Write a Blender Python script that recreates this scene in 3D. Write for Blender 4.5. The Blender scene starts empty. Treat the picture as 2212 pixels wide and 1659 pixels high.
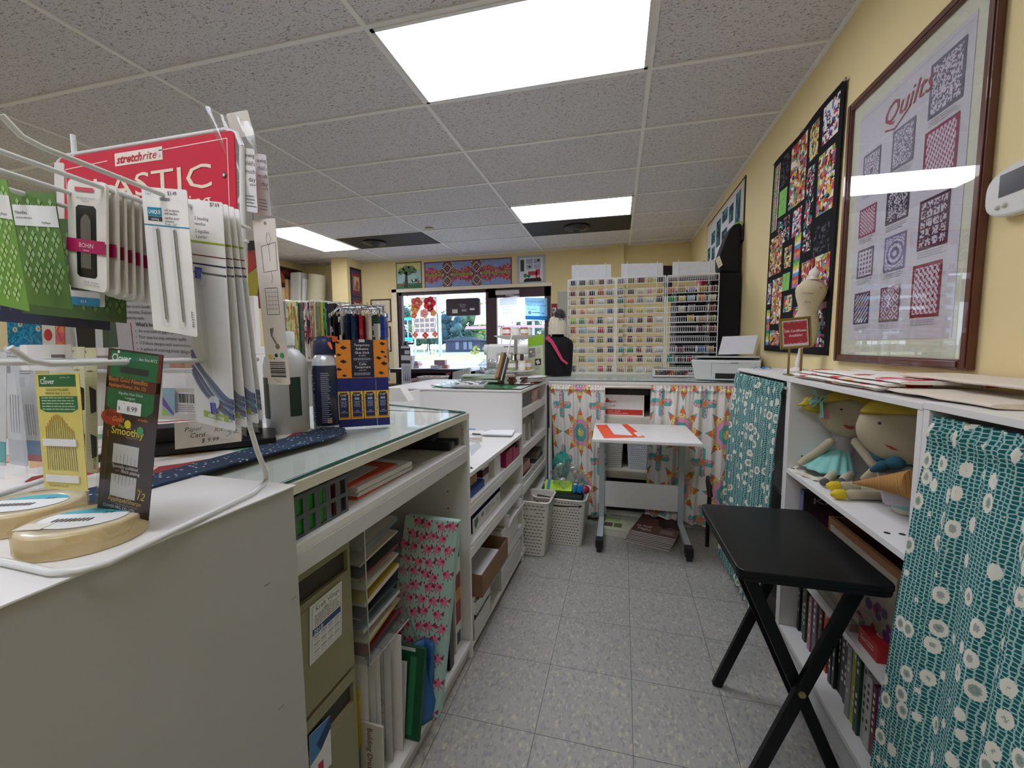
import bpy, math, random
import numpy as np
from mathutils import Matrix, Vector
PI = math.pi
SC = bpy.context.scene
COL = SC.collection
random.seed(7)
# ---------------------------------------------------------------- camera
FPX, YAW, PITCH, ROLL, CZ = 912.95, .245, .0894, -.0092, 1.2406
_F = Vector((-math.sin(YAW)*math.cos(PITCH), math.cos(YAW)*math.cos(PITCH), -math.sin(PITCH)))
_R = Vector((math.cos(YAW), math.sin(YAW), 0))
_U = _R.cross(_F)
_R, _U = _R*math.cos(ROLL)+_U*math.sin(ROLL), -_R*math.sin(ROLL)+_U*math.cos(ROLL)
cam = bpy.data.cameras.new('camera')
camo = bpy.data.objects.new('camera', cam)
COL.objects.link(camo)
cam.sensor_width = 36.0
cam.lens = FPX/2212*36.0
cam.clip_start = 0.02
M4 = Matrix.Identity(4)
for i in range(3):
    M4[i][0] = _R[i]; M4[i][1] = _U[i]; M4[i][2] = -_F[i]
M4[2][3] = CZ
camo.matrix_world = M4
SC.camera = camo
# ---------------------------------------------------------------- world, sun, exposure
W = bpy.data.worlds.new('world'); SC.world = W; W.use_nodes = True
nt = W.node_tree; nt.nodes.clear()
wo = nt.nodes.new('ShaderNodeOutputWorld'); wb = nt.nodes.new('ShaderNodeBackground')
tc = nt.nodes.new('ShaderNodeTexCoord'); sx = nt.nodes.new('ShaderNodeSeparateXYZ'); cr = nt.nodes.new('ShaderNodeValToRGB')
cr.color_ramp.elements[0].position = 0.0; cr.color_ramp.elements[0].color = (.93, .96, 1, 1)
cr.color_ramp.elements[1].position = .6; cr.color_ramp.elements[1].color = (.5, .68, 1, 1)
nt.links.new(tc.outputs['Generated'], sx.inputs[0]); nt.links.new(sx.outputs['Z'], cr.inputs[0])
nt.links.new(cr.outputs[0], wb.inputs['Color']); nt.links.new(wb.outputs[0], wo.inputs[0])
wb.inputs['Strength'].default_value = 2.2
sun = bpy.data.lights.new('sun', 'SUN'); sun.energy = 5.0; sun.angle = .01; sun.color = (1, .95, .86)
suno = bpy.data.objects.new('sun', sun); COL.objects.link(suno)
suno.rotation_euler = (math.radians(-38), math.radians(28), 0)      # high, from beyond the trees and the left
LAMP = 9.0                                                            # emission of the ceiling diffusers
vs = SC.view_settings
vs.view_transform = 'Standard'; vs.look = 'None'; vs.gamma = 1.0; vs.use_curve_mapping = False
vs.exposure = 0.3
# ---------------------------------------------------------------- helpers
CAMP = Vector((0, 0, CZ))
def un(px, py, ax, v):
    """point where the sight line of a pixel meets the plane ax = v"""
    d = _F + _R*((px-1106)/FPX) - _U*((py-829.5)/FPX)
    i = 'xyz'.index(ax)
    return CAMP + d*((v-CAMP[i])/d[i])
def lin(h):
    h = h.lstrip('#')
    c = [int(h[i:i+2], 16)/255 for i in (0, 2, 4)]
    return tuple((x/12.92 if x <= .04045 else ((x+.055)/1.055)**2.4) for x in c)
_mc = {}
def mat(h, rough=.55, metal=0, var=.06, scale=40, bump=0, trans=0, emit=0, spec=.5, coat=0, alpha=1, ior=1.45, name=None):
    key = (h, rough, metal, var, scale, bump, trans, emit, spec, coat, alpha, ior)
    if key in _mc: return _mc[key]
    m = bpy.data.materials.new(name or 'surface_'+h); m.use_nodes = True
    n = m.node_tree; b = n.nodes['Principled BSDF']; c = lin(h)
    tcn = n.nodes.new('ShaderNodeTexCoord'); no = n.nodes.new('ShaderNodeTexNoise'); no.inputs['Scale'].default_value = scale
    n.links.new(tcn.outputs['Object'], no.inputs['Vector'])
    mx = n.nodes.new('ShaderNodeMix'); mx.data_type = 'RGBA'
    n.links.new(no.outputs['Fac'], mx.inputs['Factor'])
    mx.inputs['A'].default_value = (*[x*(1-var) for x in c], 1); mx.inputs['B'].default_value = (*[min(1, x*(1+var)) for x in c], 1)
    n.links.new(mx.outputs['Result'], b.inputs['Base Color'])
    b.inputs['Roughness'].default_value = rough; b.inputs['Metallic'].default_value = metal
    b.inputs['Specular IOR Level'].default_value = spec; b.inputs['Coat Weight'].default_value = coat
    b.inputs['Transmission Weight'].default_value = trans; b.inputs['IOR'].default_value = ior; b.inputs['Alpha'].default_value = alpha
    if emit:
        b.inputs['Emission Color'].default_value = (*c, 1); b.inputs['Emission Strength'].default_value = emit
    if bump:
        bp = n.nodes.new('ShaderNodeBump'); bp.inputs['Strength'].default_value = bump; bp.inputs['Distance'].default_value = .002
        n.links.new(no.outputs['Fac'], bp.inputs['Height']); n.links.new(bp.outputs[0], b.inputs['Normal'])
    _mc[key] = m
    return m
def clear(h='ffffff', fr=.08, rough=.02, op=0.0, name='clear_film'):
    """thin clear glass or plastic: straight-through light plus a mirror part that grows towards grazing angles"""
    key = ('clear', h, fr, rough, op)
    if key in _mc: return _mc[key]
    m = bpy.data.materials.new(name); m.use_nodes = True; n = m.node_tree; n.nodes.clear()
    o = n.nodes.new('ShaderNodeOutputMaterial'); t = n.nodes.new('ShaderNodeBsdfTransparent'); g = n.nodes.new('ShaderNodeBsdfGlossy')
    t.inputs[0].default_value = (*lin(h), 1); g.inputs['Roughness'].default_value = rough
    lw = n.nodes.new('ShaderNodeLayerWeight'); lw.inputs[0].default_value = .25
    mr = n.nodes.new('ShaderNodeMapRange'); mr.inputs['To Min'].default_value = fr*.6; mr.inputs['To Max'].default_value = .55
    pw = n.nodes.new('ShaderNodeMath'); pw.operation = 'POWER'; pw.inputs[1].default_value = 4
    n.links.new(lw.outputs['Facing'], pw.inputs[0]); n.links.new(pw.outputs[0], mr.inputs[0])
    mx = n.nodes.new('ShaderNodeMixShader'); n.links.new(mr.outputs[0], mx.inputs[0]); n.links.new(t.outputs[0], mx.inputs[1]); n.links.new(g.outputs[0], mx.inputs[2])
    last = mx
    if op:
        d = n.nodes.new('ShaderNodeBsdfDiffuse'); d.inputs[0].default_value = (*lin(h), 1)
        m2 = n.nodes.new('ShaderNodeMixShader'); m2.inputs[0].default_value = op
        n.links.new(mx.outputs[0], m2.inputs[1]); n.links.new(d.outputs[0], m2.inputs[2]); last = m2
    n.links.new(last.outputs[0], o.inputs[0]); _mc[key] = m
    return m
def vcol(rough=.8, bump=0):
    key = ('vc', rough, bump)
    if key in _mc: return _mc[key]
    m = bpy.data.materials.new('printed_cloth'); m.use_nodes = True; n = m.node_tree; b = n.nodes['Principled BSDF']
    a = n.nodes.new('ShaderNodeVertexColor'); a.layer_name = 'Col'; n.links.new(a.outputs[0], b.inputs['Base Color'])
    b.inputs['Roughness'].default_value = rough; b.inputs['Specular IOR Level'].default_value = .2
    tcn = n.nodes.new('ShaderNodeTexCoord'); no = n.nodes.new('ShaderNodeTexNoise'); no.inputs['Scale'].default_value = 300
    bp = n.nodes.new('ShaderNodeBump'); bp.inputs['Strength'].default_value = .25; bp.inputs['Distance'].default_value = .001
    n.links.new(tcn.outputs['Object'], no.inputs['Vector']); n.links.new(no.outputs[0], bp.inputs['Height']); n.links.new(bp.outputs[0], b.inputs['Normal'])
    _mc[key] = m
    return m
def thin(h):
    """paper or cloth thin enough for daylight to come through"""
    k = ('thin', h)
    if k not in _mc:
        m = bpy.data.materials.new('thin_paper_'+h); m.use_nodes = True; n = m.node_tree; n.nodes.clear(); o = n.nodes.new('ShaderNodeOutputMaterial')
        d = n.nodes.new('ShaderNodeBsdfDiffuse'); t = n.nodes.new('ShaderNodeBsdfTranslucent'); x = n.nodes.new('ShaderNodeMixShader'); x.inputs[0].default_value = .55
        for q in (d, t): q.inputs[0].default_value = (*lin(h), 1)
        n.links.new(d.outputs[0], x.inputs[1]); n.links.new(t.outputs[0], x.inputs[2]); n.links.new(x.outputs[0], o.inputs[0]); _mc[k] = m
    return _mc[k]
def nm(name, build):
    if name in _mc: return _mc[name]
    m = bpy.data.materials.new(name); m.use_nodes = True
    build(m.node_tree, m.node_tree.nodes['Principled BSDF']); _mc[name] = m
    return m
def frame(o, r, u):
    """matrix with x along r, y along u, z towards the viewer of the face"""
    r = Vector(r).normalized(); u = Vector(u).normalized(); n = r.cross(u).normalized()
    T = Matrix.Identity(4)
    for i in range(3):
        T[i][0] = r[i]; T[i][1] = u[i]; T[i][2] = n[i]; T[i][3] = o[i]
    return T
_txt = {}
def glyphs(s, shear=0, bold=0):
    k = (s, shear, bold)
    if k not in _txt:
        c = bpy.data.curves.new('lettering', 'FONT'); c.body = s; c.resolution_u = 2; c.shear = shear; c.offset = bold
        o = bpy.data.objects.new('lettering', c)
        me = bpy.data.meshes.new_from_object(o)
        vs_ = [tuple(v.co) for v in me.vertices]; fs = [tuple(p.vertices) for p in me.polygons]
        bpy.data.objects.remove(o); bpy.data.curves.remove(c); bpy.data.meshes.remove(me)
        xs = [v[0] for v in vs_] or [0, 1]
        _txt[k] = (vs_, fs, min(xs), max(xs))
    return _txt[k]
class G:
    """collects shapes and links them as ONE mesh object"""
    def __init__(s, T=None):
        s.v = []; s.f = []; s.m = []; s.mats = []; s.T = T or Matrix.Identity(4); s.uv = {}; s.fc = {}; s.sm = []; s.thin = False
    def mi(s, m):
        if isinstance(m, str): m = (thin if s.thin else mat)(m)
        if m not in s.mats: s.mats.append(m)
        return s.mats.index(m)
    def add(s, vs_, fs, m, smooth=False, T=None):
        T = s.T @ T if T is not None else s.T
        b = len(s.v); k = s.mi(m); s.v += [tuple(T @ Vector(p)) for p in vs_]
        for f in fs:
            s.f.append(tuple(i+b for i in f)); s.m.append(k); s.sm.append(smooth)
        return s
    def box(s, x0, x1, y0, y1, z0, z1, m, T=None):
        if x0 > x1: x0, x1 = x1, x0
        if y0 > y1: y0, y1 = y1, y0
        if z0 > z1: z0, z1 = z1, z0
        v = [(x0,y0,z0),(x1,y0,z0),(x1,y1,z0),(x0,y1,z0),(x0,y0,z1),(x1,y0,z1),(x1,y1,z1),(x0,y1,z1)]
        return s.add(v, [(3,2,1,0),(4,5,6,7),(0,1,5,4),(1,2,6,5),(2,3,7,6),(3,0,4,7)], m, T=T)
    def rbox(s, c, sz, rz, m, rx=0, ry=0):
        T = Matrix.Translation(c) @ Matrix.Rotation(rz, 4, 'Z') @ Matrix.Rotation(rx, 4, 'X') @ Matrix.Rotation(ry, 4, 'Y')
        return s.box(-sz[0]/2, sz[0]/2, -sz[1]/2, sz[1]/2, -sz[2]/2, sz[2]/2, m, T=T)
    def cyl(s, p0, p1, r, m, n=14, r2=None, caps=True):
        p0 = Vector(p0); p1 = Vector(p1); r2 = r if r2 is None else r2
        d = (p1-p0).normalized(); a = d.orthogonal().normalized(); b = d.cross(a)
        v = []
        for p, rr in ((p0, r), (p1, r2)):
            v += [tuple(p + a*math.cos(2*PI*i/n)*rr + b*math.sin(2*PI*i/n)*rr) for i in range(n)]
        s.add(v, [(i, (i+1) % n, n+(i+1) % n, n+i) for i in range(n)], m, True)
        if caps: s.add(v, [tuple(reversed(range(n))), tuple(range(n, 2*n))], m)
        return s
    def tube(s, pts, r, m, n=6, closed=False, rs=None):
        P = [Vector(p) for p in pts]; N = len(P); v = []; up = None
        for i, p in enumerate(P):
            t = (P[(i+1) % N]-P[i-1]) if closed else (P[min(i+1, N-1)]-P[max(i-1, 0)])
            t = t.normalized() if t.length > 1e-9 else Vector((0, 0, 1))
            if up is None: up = t.orthogonal().normalized()
            up = (up - t*up.dot(t)); up = up.normalized() if up.length > 1e-6 else t.orthogonal().normalized()
            b = t.cross(up); rr = rs[i] if rs else r
            v += [tuple(p + up*math.cos(2*PI*k/n)*rr + b*math.sin(2*PI*k/n)*rr) for k in range(n)]
        f = []
        for i in range(N if closed else N-1):
            j = (i+1) % N
            f += [(i*n+k, i*n+(k+1) % n, j*n+(k+1) % n, j*n+k) for k in range(n)]
        s.add(v, f, m, True)
        if not closed: s.add(v, [tuple(reversed(range(n))), tuple(range((N-1)*n, N*n))], m)
        return s
    def lathe(s, prof, c, m, n=24, sx=1, sy=1, rz=0):
        v = []; f = []
        for r, z in prof:
            for i in range(n):
                a = 2*PI*i/n; x, y = r*math.cos(a)*sx, r*math.sin(a)*sy
                v.append((c[0]+x*math.cos(rz)-y*math.sin(rz), c[1]+x*math.sin(rz)+y*math.cos(rz), c[2]+z))
        for j in range(len(prof)-1):
            f += [(j*n+i, j*n+(i+1) % n, (j+1)*n+(i+1) % n, (j+1)*n+i) for i in range(n)]
        s.add(v, f, m, True)
        s.add(v, [tuple(reversed(range(n))), tuple(range((len(prof)-1)*n, len(prof)*n))], m)
        return s
    def ball(s, c, r, m, sx=1, sy=1, sz=1, n=14, rz=0):
        k = max(6, n//2)
        return s.lathe([(max(1e-4, r*math.sin(PI*i/k)), -r*sz*math.cos(PI*i/k)) for i in range(k+1)], c, m, n, sx, sy, rz)
    def poly(s, pts, m): return s.add(pts, [tuple(range(len(pts)))], m)
    def prism(s, pts, z0, z1, m, T=None):
        n = len(pts)
        v = [(*p, z0) for p in pts]+[(*p, z1) for p in pts]
        return s.add(v, [tuple(reversed(range(n))), tuple(range(n, 2*n))]+[(i, (i+1) % n, n+(i+1) % n, n+i) for i in range(n)], m, T=T)
    def sheet(s, fn, nu, nv, m, smooth=True, img=None, ur=1, vr=1, thick=0):
        """fn(u, v) -> point; img: rows of sRGB colours (row 0 = v 1, the top)"""
        b = len(s.f)
        v = [tuple(fn(i/nu, j/nv)) for j in range(nv+1) for i in range(nu+1)]
        f = [(j*(nu+1)+i, j*(nu+1)+i+1, (j+1)*(nu+1)+i+1, (j+1)*(nu+1)+i) for j in range(nv) for i in range(nu)]
        s.add(v, f, m, smooth)
        k = b
        for j in range(nv):
            for i in range(nu):
                s.uv[k] = [(i/nu*ur, j/nv*vr), ((i+1)/nu*ur, j/nv*vr), ((i+1)/nu*ur, (j+1)/nv*vr), (i/nu*ur, (j+1)/nv*vr)]
                if img is not None:
                    H, Wd = img.shape[:2]
                    c = img[min(H-1, int((1-(j+.5)/nv)*H)), min(Wd-1, int((i+.5)/nu*Wd))]
                    s.fc[k] = c
                k += 1
        return s
    def text(s, t, x, y, h, m, al='l', z=0, wmax=None, shear=0, bold=0, sx=1, fit=None):
        """h is the height of a capital letter"""
        v, f, a, b = glyphs(t, shear, bold); k = h/.70; kx = k*sx
        w = (b-a)*kx
        if fit: kx *= fit/w; w = fit
        if wmax and w > wmax: kx *= wmax/w; w = wmax
        ox = x-a*kx - (0 if al == 'l' else w/2 if al == 'c' else w)
        return s.add([(p[0]*kx+ox, p[1]*k+y, z) for p in v], f, m)
    def make(s, name, parent=None, bev=0, kind=None, sub=0, solid=0):
        me = bpy.data.meshes.new(name)
        vv = s.v
        if parent is not None:
            Pi = wm(parent).inverted(); vv = [tuple(Pi @ Vector(p)) for p in s.v]
            org = Vector((0, 0, 0))
        me.from_pydata(vv, [], s.f); me.validate(clean_customdata=False)
        for m in s.mats: me.materials.append(m)
        if len(me.polygons) == len(s.f):
            me.polygons.foreach_set('material_index', s.m); me.polygons.foreach_set('use_smooth', s.sm)
            if s.uv:
                uvl = me.uv_layers.new(name='UVMap')
                for k, q in s.uv.items():
                    for li, c in zip(me.polygons[k].loop_indices, q): uvl.data[li].uv = c
            if s.fc:
                ca = me.color_attributes.new('Col', 'BYTE_COLOR', 'CORNER')
                arr = np.ones((len(me.loops), 4), dtype=np.float32)
                for k, c in s.fc.items():
                    p = me.polygons[k]; arr[p.loop_start:p.loop_start+p.loop_total, :3] = c
                ca.data.foreach_set('color_srgb', arr.ravel())
        o = bpy.data.objects.new(name, me); COL.objects.link(o)
        if parent is not None: o.parent = parent
        if solid:
            md = o.modifiers.new('thickness', 'SOLIDIFY'); md.thickness = solid; md.offset = 0
        if bev:
            md = o.modifiers.new('edges', 'BEVEL'); md.width = bev; md.segments = 2; md.limit_method = 'ANGLE'; md.angle_limit = .7; md.harden_normals = False
        if sub:
            md = o.modifiers.new('round', 'SUBSURF'); md.levels = sub; md.render_levels = sub
        if kind: o['kind'] = kind
        return o
def wm(o):
    M = Matrix.Translation(o.location) @ o.rotation_euler.to_matrix().to_4x4() @ Matrix.Diagonal((*o.scale, 1))
    return wm(o.parent) @ M if o.parent else M
def tag(o, label, cat, group=None, kind=None):
    o['label'] = label; o['category'] = cat
    if group: o['group'] = group
    if kind: o['kind'] = kind
    return o
def thing(name, label, cat, loc=(0, 0, 0), rz=0, group=None):
    o = bpy.data.objects.new(name, None); COL.objects.link(o); o.empty_display_size = .05
    o.location = loc; o.rotation_euler = (0, 0, rz)
    return tag(o, label, cat, group)
def one(g, name, label, cat, group=None, **k):
    """a thing that is one mesh; its origin goes to its base"""
    vs_ = g.v; n = len(vs_)
    c = Vector((sum(p[0] for p in vs_)/n, sum(p[1] for p in vs_)/n, min(p[2] for p in vs_)))
    g.v = [(p[0]-c.x, p[1]-c.y, p[2]-c.z) for p in vs_]
    o = g.make(name, **k); o.location = c
    return tag(o, label, cat, group)
class Card:
    """flat printed card; positions are fractions of its width and height, counted from the top left"""
    def __init__(s, tl, tr, bl, th=.0006, m='f4f3ee', g=None, body=True, corner=0):
        tl, tr, bl = Vector(tl), Vector(tr), Vector(bl)
        s.W = (tr-tl).length; s.H = (bl-tl).length
        r = (tr-tl).normalized(); u = (tl-bl).normalized(); nrm = r.cross(u).normalized()
        T = Matrix.Identity(4)
        for i in range(3):
            T[i][0] = r[i]; T[i][1] = u[i]; T[i][2] = nrm[i]; T[i][3] = bl[i]
        s.g = g or G(); s.g.T = T; s.e = max(.00012, min(.0008, th*.2))
        if body:
            if corner:
                c = corner; pts = []
                for cx, cy, a0 in ((s.W-c, c, -90), (s.W-c, s.H-c, 0), (c, s.H-c, 90), (c, c, 180)):
                    pts += [(cx+c*math.cos(math.radians(a0+t)), cy+c*math.sin(math.radians(a0+t))) for t in (0, 30, 60, 90)]
                s.g.prism(pts, -th, 0, m)
            else: s.g.box(0, s.W, 0, s.H, -th, 0, m)
    def R(s, x0, y0, x1, y1, m, l=1):
        z = s.e*l; W_, H_ = s.W, s.H
        s.g.poly([(x0*W_, (1-y1)*H_, z), (x1*W_, (1-y1)*H_, z), (x1*W_, (1-y0)*H_, z), (x0*W_, (1-y0)*H_, z)], m); return s
    def P(s, pts, m, l=1):
        s.g.poly([(x*s.W, (1-y)*s.H, s.e*l) for x, y in pts], m); return s
    def D(s, cx, cy, r, m, l=1, n=14, sy=1, ring=0):
        if ring:
            s.L([(cx+r*math.cos(2*PI*i/n), cy+r*s.W/s.H*sy*math.sin(2*PI*i/n)) for i in range(n+1)], ring, m, l)
        else: s.g.poly([(cx*s.W+r*s.W*math.cos(2*PI*i/n), (1-cy)*s.H+r*s.W*sy*math.sin(2*PI*i/n), s.e*l) for i in range(n)], m)
        return s
    def L(s, pts, w, m, l=1):
        """line of width w (fraction of W)"""
        for (a, b), (c, d) in zip(pts, pts[1:]):
            p = Vector((a*s.W, (1-b)*s.H)); q = Vector((c*s.W, (1-d)*s.H)); t = q-p
            if t.length < 1e-7: continue
            nn = Vector((-t.y, t.x)).normalized()*w*s.W/2
            s.g.poly([(*(p-nn), s.e*l), (*(q-nn), s.e*l), (*(q+nn), s.e*l), (*(p+nn), s.e*l)], m)
        return s
    def T(s, t, x, y, h, m='222222', al='l', l=2, wmax=None, fit=None, **k):
        if fit: k['fit'] = fit*s.W
        s.g.text(t, x*s.W, (1-y)*s.H, h*s.H, m, al, s.e*l, wmax*s.W if wmax else None, **k); return s
    def lines(s, x0, x1, y0, y1, n, m='777777', l=2, j=.25, th=.35):
        """rows of small print"""
        for i in range(n):
            y = y0+(y1-y0)*i/n; dy = (y1-y0)/n*th; x = x0; xe = x1-(x1-x0)*random.random()*j
            while x < xe:
                w = (x1-x0)*random.uniform(.06, .18); s.R(x, y, min(xe, x+w), y+dy, m, l); x += w+(x1-x0)*.02
        return s
    def img(s, im, x0=0, y0=0, x1=1, y1=1, l=1, m=None):
        H_, W_ = im.shape[:2]; z = s.e*l
        s.g.sheet(lambda u, v: ((x0+(x1-x0)*u)*s.W, (1-(y1+(y0-y1)*v))*s.H, z), W_, H_, m or vcol(), False, im); return s
    def bars(s, x0, y0, x1, y1, n=24, m='111111', l=2):
        x = x0
        for i in range(n):
            w = (x1-x0)/n; s.R(x, y0, x+w*random.choice((.3, .5, .75)), y1, m, l); x += w
        return s
def px3(ax, v, tl, tr, bl): return un(*tl, ax, v), un(*tr, ax, v), un(*bl, ax, v)
def hexa(h): return np.array([int(h[i:i+2], 16)/255 for i in (0, 2, 4)])
KA = .042; KM = Matrix.Rotation(-KA, 4, 'Z')              # the run of counters stands a little askew to the walls
def K(a, b, z=0): return KM @ Vector((a, b, z))
def arc(c, r, a0, a1, n, z=None):
    return [(c[0]+r*math.cos(math.radians(a0+(a1-a0)*i/n)), c[1]+r*math.sin(math.radians(a0+(a1-a0)*i/n))) for i in range(n+1)]
# ================================================================ THE SETTING
HC = 2.6236; XR = .945; YB = 6.25; XL = -5.15; YF = -3.2
def _floor(n, b):
    tcn = n.nodes.new('ShaderNodeTexCoord'); mp = n.nodes.new('ShaderNodeMapping'); mp.inputs['Location'].default_value = (.2565, -2.4467, 0)
    mp.inputs['Rotation'].default_value = (0, 0, .0108)
    n.links.new(tcn.outputs['Object'], mp.inputs[0])
    sp = n.nodes.new('ShaderNodeSeparateXYZ'); n.links.new(mp.outputs[0], sp.inputs[0])
    def M(op, a, v=None, a2=None):
        q = n.nodes.new('ShaderNodeMath'); q.operation = op; n.links.new(a, q.inputs[0])
        if a2 is not None: n.links.new(a2, q.inputs[1])
        elif v is not None: q.inputs[1].default_value = v
        return q.outputs[0]
    ed = []; cell = []
    for k in 'XY':
        d = M('DIVIDE', sp.outputs[k], .3048); fr = M('FRACT', d); cell.append(M('FLOOR', d))
        ed.append(M('MINIMUM', fr, a2=M('SUBTRACT', M('MULTIPLY', fr, -1), -1)))
    e = M('MINIMUM', ed[0], a2=ed[1]); g = M('LESS_THAN', e, .0035)
    cx = n.nodes.new('ShaderNodeCombineXYZ'); n.links.new(cell[0], cx.inputs[0]); n.links.new(cell[1], cx.inputs[1])
    wn = n.nodes.new('ShaderNodeTexWhiteNoise'); n.links.new(cx.outputs[0], wn.inputs['Vector'])
    m2 = n.nodes.new('ShaderNodeMapping'); m2.inputs['Scale'].default_value = (130, 75, 1); m2.inputs['Rotation'].default_value = (0, 0, .6); n.links.new(tcn.outputs['Object'], m2.inputs[0])
    vo = n.nodes.new('ShaderNodeTexVoronoi'); vo.inputs['Scale'].default_value = 1; n.links.new(m2.outputs[0], vo.inputs['Vector'])
    r = n.nodes.new('ShaderNodeValToRGB'); r.color_ramp.interpolation = 'CONSTANT'
    el = r.color_ramp.elements; el[0].color = (*lin('92928f'), 1); el[1].position = .10; el[1].color = (*lin('a2a19c'), 1)
    for p_, c_ in ((.66, 'a9a79e'), (.8, '999895'), (.93, 'b7b3a2')):
        q = el.new(p_); q.color = (*lin(c_), 1)
    sc = n.nodes.new('ShaderNodeSeparateColor'); n.links.new(vo.outputs['Color'], sc.inputs[0]); n.links.new(sc.outputs[0], r.inputs[0])
    no = n.nodes.new('ShaderNodeTexNoise'); no.inputs['Scale'].default_value = 2.2; n.links.new(tcn.outputs['Object'], no.inputs['Vector'])
    hs = n.nodes.new('ShaderNodeHueSaturation')
    av = M('ADD', M('MULTIPLY', wn.outputs['Value'], .07), a2=M('MULTIPLY', no.outputs['Fac'], .2)); av = M('ADD', av, .86)
    n.links.new(av, hs.inputs['Value']); n.links.new(r.outputs[0], hs.inputs['Color'])
    mx = n.nodes.new('ShaderNodeMix'); mx.data_type = 'RGBA'; n.links.new(g, mx.inputs['Factor']); n.links.new(hs.outputs[0], mx.inputs['A'])
    mx.inputs['B'].default_value = (*lin('5a5955'), 1); n.links.new(mx.outputs['Result'], b.inputs['Base Color'])
    b.inputs['Roughness'].default_value = .42; b.inputs['Specular IOR Level'].default_value = .35
def _ceil(n, b):
    tcn = n.nodes.new('ShaderNodeTexCoord'); mp = n.nodes.new('ShaderNodeMapping'); mp.inputs['Scale'].default_value = (55, 130, 1); n.links.new(tcn.outputs['Object'], mp.inputs[0])
    no = n.nodes.new('ShaderNodeTexNoise'); no.inputs['Scale'].default_value = 1.1; no.inputs['Detail'].default_value = 3; no.inputs['Distortion'].default_value = 1.2
    n.links.new(mp.outputs[0], no.inputs['Vector'])
    r = n.nodes.new('ShaderNodeValToRGB'); r.color_ramp.elements[0].position = .36; r.color_ramp.elements[0].color = (*lin('8f8c8a'), 1)
    r.color_ramp.elements[1].position = .43; r.color_ramp.elements[1].color = (*lin('dcd9dc'), 1)
    n.links.new(no.outputs['Fac'], r.inputs[0]); n.links.new(r.outputs[0], b.inputs['Base Color'])
    bp = n.nodes.new('ShaderNodeBump'); bp.inputs['Strength'].default_value = .5; bp.inputs['Distance'].default_value = .002
    n.links.new(r.outputs[0], bp.inputs['Height']); n.links.new(bp.outputs[0], b.inputs['Normal']); b.inputs['Roughness'].default_value = .9
FLOOR = nm('vinyl_tile_floor', _floor); CEIL = nm('pitted_ceiling_tile', _ceil)
WALL = mat('e5d39e', .75, var=.03, scale=3, bump=.15, name='yellow_wall_paint'); WALL2 = mat('efe3c9', .7, var=.02, scale=3)
g = G(); g.box(XL-.1, XR+.1, YF-.1, YB+.12, -.1, 0, FLOOR); g.make('floor', kind='structure')
g = G()
xs = [-1.0795+1.219*i for i in range(-4, 3)]; ys = [2.3625+.6096*j for j in range(-10, 8)]
HOLES = [(-1.0795, .1395, 2.3625-.6096, 2.3625), (-1.0795, .1395, 2.3625+3*.6096, 2.3625+4*.6096), (-3.5175-.6096, -3.5175, 2.3625+3*.6096, 2.3625+5*.6096),
         (-4.7365, -3.5175, 2.3625-2*.6096, 2.3625-.6096), (-1.0795, .1395, 2.3625-5*.6096, 2.3625-4*.6096), (-3.5175, -2.2985, 2.3625-6*.6096, 2.3625-5*.6096)]
VENTS = [(-1.0795, .1395, 2.3625+4*.6096, 2.3625+5*.6096), (-3.5175, -2.2985, 2.3625+4*.6096, 2.3625+5*.6096)]
g.box(XL-.1, XR+.1, YF-.1, YB+.12, HC+.004, HC+.1, CEIL)
g.make('ceiling', kind='structure')
g = G(); TB = mat('efeeec', .5, var=.02)
for x in xs: g.box(x-.012, x+.012, YF, YB, HC-.003, HC+.004, TB)
g.box(-3.5175-.6096-.012, -3.5175-.6096+.012, 4.19, 5.41, HC-.003, HC+.004, TB)
for y in ys: g.box(XL, XR, y-.012, y+.012, HC-.0035, HC+.004, TB)
g.box(XR-.02, XR, YF, YB, HC-.004, HC+.004, TB); g.box(XL, XR, YB-.02, YB, HC-.004, HC+.004, TB)
g.make('trim_1', kind='structure')
def wall(name, *a): G().box(*a, WALL).make(name, kind='structure')
wall('wall_right', XR, XR+.1, YF, YB+.12, 0, HC+.05); wall('wall_left', XL-.1, XL, YF, YB+.12, 0, HC+.05); wall('wall_front', XL, XR, YF-.1, YF, 0, HC+.05)
# back wall round the shop window and the door
WX0, WX1, DX0, DX1, WZ0, WZ1 = -3.44, -1.93, -1.93, -.97, .86, 2.115
g = G()
g.box(XL, WX0-.02, YB, YB+.12, 0, HC+.05, WALL); g.box(DX1+.01, XR, YB, YB+.12, 0, HC+.05, WALL)
g.box(WX0-.02, DX1+.01, YB, YB+.12, WZ1+.02, HC+.05, WALL); g.box(WX0-.02, WX1, YB, YB+.12, 0, WZ0-.02, WALL)
g.make('wall_back', kind='structure')
g = G(); g.box(-4.36, -4.08, 5.86, YB, 0, HC+.02, WALL); g.make('wall_column', kind='structure')
g = G(); g.box(-.17, .07, YB-.09, YB, 0, HC+.02, WALL); g.make('wall_pier', kind='structure')
g = G(); g.box(WX0-.10, WX0-.02, YB-.02, YB+.13, 0, WZ1+.06, WALL2); g.box(WX0-.10, DX1+.03, YB-.02, YB+.13, WZ1, WZ1+.05, WALL2)
g.make('trim_2', kind='structure')
DK = mat('4a3438', .45, var=.05, name='dark_bronze_aluminium'); PANE = clear('f2f8ff', .05)
w = G()
w.box(WX0-.02, WX0+.05, YB+.02, YB+.09, WZ0, WZ1, DK); w.box(WX1-.04, WX1+.03, YB+.02, YB+.09, WZ0, WZ1, DK)
w.box(WX0, WX1, YB+.02, YB+.09, WZ1-.05, WZ1, DK); w.box(WX0, WX1, YB+.02, YB+.09, WZ0, WZ0+.05, DK)
wo_ = w.make('window_1', kind='structure')
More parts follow.
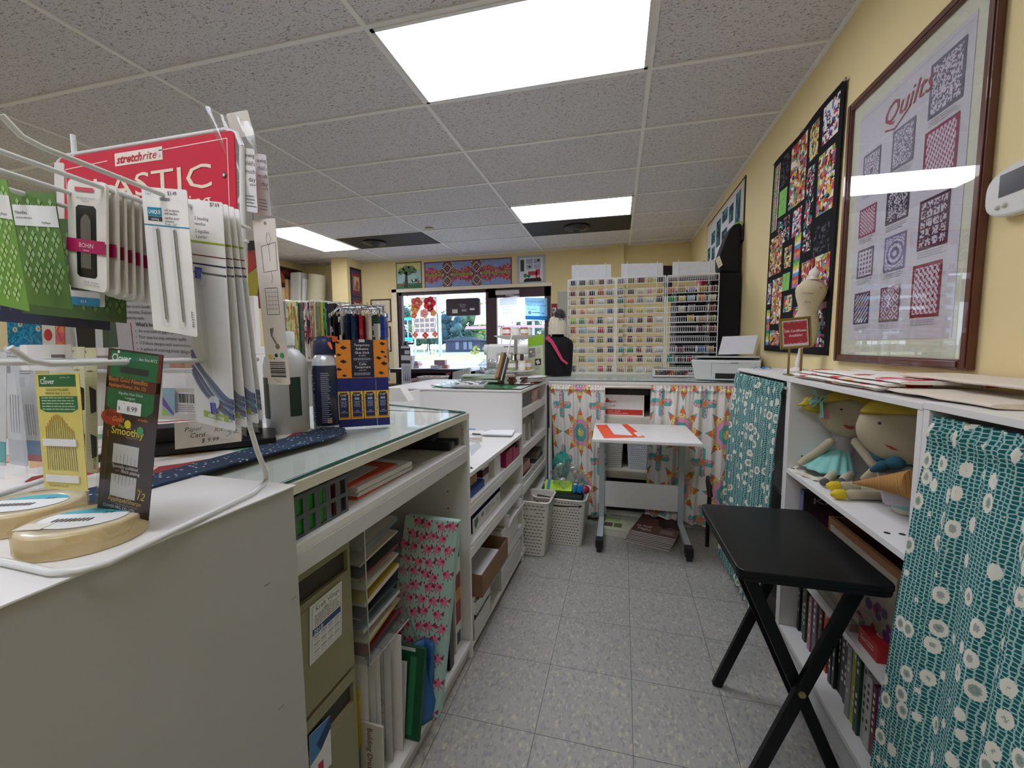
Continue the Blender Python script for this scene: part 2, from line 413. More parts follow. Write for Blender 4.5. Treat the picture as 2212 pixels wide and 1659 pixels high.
p = G(); p.box(WX0+.05, WX1-.04, YB+.05, YB+.056, WZ0+.05, WZ1-.05, PANE); p.make('pane', wo_)
d = G()
d.box(DX0+.03, DX0+.13, YB+.02, YB+.08, 0, WZ1, DK); d.box(DX1-.09, DX1, YB+.02, YB+.08, 0, WZ1, DK)
d.box(DX0, DX1, YB+.02, YB+.08, WZ1-.14, WZ1, DK); d.box(DX0, DX1, YB+.02, YB+.08, 0, .25, DK)
do_ = d.make('door_1', kind='structure')
p = G(); p.box(DX0+.13, DX1-.09, YB+.05, YB+.056, .25, WZ1-.14, PANE); p.make('pane', do_)
p = G(); p.rbox((-1.62, YB-.005, 2.045), (.36, .05, .06), 0, mat('cfc8cc', .4)); p.tube([(-1.5, YB-.03, 2.02), (-1.62, YB-.10, 1.99), (-1.44, YB+.01, 1.985)], .012, mat('cfc8cc', .4)); p.make('door_closer', do_)
p = G(); p.tube([(-1.83, YB, .95), (-1.83, YB-.05, .97), (-1.83, YB-.05, 1.18), (-1.83, YB, 1.2)], .012, mat('222222', .4)); p.make('door_handle', do_)
# ---- ceiling lights (a steel rim and the ribbed diffuser that glows)
def _lamp(n, b):
    b.inputs['Base Color'].default_value = (.9, .95, .93, 1); b.inputs['Roughness'].default_value = .3
    b.inputs['Emission Color'].default_value = (.90, .905, 1, 1); b.inputs['Emission Strength'].default_value = LAMP
    tcn = n.nodes.new('ShaderNodeTexCoord'); wv = n.nodes.new('ShaderNodeTexNoise'); wv.inputs['Scale'].default_value = 220
    n.links.new(tcn.outputs['Object'], wv.inputs['Vector']); bp = n.nodes.new('ShaderNodeBump'); bp.inputs['Strength'].default_value = .3
    n.links.new(wv.outputs[0], bp.inputs['Height']); n.links.new(bp.outputs[0], b.inputs['Normal'])
LM = nm('glowing_diffuser', _lamp)
LL = ['large ceiling light panel nearest the camera, cut by the top of the photo', 'ceiling light panel above the thread racks, beside the right black ceiling panel',
      'ceiling light panel at far left, running towards the window beside a black panel', 'unseen ceiling light panel added for fill above the left part of the shop',
      'ceiling light panel over the aisle behind the camera', 'unseen ceiling light panel added for fill at the rear left of the shop']  # left and rear left panels are unseen, added to raise the fill light
for (x0, x1, y0, y1), lb in zip(HOLES, LL):
    t = thing('ceiling_light', lb, 'ceiling light', ((x0+x1)/2, (y0+y1)/2, HC-.012), group='recessed fluorescent panels')
    g = G(); c = mat('e8e8e6', .4)
    for a in ((x0+.012, x0+.03, y0+.012, y1-.012), (x1-.03, x1-.012, y0+.012, y1-.012), (x0+.012, x1-.012, y0+.012, y0+.03), (x0+.012, x1-.012, y1-.03, y1-.012)):
        g.box(*a, HC-.008, HC, c)
    g.make('rim', t)
    g = G(); g.box(x0+.03, x1-.03, y0+.03, y1-.03, HC-.006, HC, LM); g.make('diffuser', t)
for (x0, x1, y0, y1), lb in zip(VENTS, ('black ceiling panel with round vent beside the light above the thread racks', 'black ceiling panel with round vent near the far left light')):
    t = thing('ceiling_vent', lb, 'ceiling vent', ((x0+x1)/2, (y0+y1)/2, HC-.04), group='black vent panels')
    g = G(); g.box(x0+.012, x1-.012, y0+.012, y1-.012, HC-.006, HC, mat('1b1a1c', .6, var=.25, scale=90)); g.make('panel', t)
    cx = (x0+x1)/2; cy = (y0+y1)/2
    if x0 > -2: cx = -.48
    else: cx = -3.12
    g = G()
    for r0, r1, z in ((.15, .115, 0), (.115, .08, .008), (.08, .05, .016)):
        g.lathe([(r0, -.008-z*.2), (r0+.004, -.022-z), (r1, -.030-z), (r1-.01, -.02-z)], (cx, cy, HC), mat('1c1b1d', .4), 28)
    g.make('round_vent', t)
g = G(); g.lathe([(.05, 0), (.05, -.02), (.04, -.032), (.012, -.036)], (-2.16, 4.72, HC-.004), mat('e6e3da', .4)); one(g, 'smoke_detector', 'small white round detector on the ceiling left of the middle light', 'smoke detector')
# ---- baseboards
g = G(); g.box(XR-.012, XR, 2.9, YB, 0, .1, mat('8a8378')); g.make('baseboard_right', kind='structure')
# ================================================================ OUTSIDE
def _ground(n, b):
    tcn = n.nodes.new('ShaderNodeTexCoord'); no = n.nodes.new('ShaderNodeTexNoise'); no.inputs['Scale'].default_value = 1.5; n.links.new(tcn.outputs['Object'], no.inputs['Vector'])
    r = n.nodes.new('ShaderNodeValToRGB'); r.color_ramp.elements[0].color = (*lin('8c9a5a'), 1); r.color_ramp.elements[1].color = (*lin('c9c98c'), 1)
    r.color_ramp.elements[0].position = .4; r.color_ramp.elements[1].position = .6
    n.links.new(no.outputs[0], r.inputs[0]); n.links.new(r.outputs[0], b.inputs['Base Color']); b.inputs['Roughness'].default_value = .9
GR = nm('dry_grass', _ground)
g = G(); g.box(-90, 60, YB+.12, 40, -.3, -.12, mat('d6d3d0', .8, scale=2)); tag(g.make('pavement'), 'pale concrete forecourt outside the shop window', 'pavement', kind='structure')
g = G(); g.box(-200, 120, 40, 72, -.3, -.1, GR); tag(g.make('verge'), 'strip of sunlit dry grass across the forecourt', 'grass', kind='structure')
g = G(); g.box(-300, 200, 72, 100, -.3, -.12, mat('9aa6bd', .8, scale=.5)); tag(g.make('road'), 'grey road beyond the grass verge', 'road', kind='structure')
g = G(); g.box(-400, 300, 100, 230, -.3, -.11, mat('7b8a66', .9, scale=.6)); tag(g.make('far_lawn'), 'green lawn beyond the road', 'lawn', kind='structure')
def leafy(px, D, top, rp, lb, c='4f7068', c2='7a9a72', bush=False):  # tree greens lean blue: distance haze put into the leaf colours
    """tree or shrub at distance D whose crown reaches up to the photo row top and is about rp wide"""
    p = un(px, 745, 'y', D); h = un(px, top, 'y', D).z; r = (un(px+rp, 745, 'y', D).x-p.x); x = p.x; y = D
    t = thing('bush' if bush else 'tree', lb, 'bush' if bush else 'tree', (x, y, -.12), group='greenery across the road')
    g = G()
    if not bush: g.tube([(x, y, -.12), (x+r*.03, y, h*.3), (x-r*.03, y, h*.6)], .2, mat('5b4a3e'), 8, rs=[r*.09, r*.07, r*.04]); g.make('trunk', t)
    g = G(); rr = random.Random(px+y); cm = [mat(c, .9, var=.3, scale=.6), mat(c2, .9, var=.3, scale=.6)]; lo_ = .06 if bush else .2
    for i in range(16 if bush else 40):
        a = rr.uniform(0, 2*PI); q = rr.uniform(.1, .8)*r; z = h*rr.uniform(lo_+.05, .86)
        g.ball((x+q*math.cos(a), y+q*math.sin(a), z), r*rr.uniform(.2, .36), cm[i % 2], n=8, sz=rr.uniform(.7, 1))
    for i in range(200 if bush else 900):
        a = rr.uniform(0, 2*PI); q = rr.uniform(.5, 1.1)*r; z = h*rr.uniform(lo_, 1.0); s_ = .10*r; p = Vector((x+q*math.cos(a), y+q*math.sin(a), z))
        v = [p+Vector((rr.uniform(-s_, s_), rr.uniform(-s_, s_), rr.uniform(-s_, s_))) for _ in range(3)]
        g.add([tuple(w_) for w_ in v], [(0, 1, 2)], cm[i % 2])
    g.make('crown', t)
for a in ((868, 150, 655, 28, 'leafy tree at the left edge of the window view'), (925, 150, 686, 38, 'leafy tree left of the middle of the window view'), (968, 118, 674, 34, 'dark leafy tree behind the thick street pole', '3f5f6a', '5f7f7a'), (1015, 150, 664, 38, 'broad leafy tree right of the thick street pole'), (1046, 104, 634, 15, 'bright green treetop beside the door frame', '8fa84f', 'b5c46a'),
          (1118, 112, 640, 14, 'leafy tree seen through the door glass behind the papers'), (1150, 150, 655, 22, 'leafy tree seen through the middle of the door glass'), (1178, 112, 690, 16, 'leafy tree at the right edge of the door glass')): leafy(*a)
leafy(1026, 55, 745, 9, 'yellow-green shrub on the verge right of the street pole', 'c9c46a', 'a9b05a', True); leafy(1050, 62, 748, 8, 'grey-green shrub on the verge beside the door frame', '9aae98', 'b5c4a8', True); leafy(932, 60, 757, 7, 'low pale shrub on the verge below the bollards', 'd6c9b0', 'c9d0a0', True)
t = thing('house', 'low dark blue house under the trees across the road', 'house', (un(995, 745, 'y', 100).x, 100, -.1)); xa, xb = un(962, 745, 'y', 100).x, un(1036, 745, 'y', 100).x; zz = un(995, 736, 'y', 100).z
g = G(); g.box(xa, xb, 100.1, 106, -.1, zz, mat('50545c', .8)); g.make('walls', t); g = G(); g.prism([(xa-1, zz), (xb+1, zz), (xb-3, zz+.8), (xa+3, zz+.8)], -107, -99.6, mat('5a5f62', .8), T=Matrix.Rotation(PI/2, 4, 'X')); g.make('roof', t)
for px in (984, 1001, 1012):
    x = un(px, 745, 'y', 100).x; g = G(); g.box(x, x+.9, 100.0, 100.12, .5, zz-.3, mat('8b8f98', .3)); g.make('window', t)
def pole(px, y, top, r, lb, c='cfd0d4', name='pole', cat='pole'):
    p = un(px, 745, 'y', y); g = G(); g.cyl((p.x, y, -.12), (p.x, y, un(px, top, 'y', y).z), r, mat(c, .6), 10, r*.7); one(g, name, lb, cat)
pole(951, 55, 600, .26, 'thick pale street pole right of the middle of the window'); pole(897, 60, 655, .16, 'slim grey street pole left of the thick one'); pole(1136, 58, 690, .2, 'pale street pole seen through the door glass')
pole(889, 14, 748, .07, 'white post close outside the left of the window', 'f3f3f3', 'post', 'post')
for i, px in enumerate((916, 925, 933, 941)): pole(px, 42, 743, .07, 'short white bollard on the verge, %s from the left' % ['first', 'second', 'third', 'fourth'][i], 'efece6', 'bollard', 'bollard')
t = thing('billboard', 'white roadside billboard seen behind the door frame', 'billboard', (un(1090, 745, 'y', 34).x, 34, -.1))
A = [un(*p, 'y', 34) for p in ((1024, 702), (1190, 690), (1190, 612), (1034, 660))]
g = G(); g.add([tuple(p) for p in A], [(0, 1, 2, 3)], mat('fdfdfb', .6)); g.make('panel', t, solid=.15)
g = G(); g.box(A[0].x-.6, A[1].x, 33.6, 33.9, A[0].z-.35, A[0].z-.12, mat('d9a8a8', .6)); g.make('trim_strip', t)
for xx in (A[0].x+1.2, A[1].x-1.5): g = G(); g.cyl((xx, 34.3, -.1), (xx, 34.3, A[0].z+.2), .12, mat('b9c2cb')); g.make('post', t)
t = thing('road_sign', 'small turquoise street sign at the left of the window view', 'sign', (un(882, 745, 'y', 30).x, 30, 0)); x = un(882, 745, 'y', 30).x
g = G(); g.cyl((x, 30, -.1), (x, 30, un(882, 688, 'y', 30).z), .05, mat('a9b1b5')); g.make('post', t)
for (a_, b_) in ((737, 729), (692, 686)): g = G(); g.box(x-.4, x+.4, 29.9, 29.94, un(882, a_, 'y', 30).z, un(882, b_, 'y', 30).z, mat('37c3cf', .5)); g.make('sign_plate', t)
# ================================================================ CABINETS AND COUNTERS
WM = mat('e6e6e4', .38, var=.02, scale=6, name='white_melamine'); EDGE = mat('d9d8c8', .42, var=.03); WD = mat('cfd0d0', .5, var=.02)
GLS = clear('fafdfc', .09, name='counter_glass')
AF = -.613
def KG(): return G(KM.copy())
def panel(name, par, *a, m=None, bev=.001, frame_=None):
    g = G(frame_ if frame_ is not None else KM.copy()); g.box(*a, m or WM); return g.make(name, par, bev=bev)
I4 = Matrix.Identity(4)
# --- near cabinet that fills the left foreground
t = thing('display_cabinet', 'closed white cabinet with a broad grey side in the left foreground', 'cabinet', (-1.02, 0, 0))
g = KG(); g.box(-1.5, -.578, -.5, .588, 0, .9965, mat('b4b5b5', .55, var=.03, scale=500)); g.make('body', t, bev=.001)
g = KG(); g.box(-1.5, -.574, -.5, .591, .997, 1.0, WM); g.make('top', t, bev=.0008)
for i, (px, py) in enumerate(((510, 1302), (575, 1330), (545, 1585), (650, 1345))):
    p = un(px, py, 'x', -.562); b_ = p.y+.023; g = KG(); g.box(-.5779, -.5773, b_, b_+.012, p.z, p.z+.0012, mat('8d8a84')); g.make('scratch', t)
# --- counter A: glass-topped counter with open shelves
t = thing('glass_counter', 'white glass-topped counter with a grey basket and folders on its shelf', 'counter', K(-.95, 1.05))
panel('side_panel', t, -1.2, AF, 1.472, 1.49, 0, .987); panel('side_panel', t, -1.2, AF-.006, .60, .617, 0, .97)
g = KG(); g.prism([(AF, .60), (AF, 1.49), (-1.05, 1.60), (-1.36, 1.60), (-1.36, .60)], .968, .987, WM); g.make('top', t, bev=.001)
g = KG(); g.box(AF-.004, AF+.001, .60, 1.49, .966, .988, EDGE); g.make('edge_strip', t)
panel('shelf', t, -1.18, AF-.002, .618, 1.471, .848, .866); panel('shelf_lip', t, AF-.018, AF-.001, .618, 1.471, .806, .8475, m=WD)
panel('bottom_board', t, -1.18, AF, .618, 1.471, .055, .075); panel('plinth', t, AF-.03, AF-.015, .618, 1.471, 0, .055, m=WD)
panel('back_panel', t, -1.2, -1.184, .618, 1.472, .02, .967, m=WD)
for i in range(9):
    for a in (-.70, -1.1):
        g = KG(); z = .20+i*.068; g.cyl((a, 1.4715, z), (a, 1.4705, z), .003, '222222', 8); g.make('peg_hole', t)
gl = thing('glass_sheet', 'clear glass sheet with a dark green edge lying on the counter in the middle', 'glass sheet', K(-.95, 1.05, .988))
g = KG(); g.prism([(AF-.012, .60), (AF-.012, 1.475), (-1.05, 1.60), (-1.35, 1.60), (-1.35, .60)], .9885, .994, GLS); g.make('sheet', gl)
g = KG(); g.tube([(AF-.011, .60, .9912), (AF-.011, 1.476, .9912)], .0033, mat('0f5a4c', .15), 6); g.tube([(AF-.011, 1.476, .9912), (-1.05, 1.602, .9912)], .0033, mat('0f5a4c', .15), 6); g.make('edge', gl)
# --- counter B: lower desk
t = thing('desk_unit', 'lower white desk between the two counters, with three open shelves under it', 'desk', K(-.86, 1.88))
panel('worktop', t, -1.24, AF+.002, 1.4905, 2.265, .734, .752)
for z in (.63, .46, .222):
    panel('shelf', t, -1.1, AF-.003, 1.4905, 2.265, z-.018, z)
    panel('shelf_lip', t, AF-.018, AF-.002, 1.491, 2.2645, z-.056, z-.0185, m=WM)
panel('bottom_board', t, -1.1, AF, 1.4905, 2.265, .035, .053); panel('back_panel', t, -1.118, -1.102, 1.4905, 2.265, .02, .733, m=WD)
panel('riser_panel', t, -1.262, -1.244, 1.606, 2.265, .3, .985)
# --- counter C: far glass counter
t = thing('glass_counter', 'far white glass-topped counter with four open shelves, left of the floral curtains', 'counter', K(-.86, 2.6))
panel('side_panel', t, -1.50, AF, 2.266, 2.284, 0, .985); panel('side_panel', t, -1.1, AF+.002, 2.93, 2.948, 0, .975)
g = KG(); g.box(-1.50, AF, 2.266, 2.95, .9755, .992, WM); g.make('top', t, bev=.001)
for z in (.88, .657, .431, .23):
    panel('shelf', t, -1.1, AF-.003, 2.2845, 2.9295, z-.018, z); panel('shelf_lip', t, AF-.018, AF-.002, 2.2845, 2.9295, z-.05, z-.0185)
panel('bottom_board', t, -1.1, AF, 2.2845, 2.9295, .035, .053); panel('back_panel', t, -1.118, -1.102, 2.2845, 2.9295, .02, .974, m=WD)
gl = thing('glass_sheet', 'clear glass sheet over green cloth on the far counter', 'glass sheet', K(-.86, 2.6, .993))
g = KG(); g.prism([(AF-.006, 2.275), (AF-.006, 2.94), (-1.25, 2.94), (-1.25, 2.42), (-1.1, 2.285)], .996, 1.001, GLS); g.make('sheet', gl)
g = KG(); g.tube([(AF-.005, 2.94, .9985), (AF-.005, 2.275, .9985), (-1.1, 2.285, .9985), (-1.25, 2.42, .9985)], .003, mat('14332e', .2), 6); g.make('edge', gl)
g = KG(); g.box(-1.2, -.7, 2.33, 2.93, .9925, .9945, mat('4c8a5c', .8, var=.2, scale=60)); one(g, 'cloth', 'green cloth lying under the glass of the far counter', 'cloth')
# --- counter D: long counter at the back of the aisle
t = thing('back_counter', 'long glass-topped counter at the end of the aisle, under the thread racks', 'counter', K(0, 3.4))
g = KG(); g.box(-.603, .90, 2.966, 3.98, .975, .992, WM); g.make('top', t)
g = KG(); g.box(-.600, .80, 2.967, 2.985, .945, .975, EDGE); g.make('front_rail', t)
for a in (-.60, -.235, .095, .78): panel('side_panel', t, a, a+.018, 2.985, 3.9, 0, .974)
for a0, a1, z in ((-.217, .095, .745), (-.217, .095, .36)):
    panel('shelf', t, a0, a1, 2.99, 3.5, z-.018, z, m=mat('dcd9c8', .5)); panel('shelf_lip', t, a0, a1, 2.99, 3.005, z-.05, z-.0185, m=mat('dcd9c8', .5))
panel('plinth', t, -.58, .78, 3.0, 3.016, 0, .07); panel('back_panel', t, -.58, .78, 3.52, 3.54, 0, .974, m=mat('302e30'))  # back panel near black: shade inside the openings put into its colour
gl = thing('glass_sheet', 'clear glass sheet under the three wire thread racks', 'glass sheet', K(0, 3.4, .993))
g = KG(); g.box(-.60, .88, 2.97, 3.97, .9925, .998, GLS); g.make('sheet', gl)
g = KG(); g.tube([(-.60, 2.969, .9952), (.88, 2.969, .9952)], .003, mat('14332e', .2), 6); g.make('edge', gl)
# --- right-hand bookcases along the wall
XF = .65
def bookcase(y0, y1, zt, lb, shelves, xs=.651):
    t = thing('bookcase', lb, 'bookcase', (.8, (y0+y1)/2, 0), group='white bookcases along the yellow wall')
    panel('side_panel', t, XF, XR-.003, y0, y0+.018, 0, zt-.016, frame_=I4); panel('side_panel', t, XF, XR-.003, y1-.018, y1, 0, zt-.016, frame_=I4)
    panel('top', t, XF-.002, XR-.003, y0, y1, zt-.0155, zt, frame_=I4)
    for z in shelves: panel('shelf', t, xs, XR-.012, y0+.0185, y1-.0185, z-.018, z, frame_=I4)
    panel('plinth', t, xs+.011, xs+.025, y0+.0185, y1-.0185, 0, shelves[-1]-.0185, frame_=I4, m=WD)
    panel('back_panel', t, XR-.011, XR-.003, y0+.0185, y1-.0185, 0, zt-.016, frame_=I4, m=WD)
    return t
bookcase(1.858, 2.575, 1.108, 'white bookcase behind the teal curtain next to the printer', (.6, .10), .70)
b2 = bookcase(1.106, 1.857, 1.108, 'open white bookcase holding the two rag dolls and the books', (.753, .404, .103))
bookcase(.25, 1.104, 1.112, 'white bookcase behind the large teal curtain at the right edge', (.6, .10), .71)
for (px, py) in ((1916, 1151), (1949, 1154)):
    p = un(px, py, 'z', .7535); g = G(); g.cyl((p.x, p.y, .7532), (p.x, p.y, .7538), .007, '26221f', 12); g.make('hole', b2)
for (px, py) in ((1732, 985), (1861, 992)):
    p = un(px, py, 'y', 1.83) if px < 1800 else un(px, py, 'x', XR-.0115); g = G(); g.ball((p.x, p.y, p.z), .003, '26221f', n=8); g.make('peg_hole', b2)
# ================================================================ CURTAINS
def _teal(n, b):
    uv = n.nodes.new('ShaderNodeUVMap')
    def mapn(sx_, sy_):
        m = n.nodes.new('ShaderNodeMapping'); m.inputs['Scale'].default_value = (sx_, sy_, 1); n.links.new(uv.outputs[0], m.inputs[0]); return m.outputs[0]
    v1 = n.nodes.new('ShaderNodeTexVoronoi'); v1.feature = 'DISTANCE_TO_EDGE'; v1.inputs['Scale'].default_value = 1; v1.inputs['Randomness'].default_value = .35; n.links.new(mapn(68, 125), v1.inputs['Vector'])
    lt = n.nodes.new('ShaderNodeMath'); lt.operation = 'LESS_THAN'; lt.inputs[1].default_value = .13; n.links.new(v1.outputs[0], lt.inputs[0])
    m1 = n.nodes.new('ShaderNodeMix'); m1.data_type = 'RGBA'; m1.inputs['A'].default_value = (*lin('1c6468'), 1); m1.inputs['B'].default_value = (*lin('a3c6c0'), 1); n.links.new(lt.outputs[0], m1.inputs['Factor'])
    v2 = n.nodes.new('ShaderNodeTexVoronoi'); v2.inputs['Scale'].default_value = 1; v2.inputs['Randomness'].default_value = .5; n.links.new(mapn(19, 19), v2.inputs['Vector'])
    no = n.nodes.new('ShaderNodeTexNoise'); no.inputs['Scale'].default_value = 1; n.links.new(mapn(260, 260), no.inputs['Vector'])
    mu = n.nodes.new('ShaderNodeMath'); mu.operation = 'MULTIPLY_ADD'; mu.inputs[1].default_value = .16; n.links.new(no.outputs[0], mu.inputs[0]); sb = n.nodes.new('ShaderNodeMath'); sb.operation = 'SUBTRACT'; sb.inputs[1].default_value = .08; n.links.new(v2.outputs['Distance'], sb.inputs[0]); n.links.new(sb.outputs[0], mu.inputs[2])
    r = n.nodes.new('ShaderNodeValToRGB'); r.color_ramp.interpolation = 'CONSTANT'; e = r.color_ramp.elements
    e[0].color = (*lin('9aa79b'), 1); e[1].position = .09; e[1].color = (*lin('6f928b'), 1)
    for p_, c_ in ((.12, 'a3ada2'), (.20, 'e6e5d6')): q = e.new(p_); q.color = (*lin(c_), 1)
    n.links.new(mu.outputs[0], r.inputs[0])
    g1 = n.nodes.new('ShaderNodeMath'); g1.operation = 'LESS_THAN'; g1.inputs[1].default_value = .36; n.links.new(mu.outputs[0], g1.inputs[0])
    m2 = n.nodes.new('ShaderNodeMix'); m2.data_type = 'RGBA'; n.links.new(g1.outputs[0], m2.inputs['Factor']); n.links.new(m1.outputs['Result'], m2.inputs['A']); n.links.new(r.outputs[0], m2.inputs['B'])
    n.links.new(m2.outputs['Result'], b.inputs['Base Color']); b.inputs['Roughness'].default_value = .85; b.inputs['Specular IOR Level'].default_value = .15
TEAL = nm('teal_flower_cotton', _teal)
def curtain(par, tl, tr, bl, br, nf, amp, m, img=None, nu=150, nv=110, bulge=0, ur=1, vr=1, name='cloth', seed=1):
    tl, tr, bl, br = map(Vector, (tl, tr, bl, br)); rr = random.Random(seed)
    ph = [rr.uniform(0, 6.28) for _ in range(4)]; nrm = (tr-tl).cross(Vector((0, 0, 1))).normalized()
    def fn(u, v):
        p = (bl+(br-bl)*u)*(1-v)+(tl+(tr-tl)*u)*v
        d = 1-v
        w = amp*(min(1, .35+d*1.6))*(math.sin(2*PI*nf*u+ph[0]+.7*math.sin(3.1*d+ph[1]))+.45*math.sin(2*PI*nf*1.63*u+ph[2]+d))
        w += .006*math.exp(-d*14)*math.sin(2*PI*nf*3.2*u+ph[3])
        w += .008*math.exp(-((v-.965)/.012)**2)
        sag = .006*math.sin(2*PI*nf*u)*max(0, .3-v)
        return p+nrm*w+Vector((-bulge*min(1, d*5)*(1-d)**.5, 0, sag))
    g = G(); g.sheet(fn, nu, nv, m, True, img, ur, vr); return g.make(name, par)
def rod(par, a, b_, r=.006, c='d9d4cc'):
    g = G(); g.cyl(a, b_, r, mat(c, .35, metal=.6), 10); g.make('rod', par)
t = thing('curtain', 'large teal flower-print curtain hanging at the right edge of the photo', 'curtain', (.64, .7, .02))
curtain(t, (.654, 1.078, 1.086), (.657, .30, 1.086), (.612, 1.135, .02), (.58, .30, .02), 9, .009, TEAL, bulge=.004, nu=260, nv=60, ur=1.25, vr=1.05, seed=3)
rod(t, (.668, 1.086, 1.066), (.668, .28, 1.066))
t = thing('curtain', 'teal flower-print curtain beside the floral curtains, next to the printer', 'curtain', (.62, 2.2, .02))
curtain(t, (.640, 2.565, 1.083), (.640, 1.872, 1.086), (.58, 2.53, .03), (.615, 1.93, .03), 10, .009, TEAL, bulge=.006, nu=220, nv=50, ur=1.15, vr=1.05, seed=8)
rod(t, (.645, 2.57, 1.066), (.645, 1.865, 1.066))
def star_cloth(w, h, ox, oy, px=.0042, seed=1):
    """quilt-star print: big eight-pointed stars of diamonds with small cross stars between them"""
    nx, ny = int(w/px), int(h/px); X, Y = np.meshgrid((np.arange(nx)+.5)*px+ox, (np.arange(ny)+.5)*px+oy)
    im = np.zeros((ny, nx, 3)); im[:] = hexa('ebe8e2'); rg = np.random.RandomState(seed)
    A = .40; cols = ['f0e08c', '5fb3ad', 'e6a3c0', 'f0e08c', 'e2734a', '5fb3ad']
    cx = np.round(X/A)*A; cy = np.round(Y/A)*A; dx, dy = X-cx, Y-cy; r = np.hypot(dx, dy); th = np.arctan2(dy, dx)
    t_ = (th+PI/8) % (PI/4)-PI/8; k = PI/8; px_, py_ = r*np.cos(t_), r*np.sin(t_)
    pp = (px_/math.cos(k)+py_/math.sin(k))/2; qq = (px_/math.cos(k)-py_/math.sin(k))/2; s = .104
    ins = (pp >= 0) & (qq >= 0) & (pp < s) & (qq < s); ring = np.floor((pp+qq)/(s/3)).astype(int)
    for i, c in enumerate(cols): im[ins & (ring == i)] = hexa(c)
    dots = ins & ((ring == 0) | (ring == 3)) & (rg.rand(ny, nx) < .16); im[dots] = hexa('3a3838')
    cx = (np.floor(X/A)+.5)*A; cy = (np.floor(Y/A)+.5)*A; dx, dy = X-cx, Y-cy
    for (a, b_) in ((dx, dy), (-dy, dx), (-dx, -dy), (dy, -dx)):
        L_ = .105; arm = (a > .018) & (a < L_-np.abs(b_)*.6) & (np.abs(b_) < .026)
        im[arm & (b_ >= 0)] = hexa('67b7b2'); pk = arm & (b_ < 0); im[pk] = hexa('e9bccb'); im[pk & (rg.rand(ny, nx) < .22)] = hexa('5b3040')
    im[np.abs(dx)+np.abs(dy) < .030] = hexa('e58a52')
    return im
sc1 = star_cloth(.60, .96, .08, .05, seed=2); sc2 = star_cloth(.80, .96, .10, .08, seed=5)
t = thing('curtain', 'gathered star-print curtain left of the rolling table', 'curtain', K(-.36, 2.95, .03), group='star-print curtains under the back counter')
curtain(t, K(-.585, 2.950, .968), K(-.205, 2.950, .968), K(-.54, 2.935, .06), K(-.185, 2.93, .03), 6, .011, vcol(), sc1, nu=sc1.shape[1], nv=sc1.shape[0], seed=5)
t2 = thing('curtain', 'wider star-print curtain behind the right half of the rolling table', 'curtain', K(.35, 2.95, .03), group='star-print curtains under the back counter')
curtain(t2, K(.10, 2.950, .972), K(.63, 2.950, .975), K(.07, 2.93, .09), K(.62, 2.925, .03), 7, .011, vcol(), sc2, nu=sc2.shape[1], nv=sc2.shape[0], seed=11)
rod(t, K(-.59, 2.956, .955), K(-.11, 2.956, .956)); rod(t2, K(-.105, 2.956, .957), K(.63, 2.956, .958))
# things on the open shelves between the curtains
c0 = K(-.215, 3.02); ang = -KA
t = thing('carton', 'white and red paper towel carton on the shelf between the star curtains', 'box', K(-.07, 3.17, .745), ang)
g = KG(); g.box(-.25, .055, 3.02, 3.30, .7455, .895, mat('ece9e6', .6)); g.make('box', t, bev=.001)
cd = Card(K(-.235, 3.0195, .895), K(.055, 3.0195, .895), K(-.235, 3.0195, .7455), body=False); cd.T('spun', .18, .36, .13, 'c9443c', bold=.01); cd.T('t rolls', .18, .55, .09, '333333'); cd.R(.02, .68, .97, .93, 'cf3b2c'); cd.T('towels - 12 rolls', .16, .79, .06, 'f4f0ec'); cd.T('x 62.5 m (7.87 in x 205 ft)', .16, .89, .06, 'f4f0ec')
cd.P([(.08, .36), (.14, .12), (.22, .36)], 'c9443c'); cd.g.make('print', t)
g = KG(); g.box(-.20, .085, 3.04, 3.30, .8955, .93, mat('23222a', .35, var=.5, scale=20, bump=1)); one(g, 'plastic_bag', 'black plastic bag lying on top of the towel carton', 'bag')
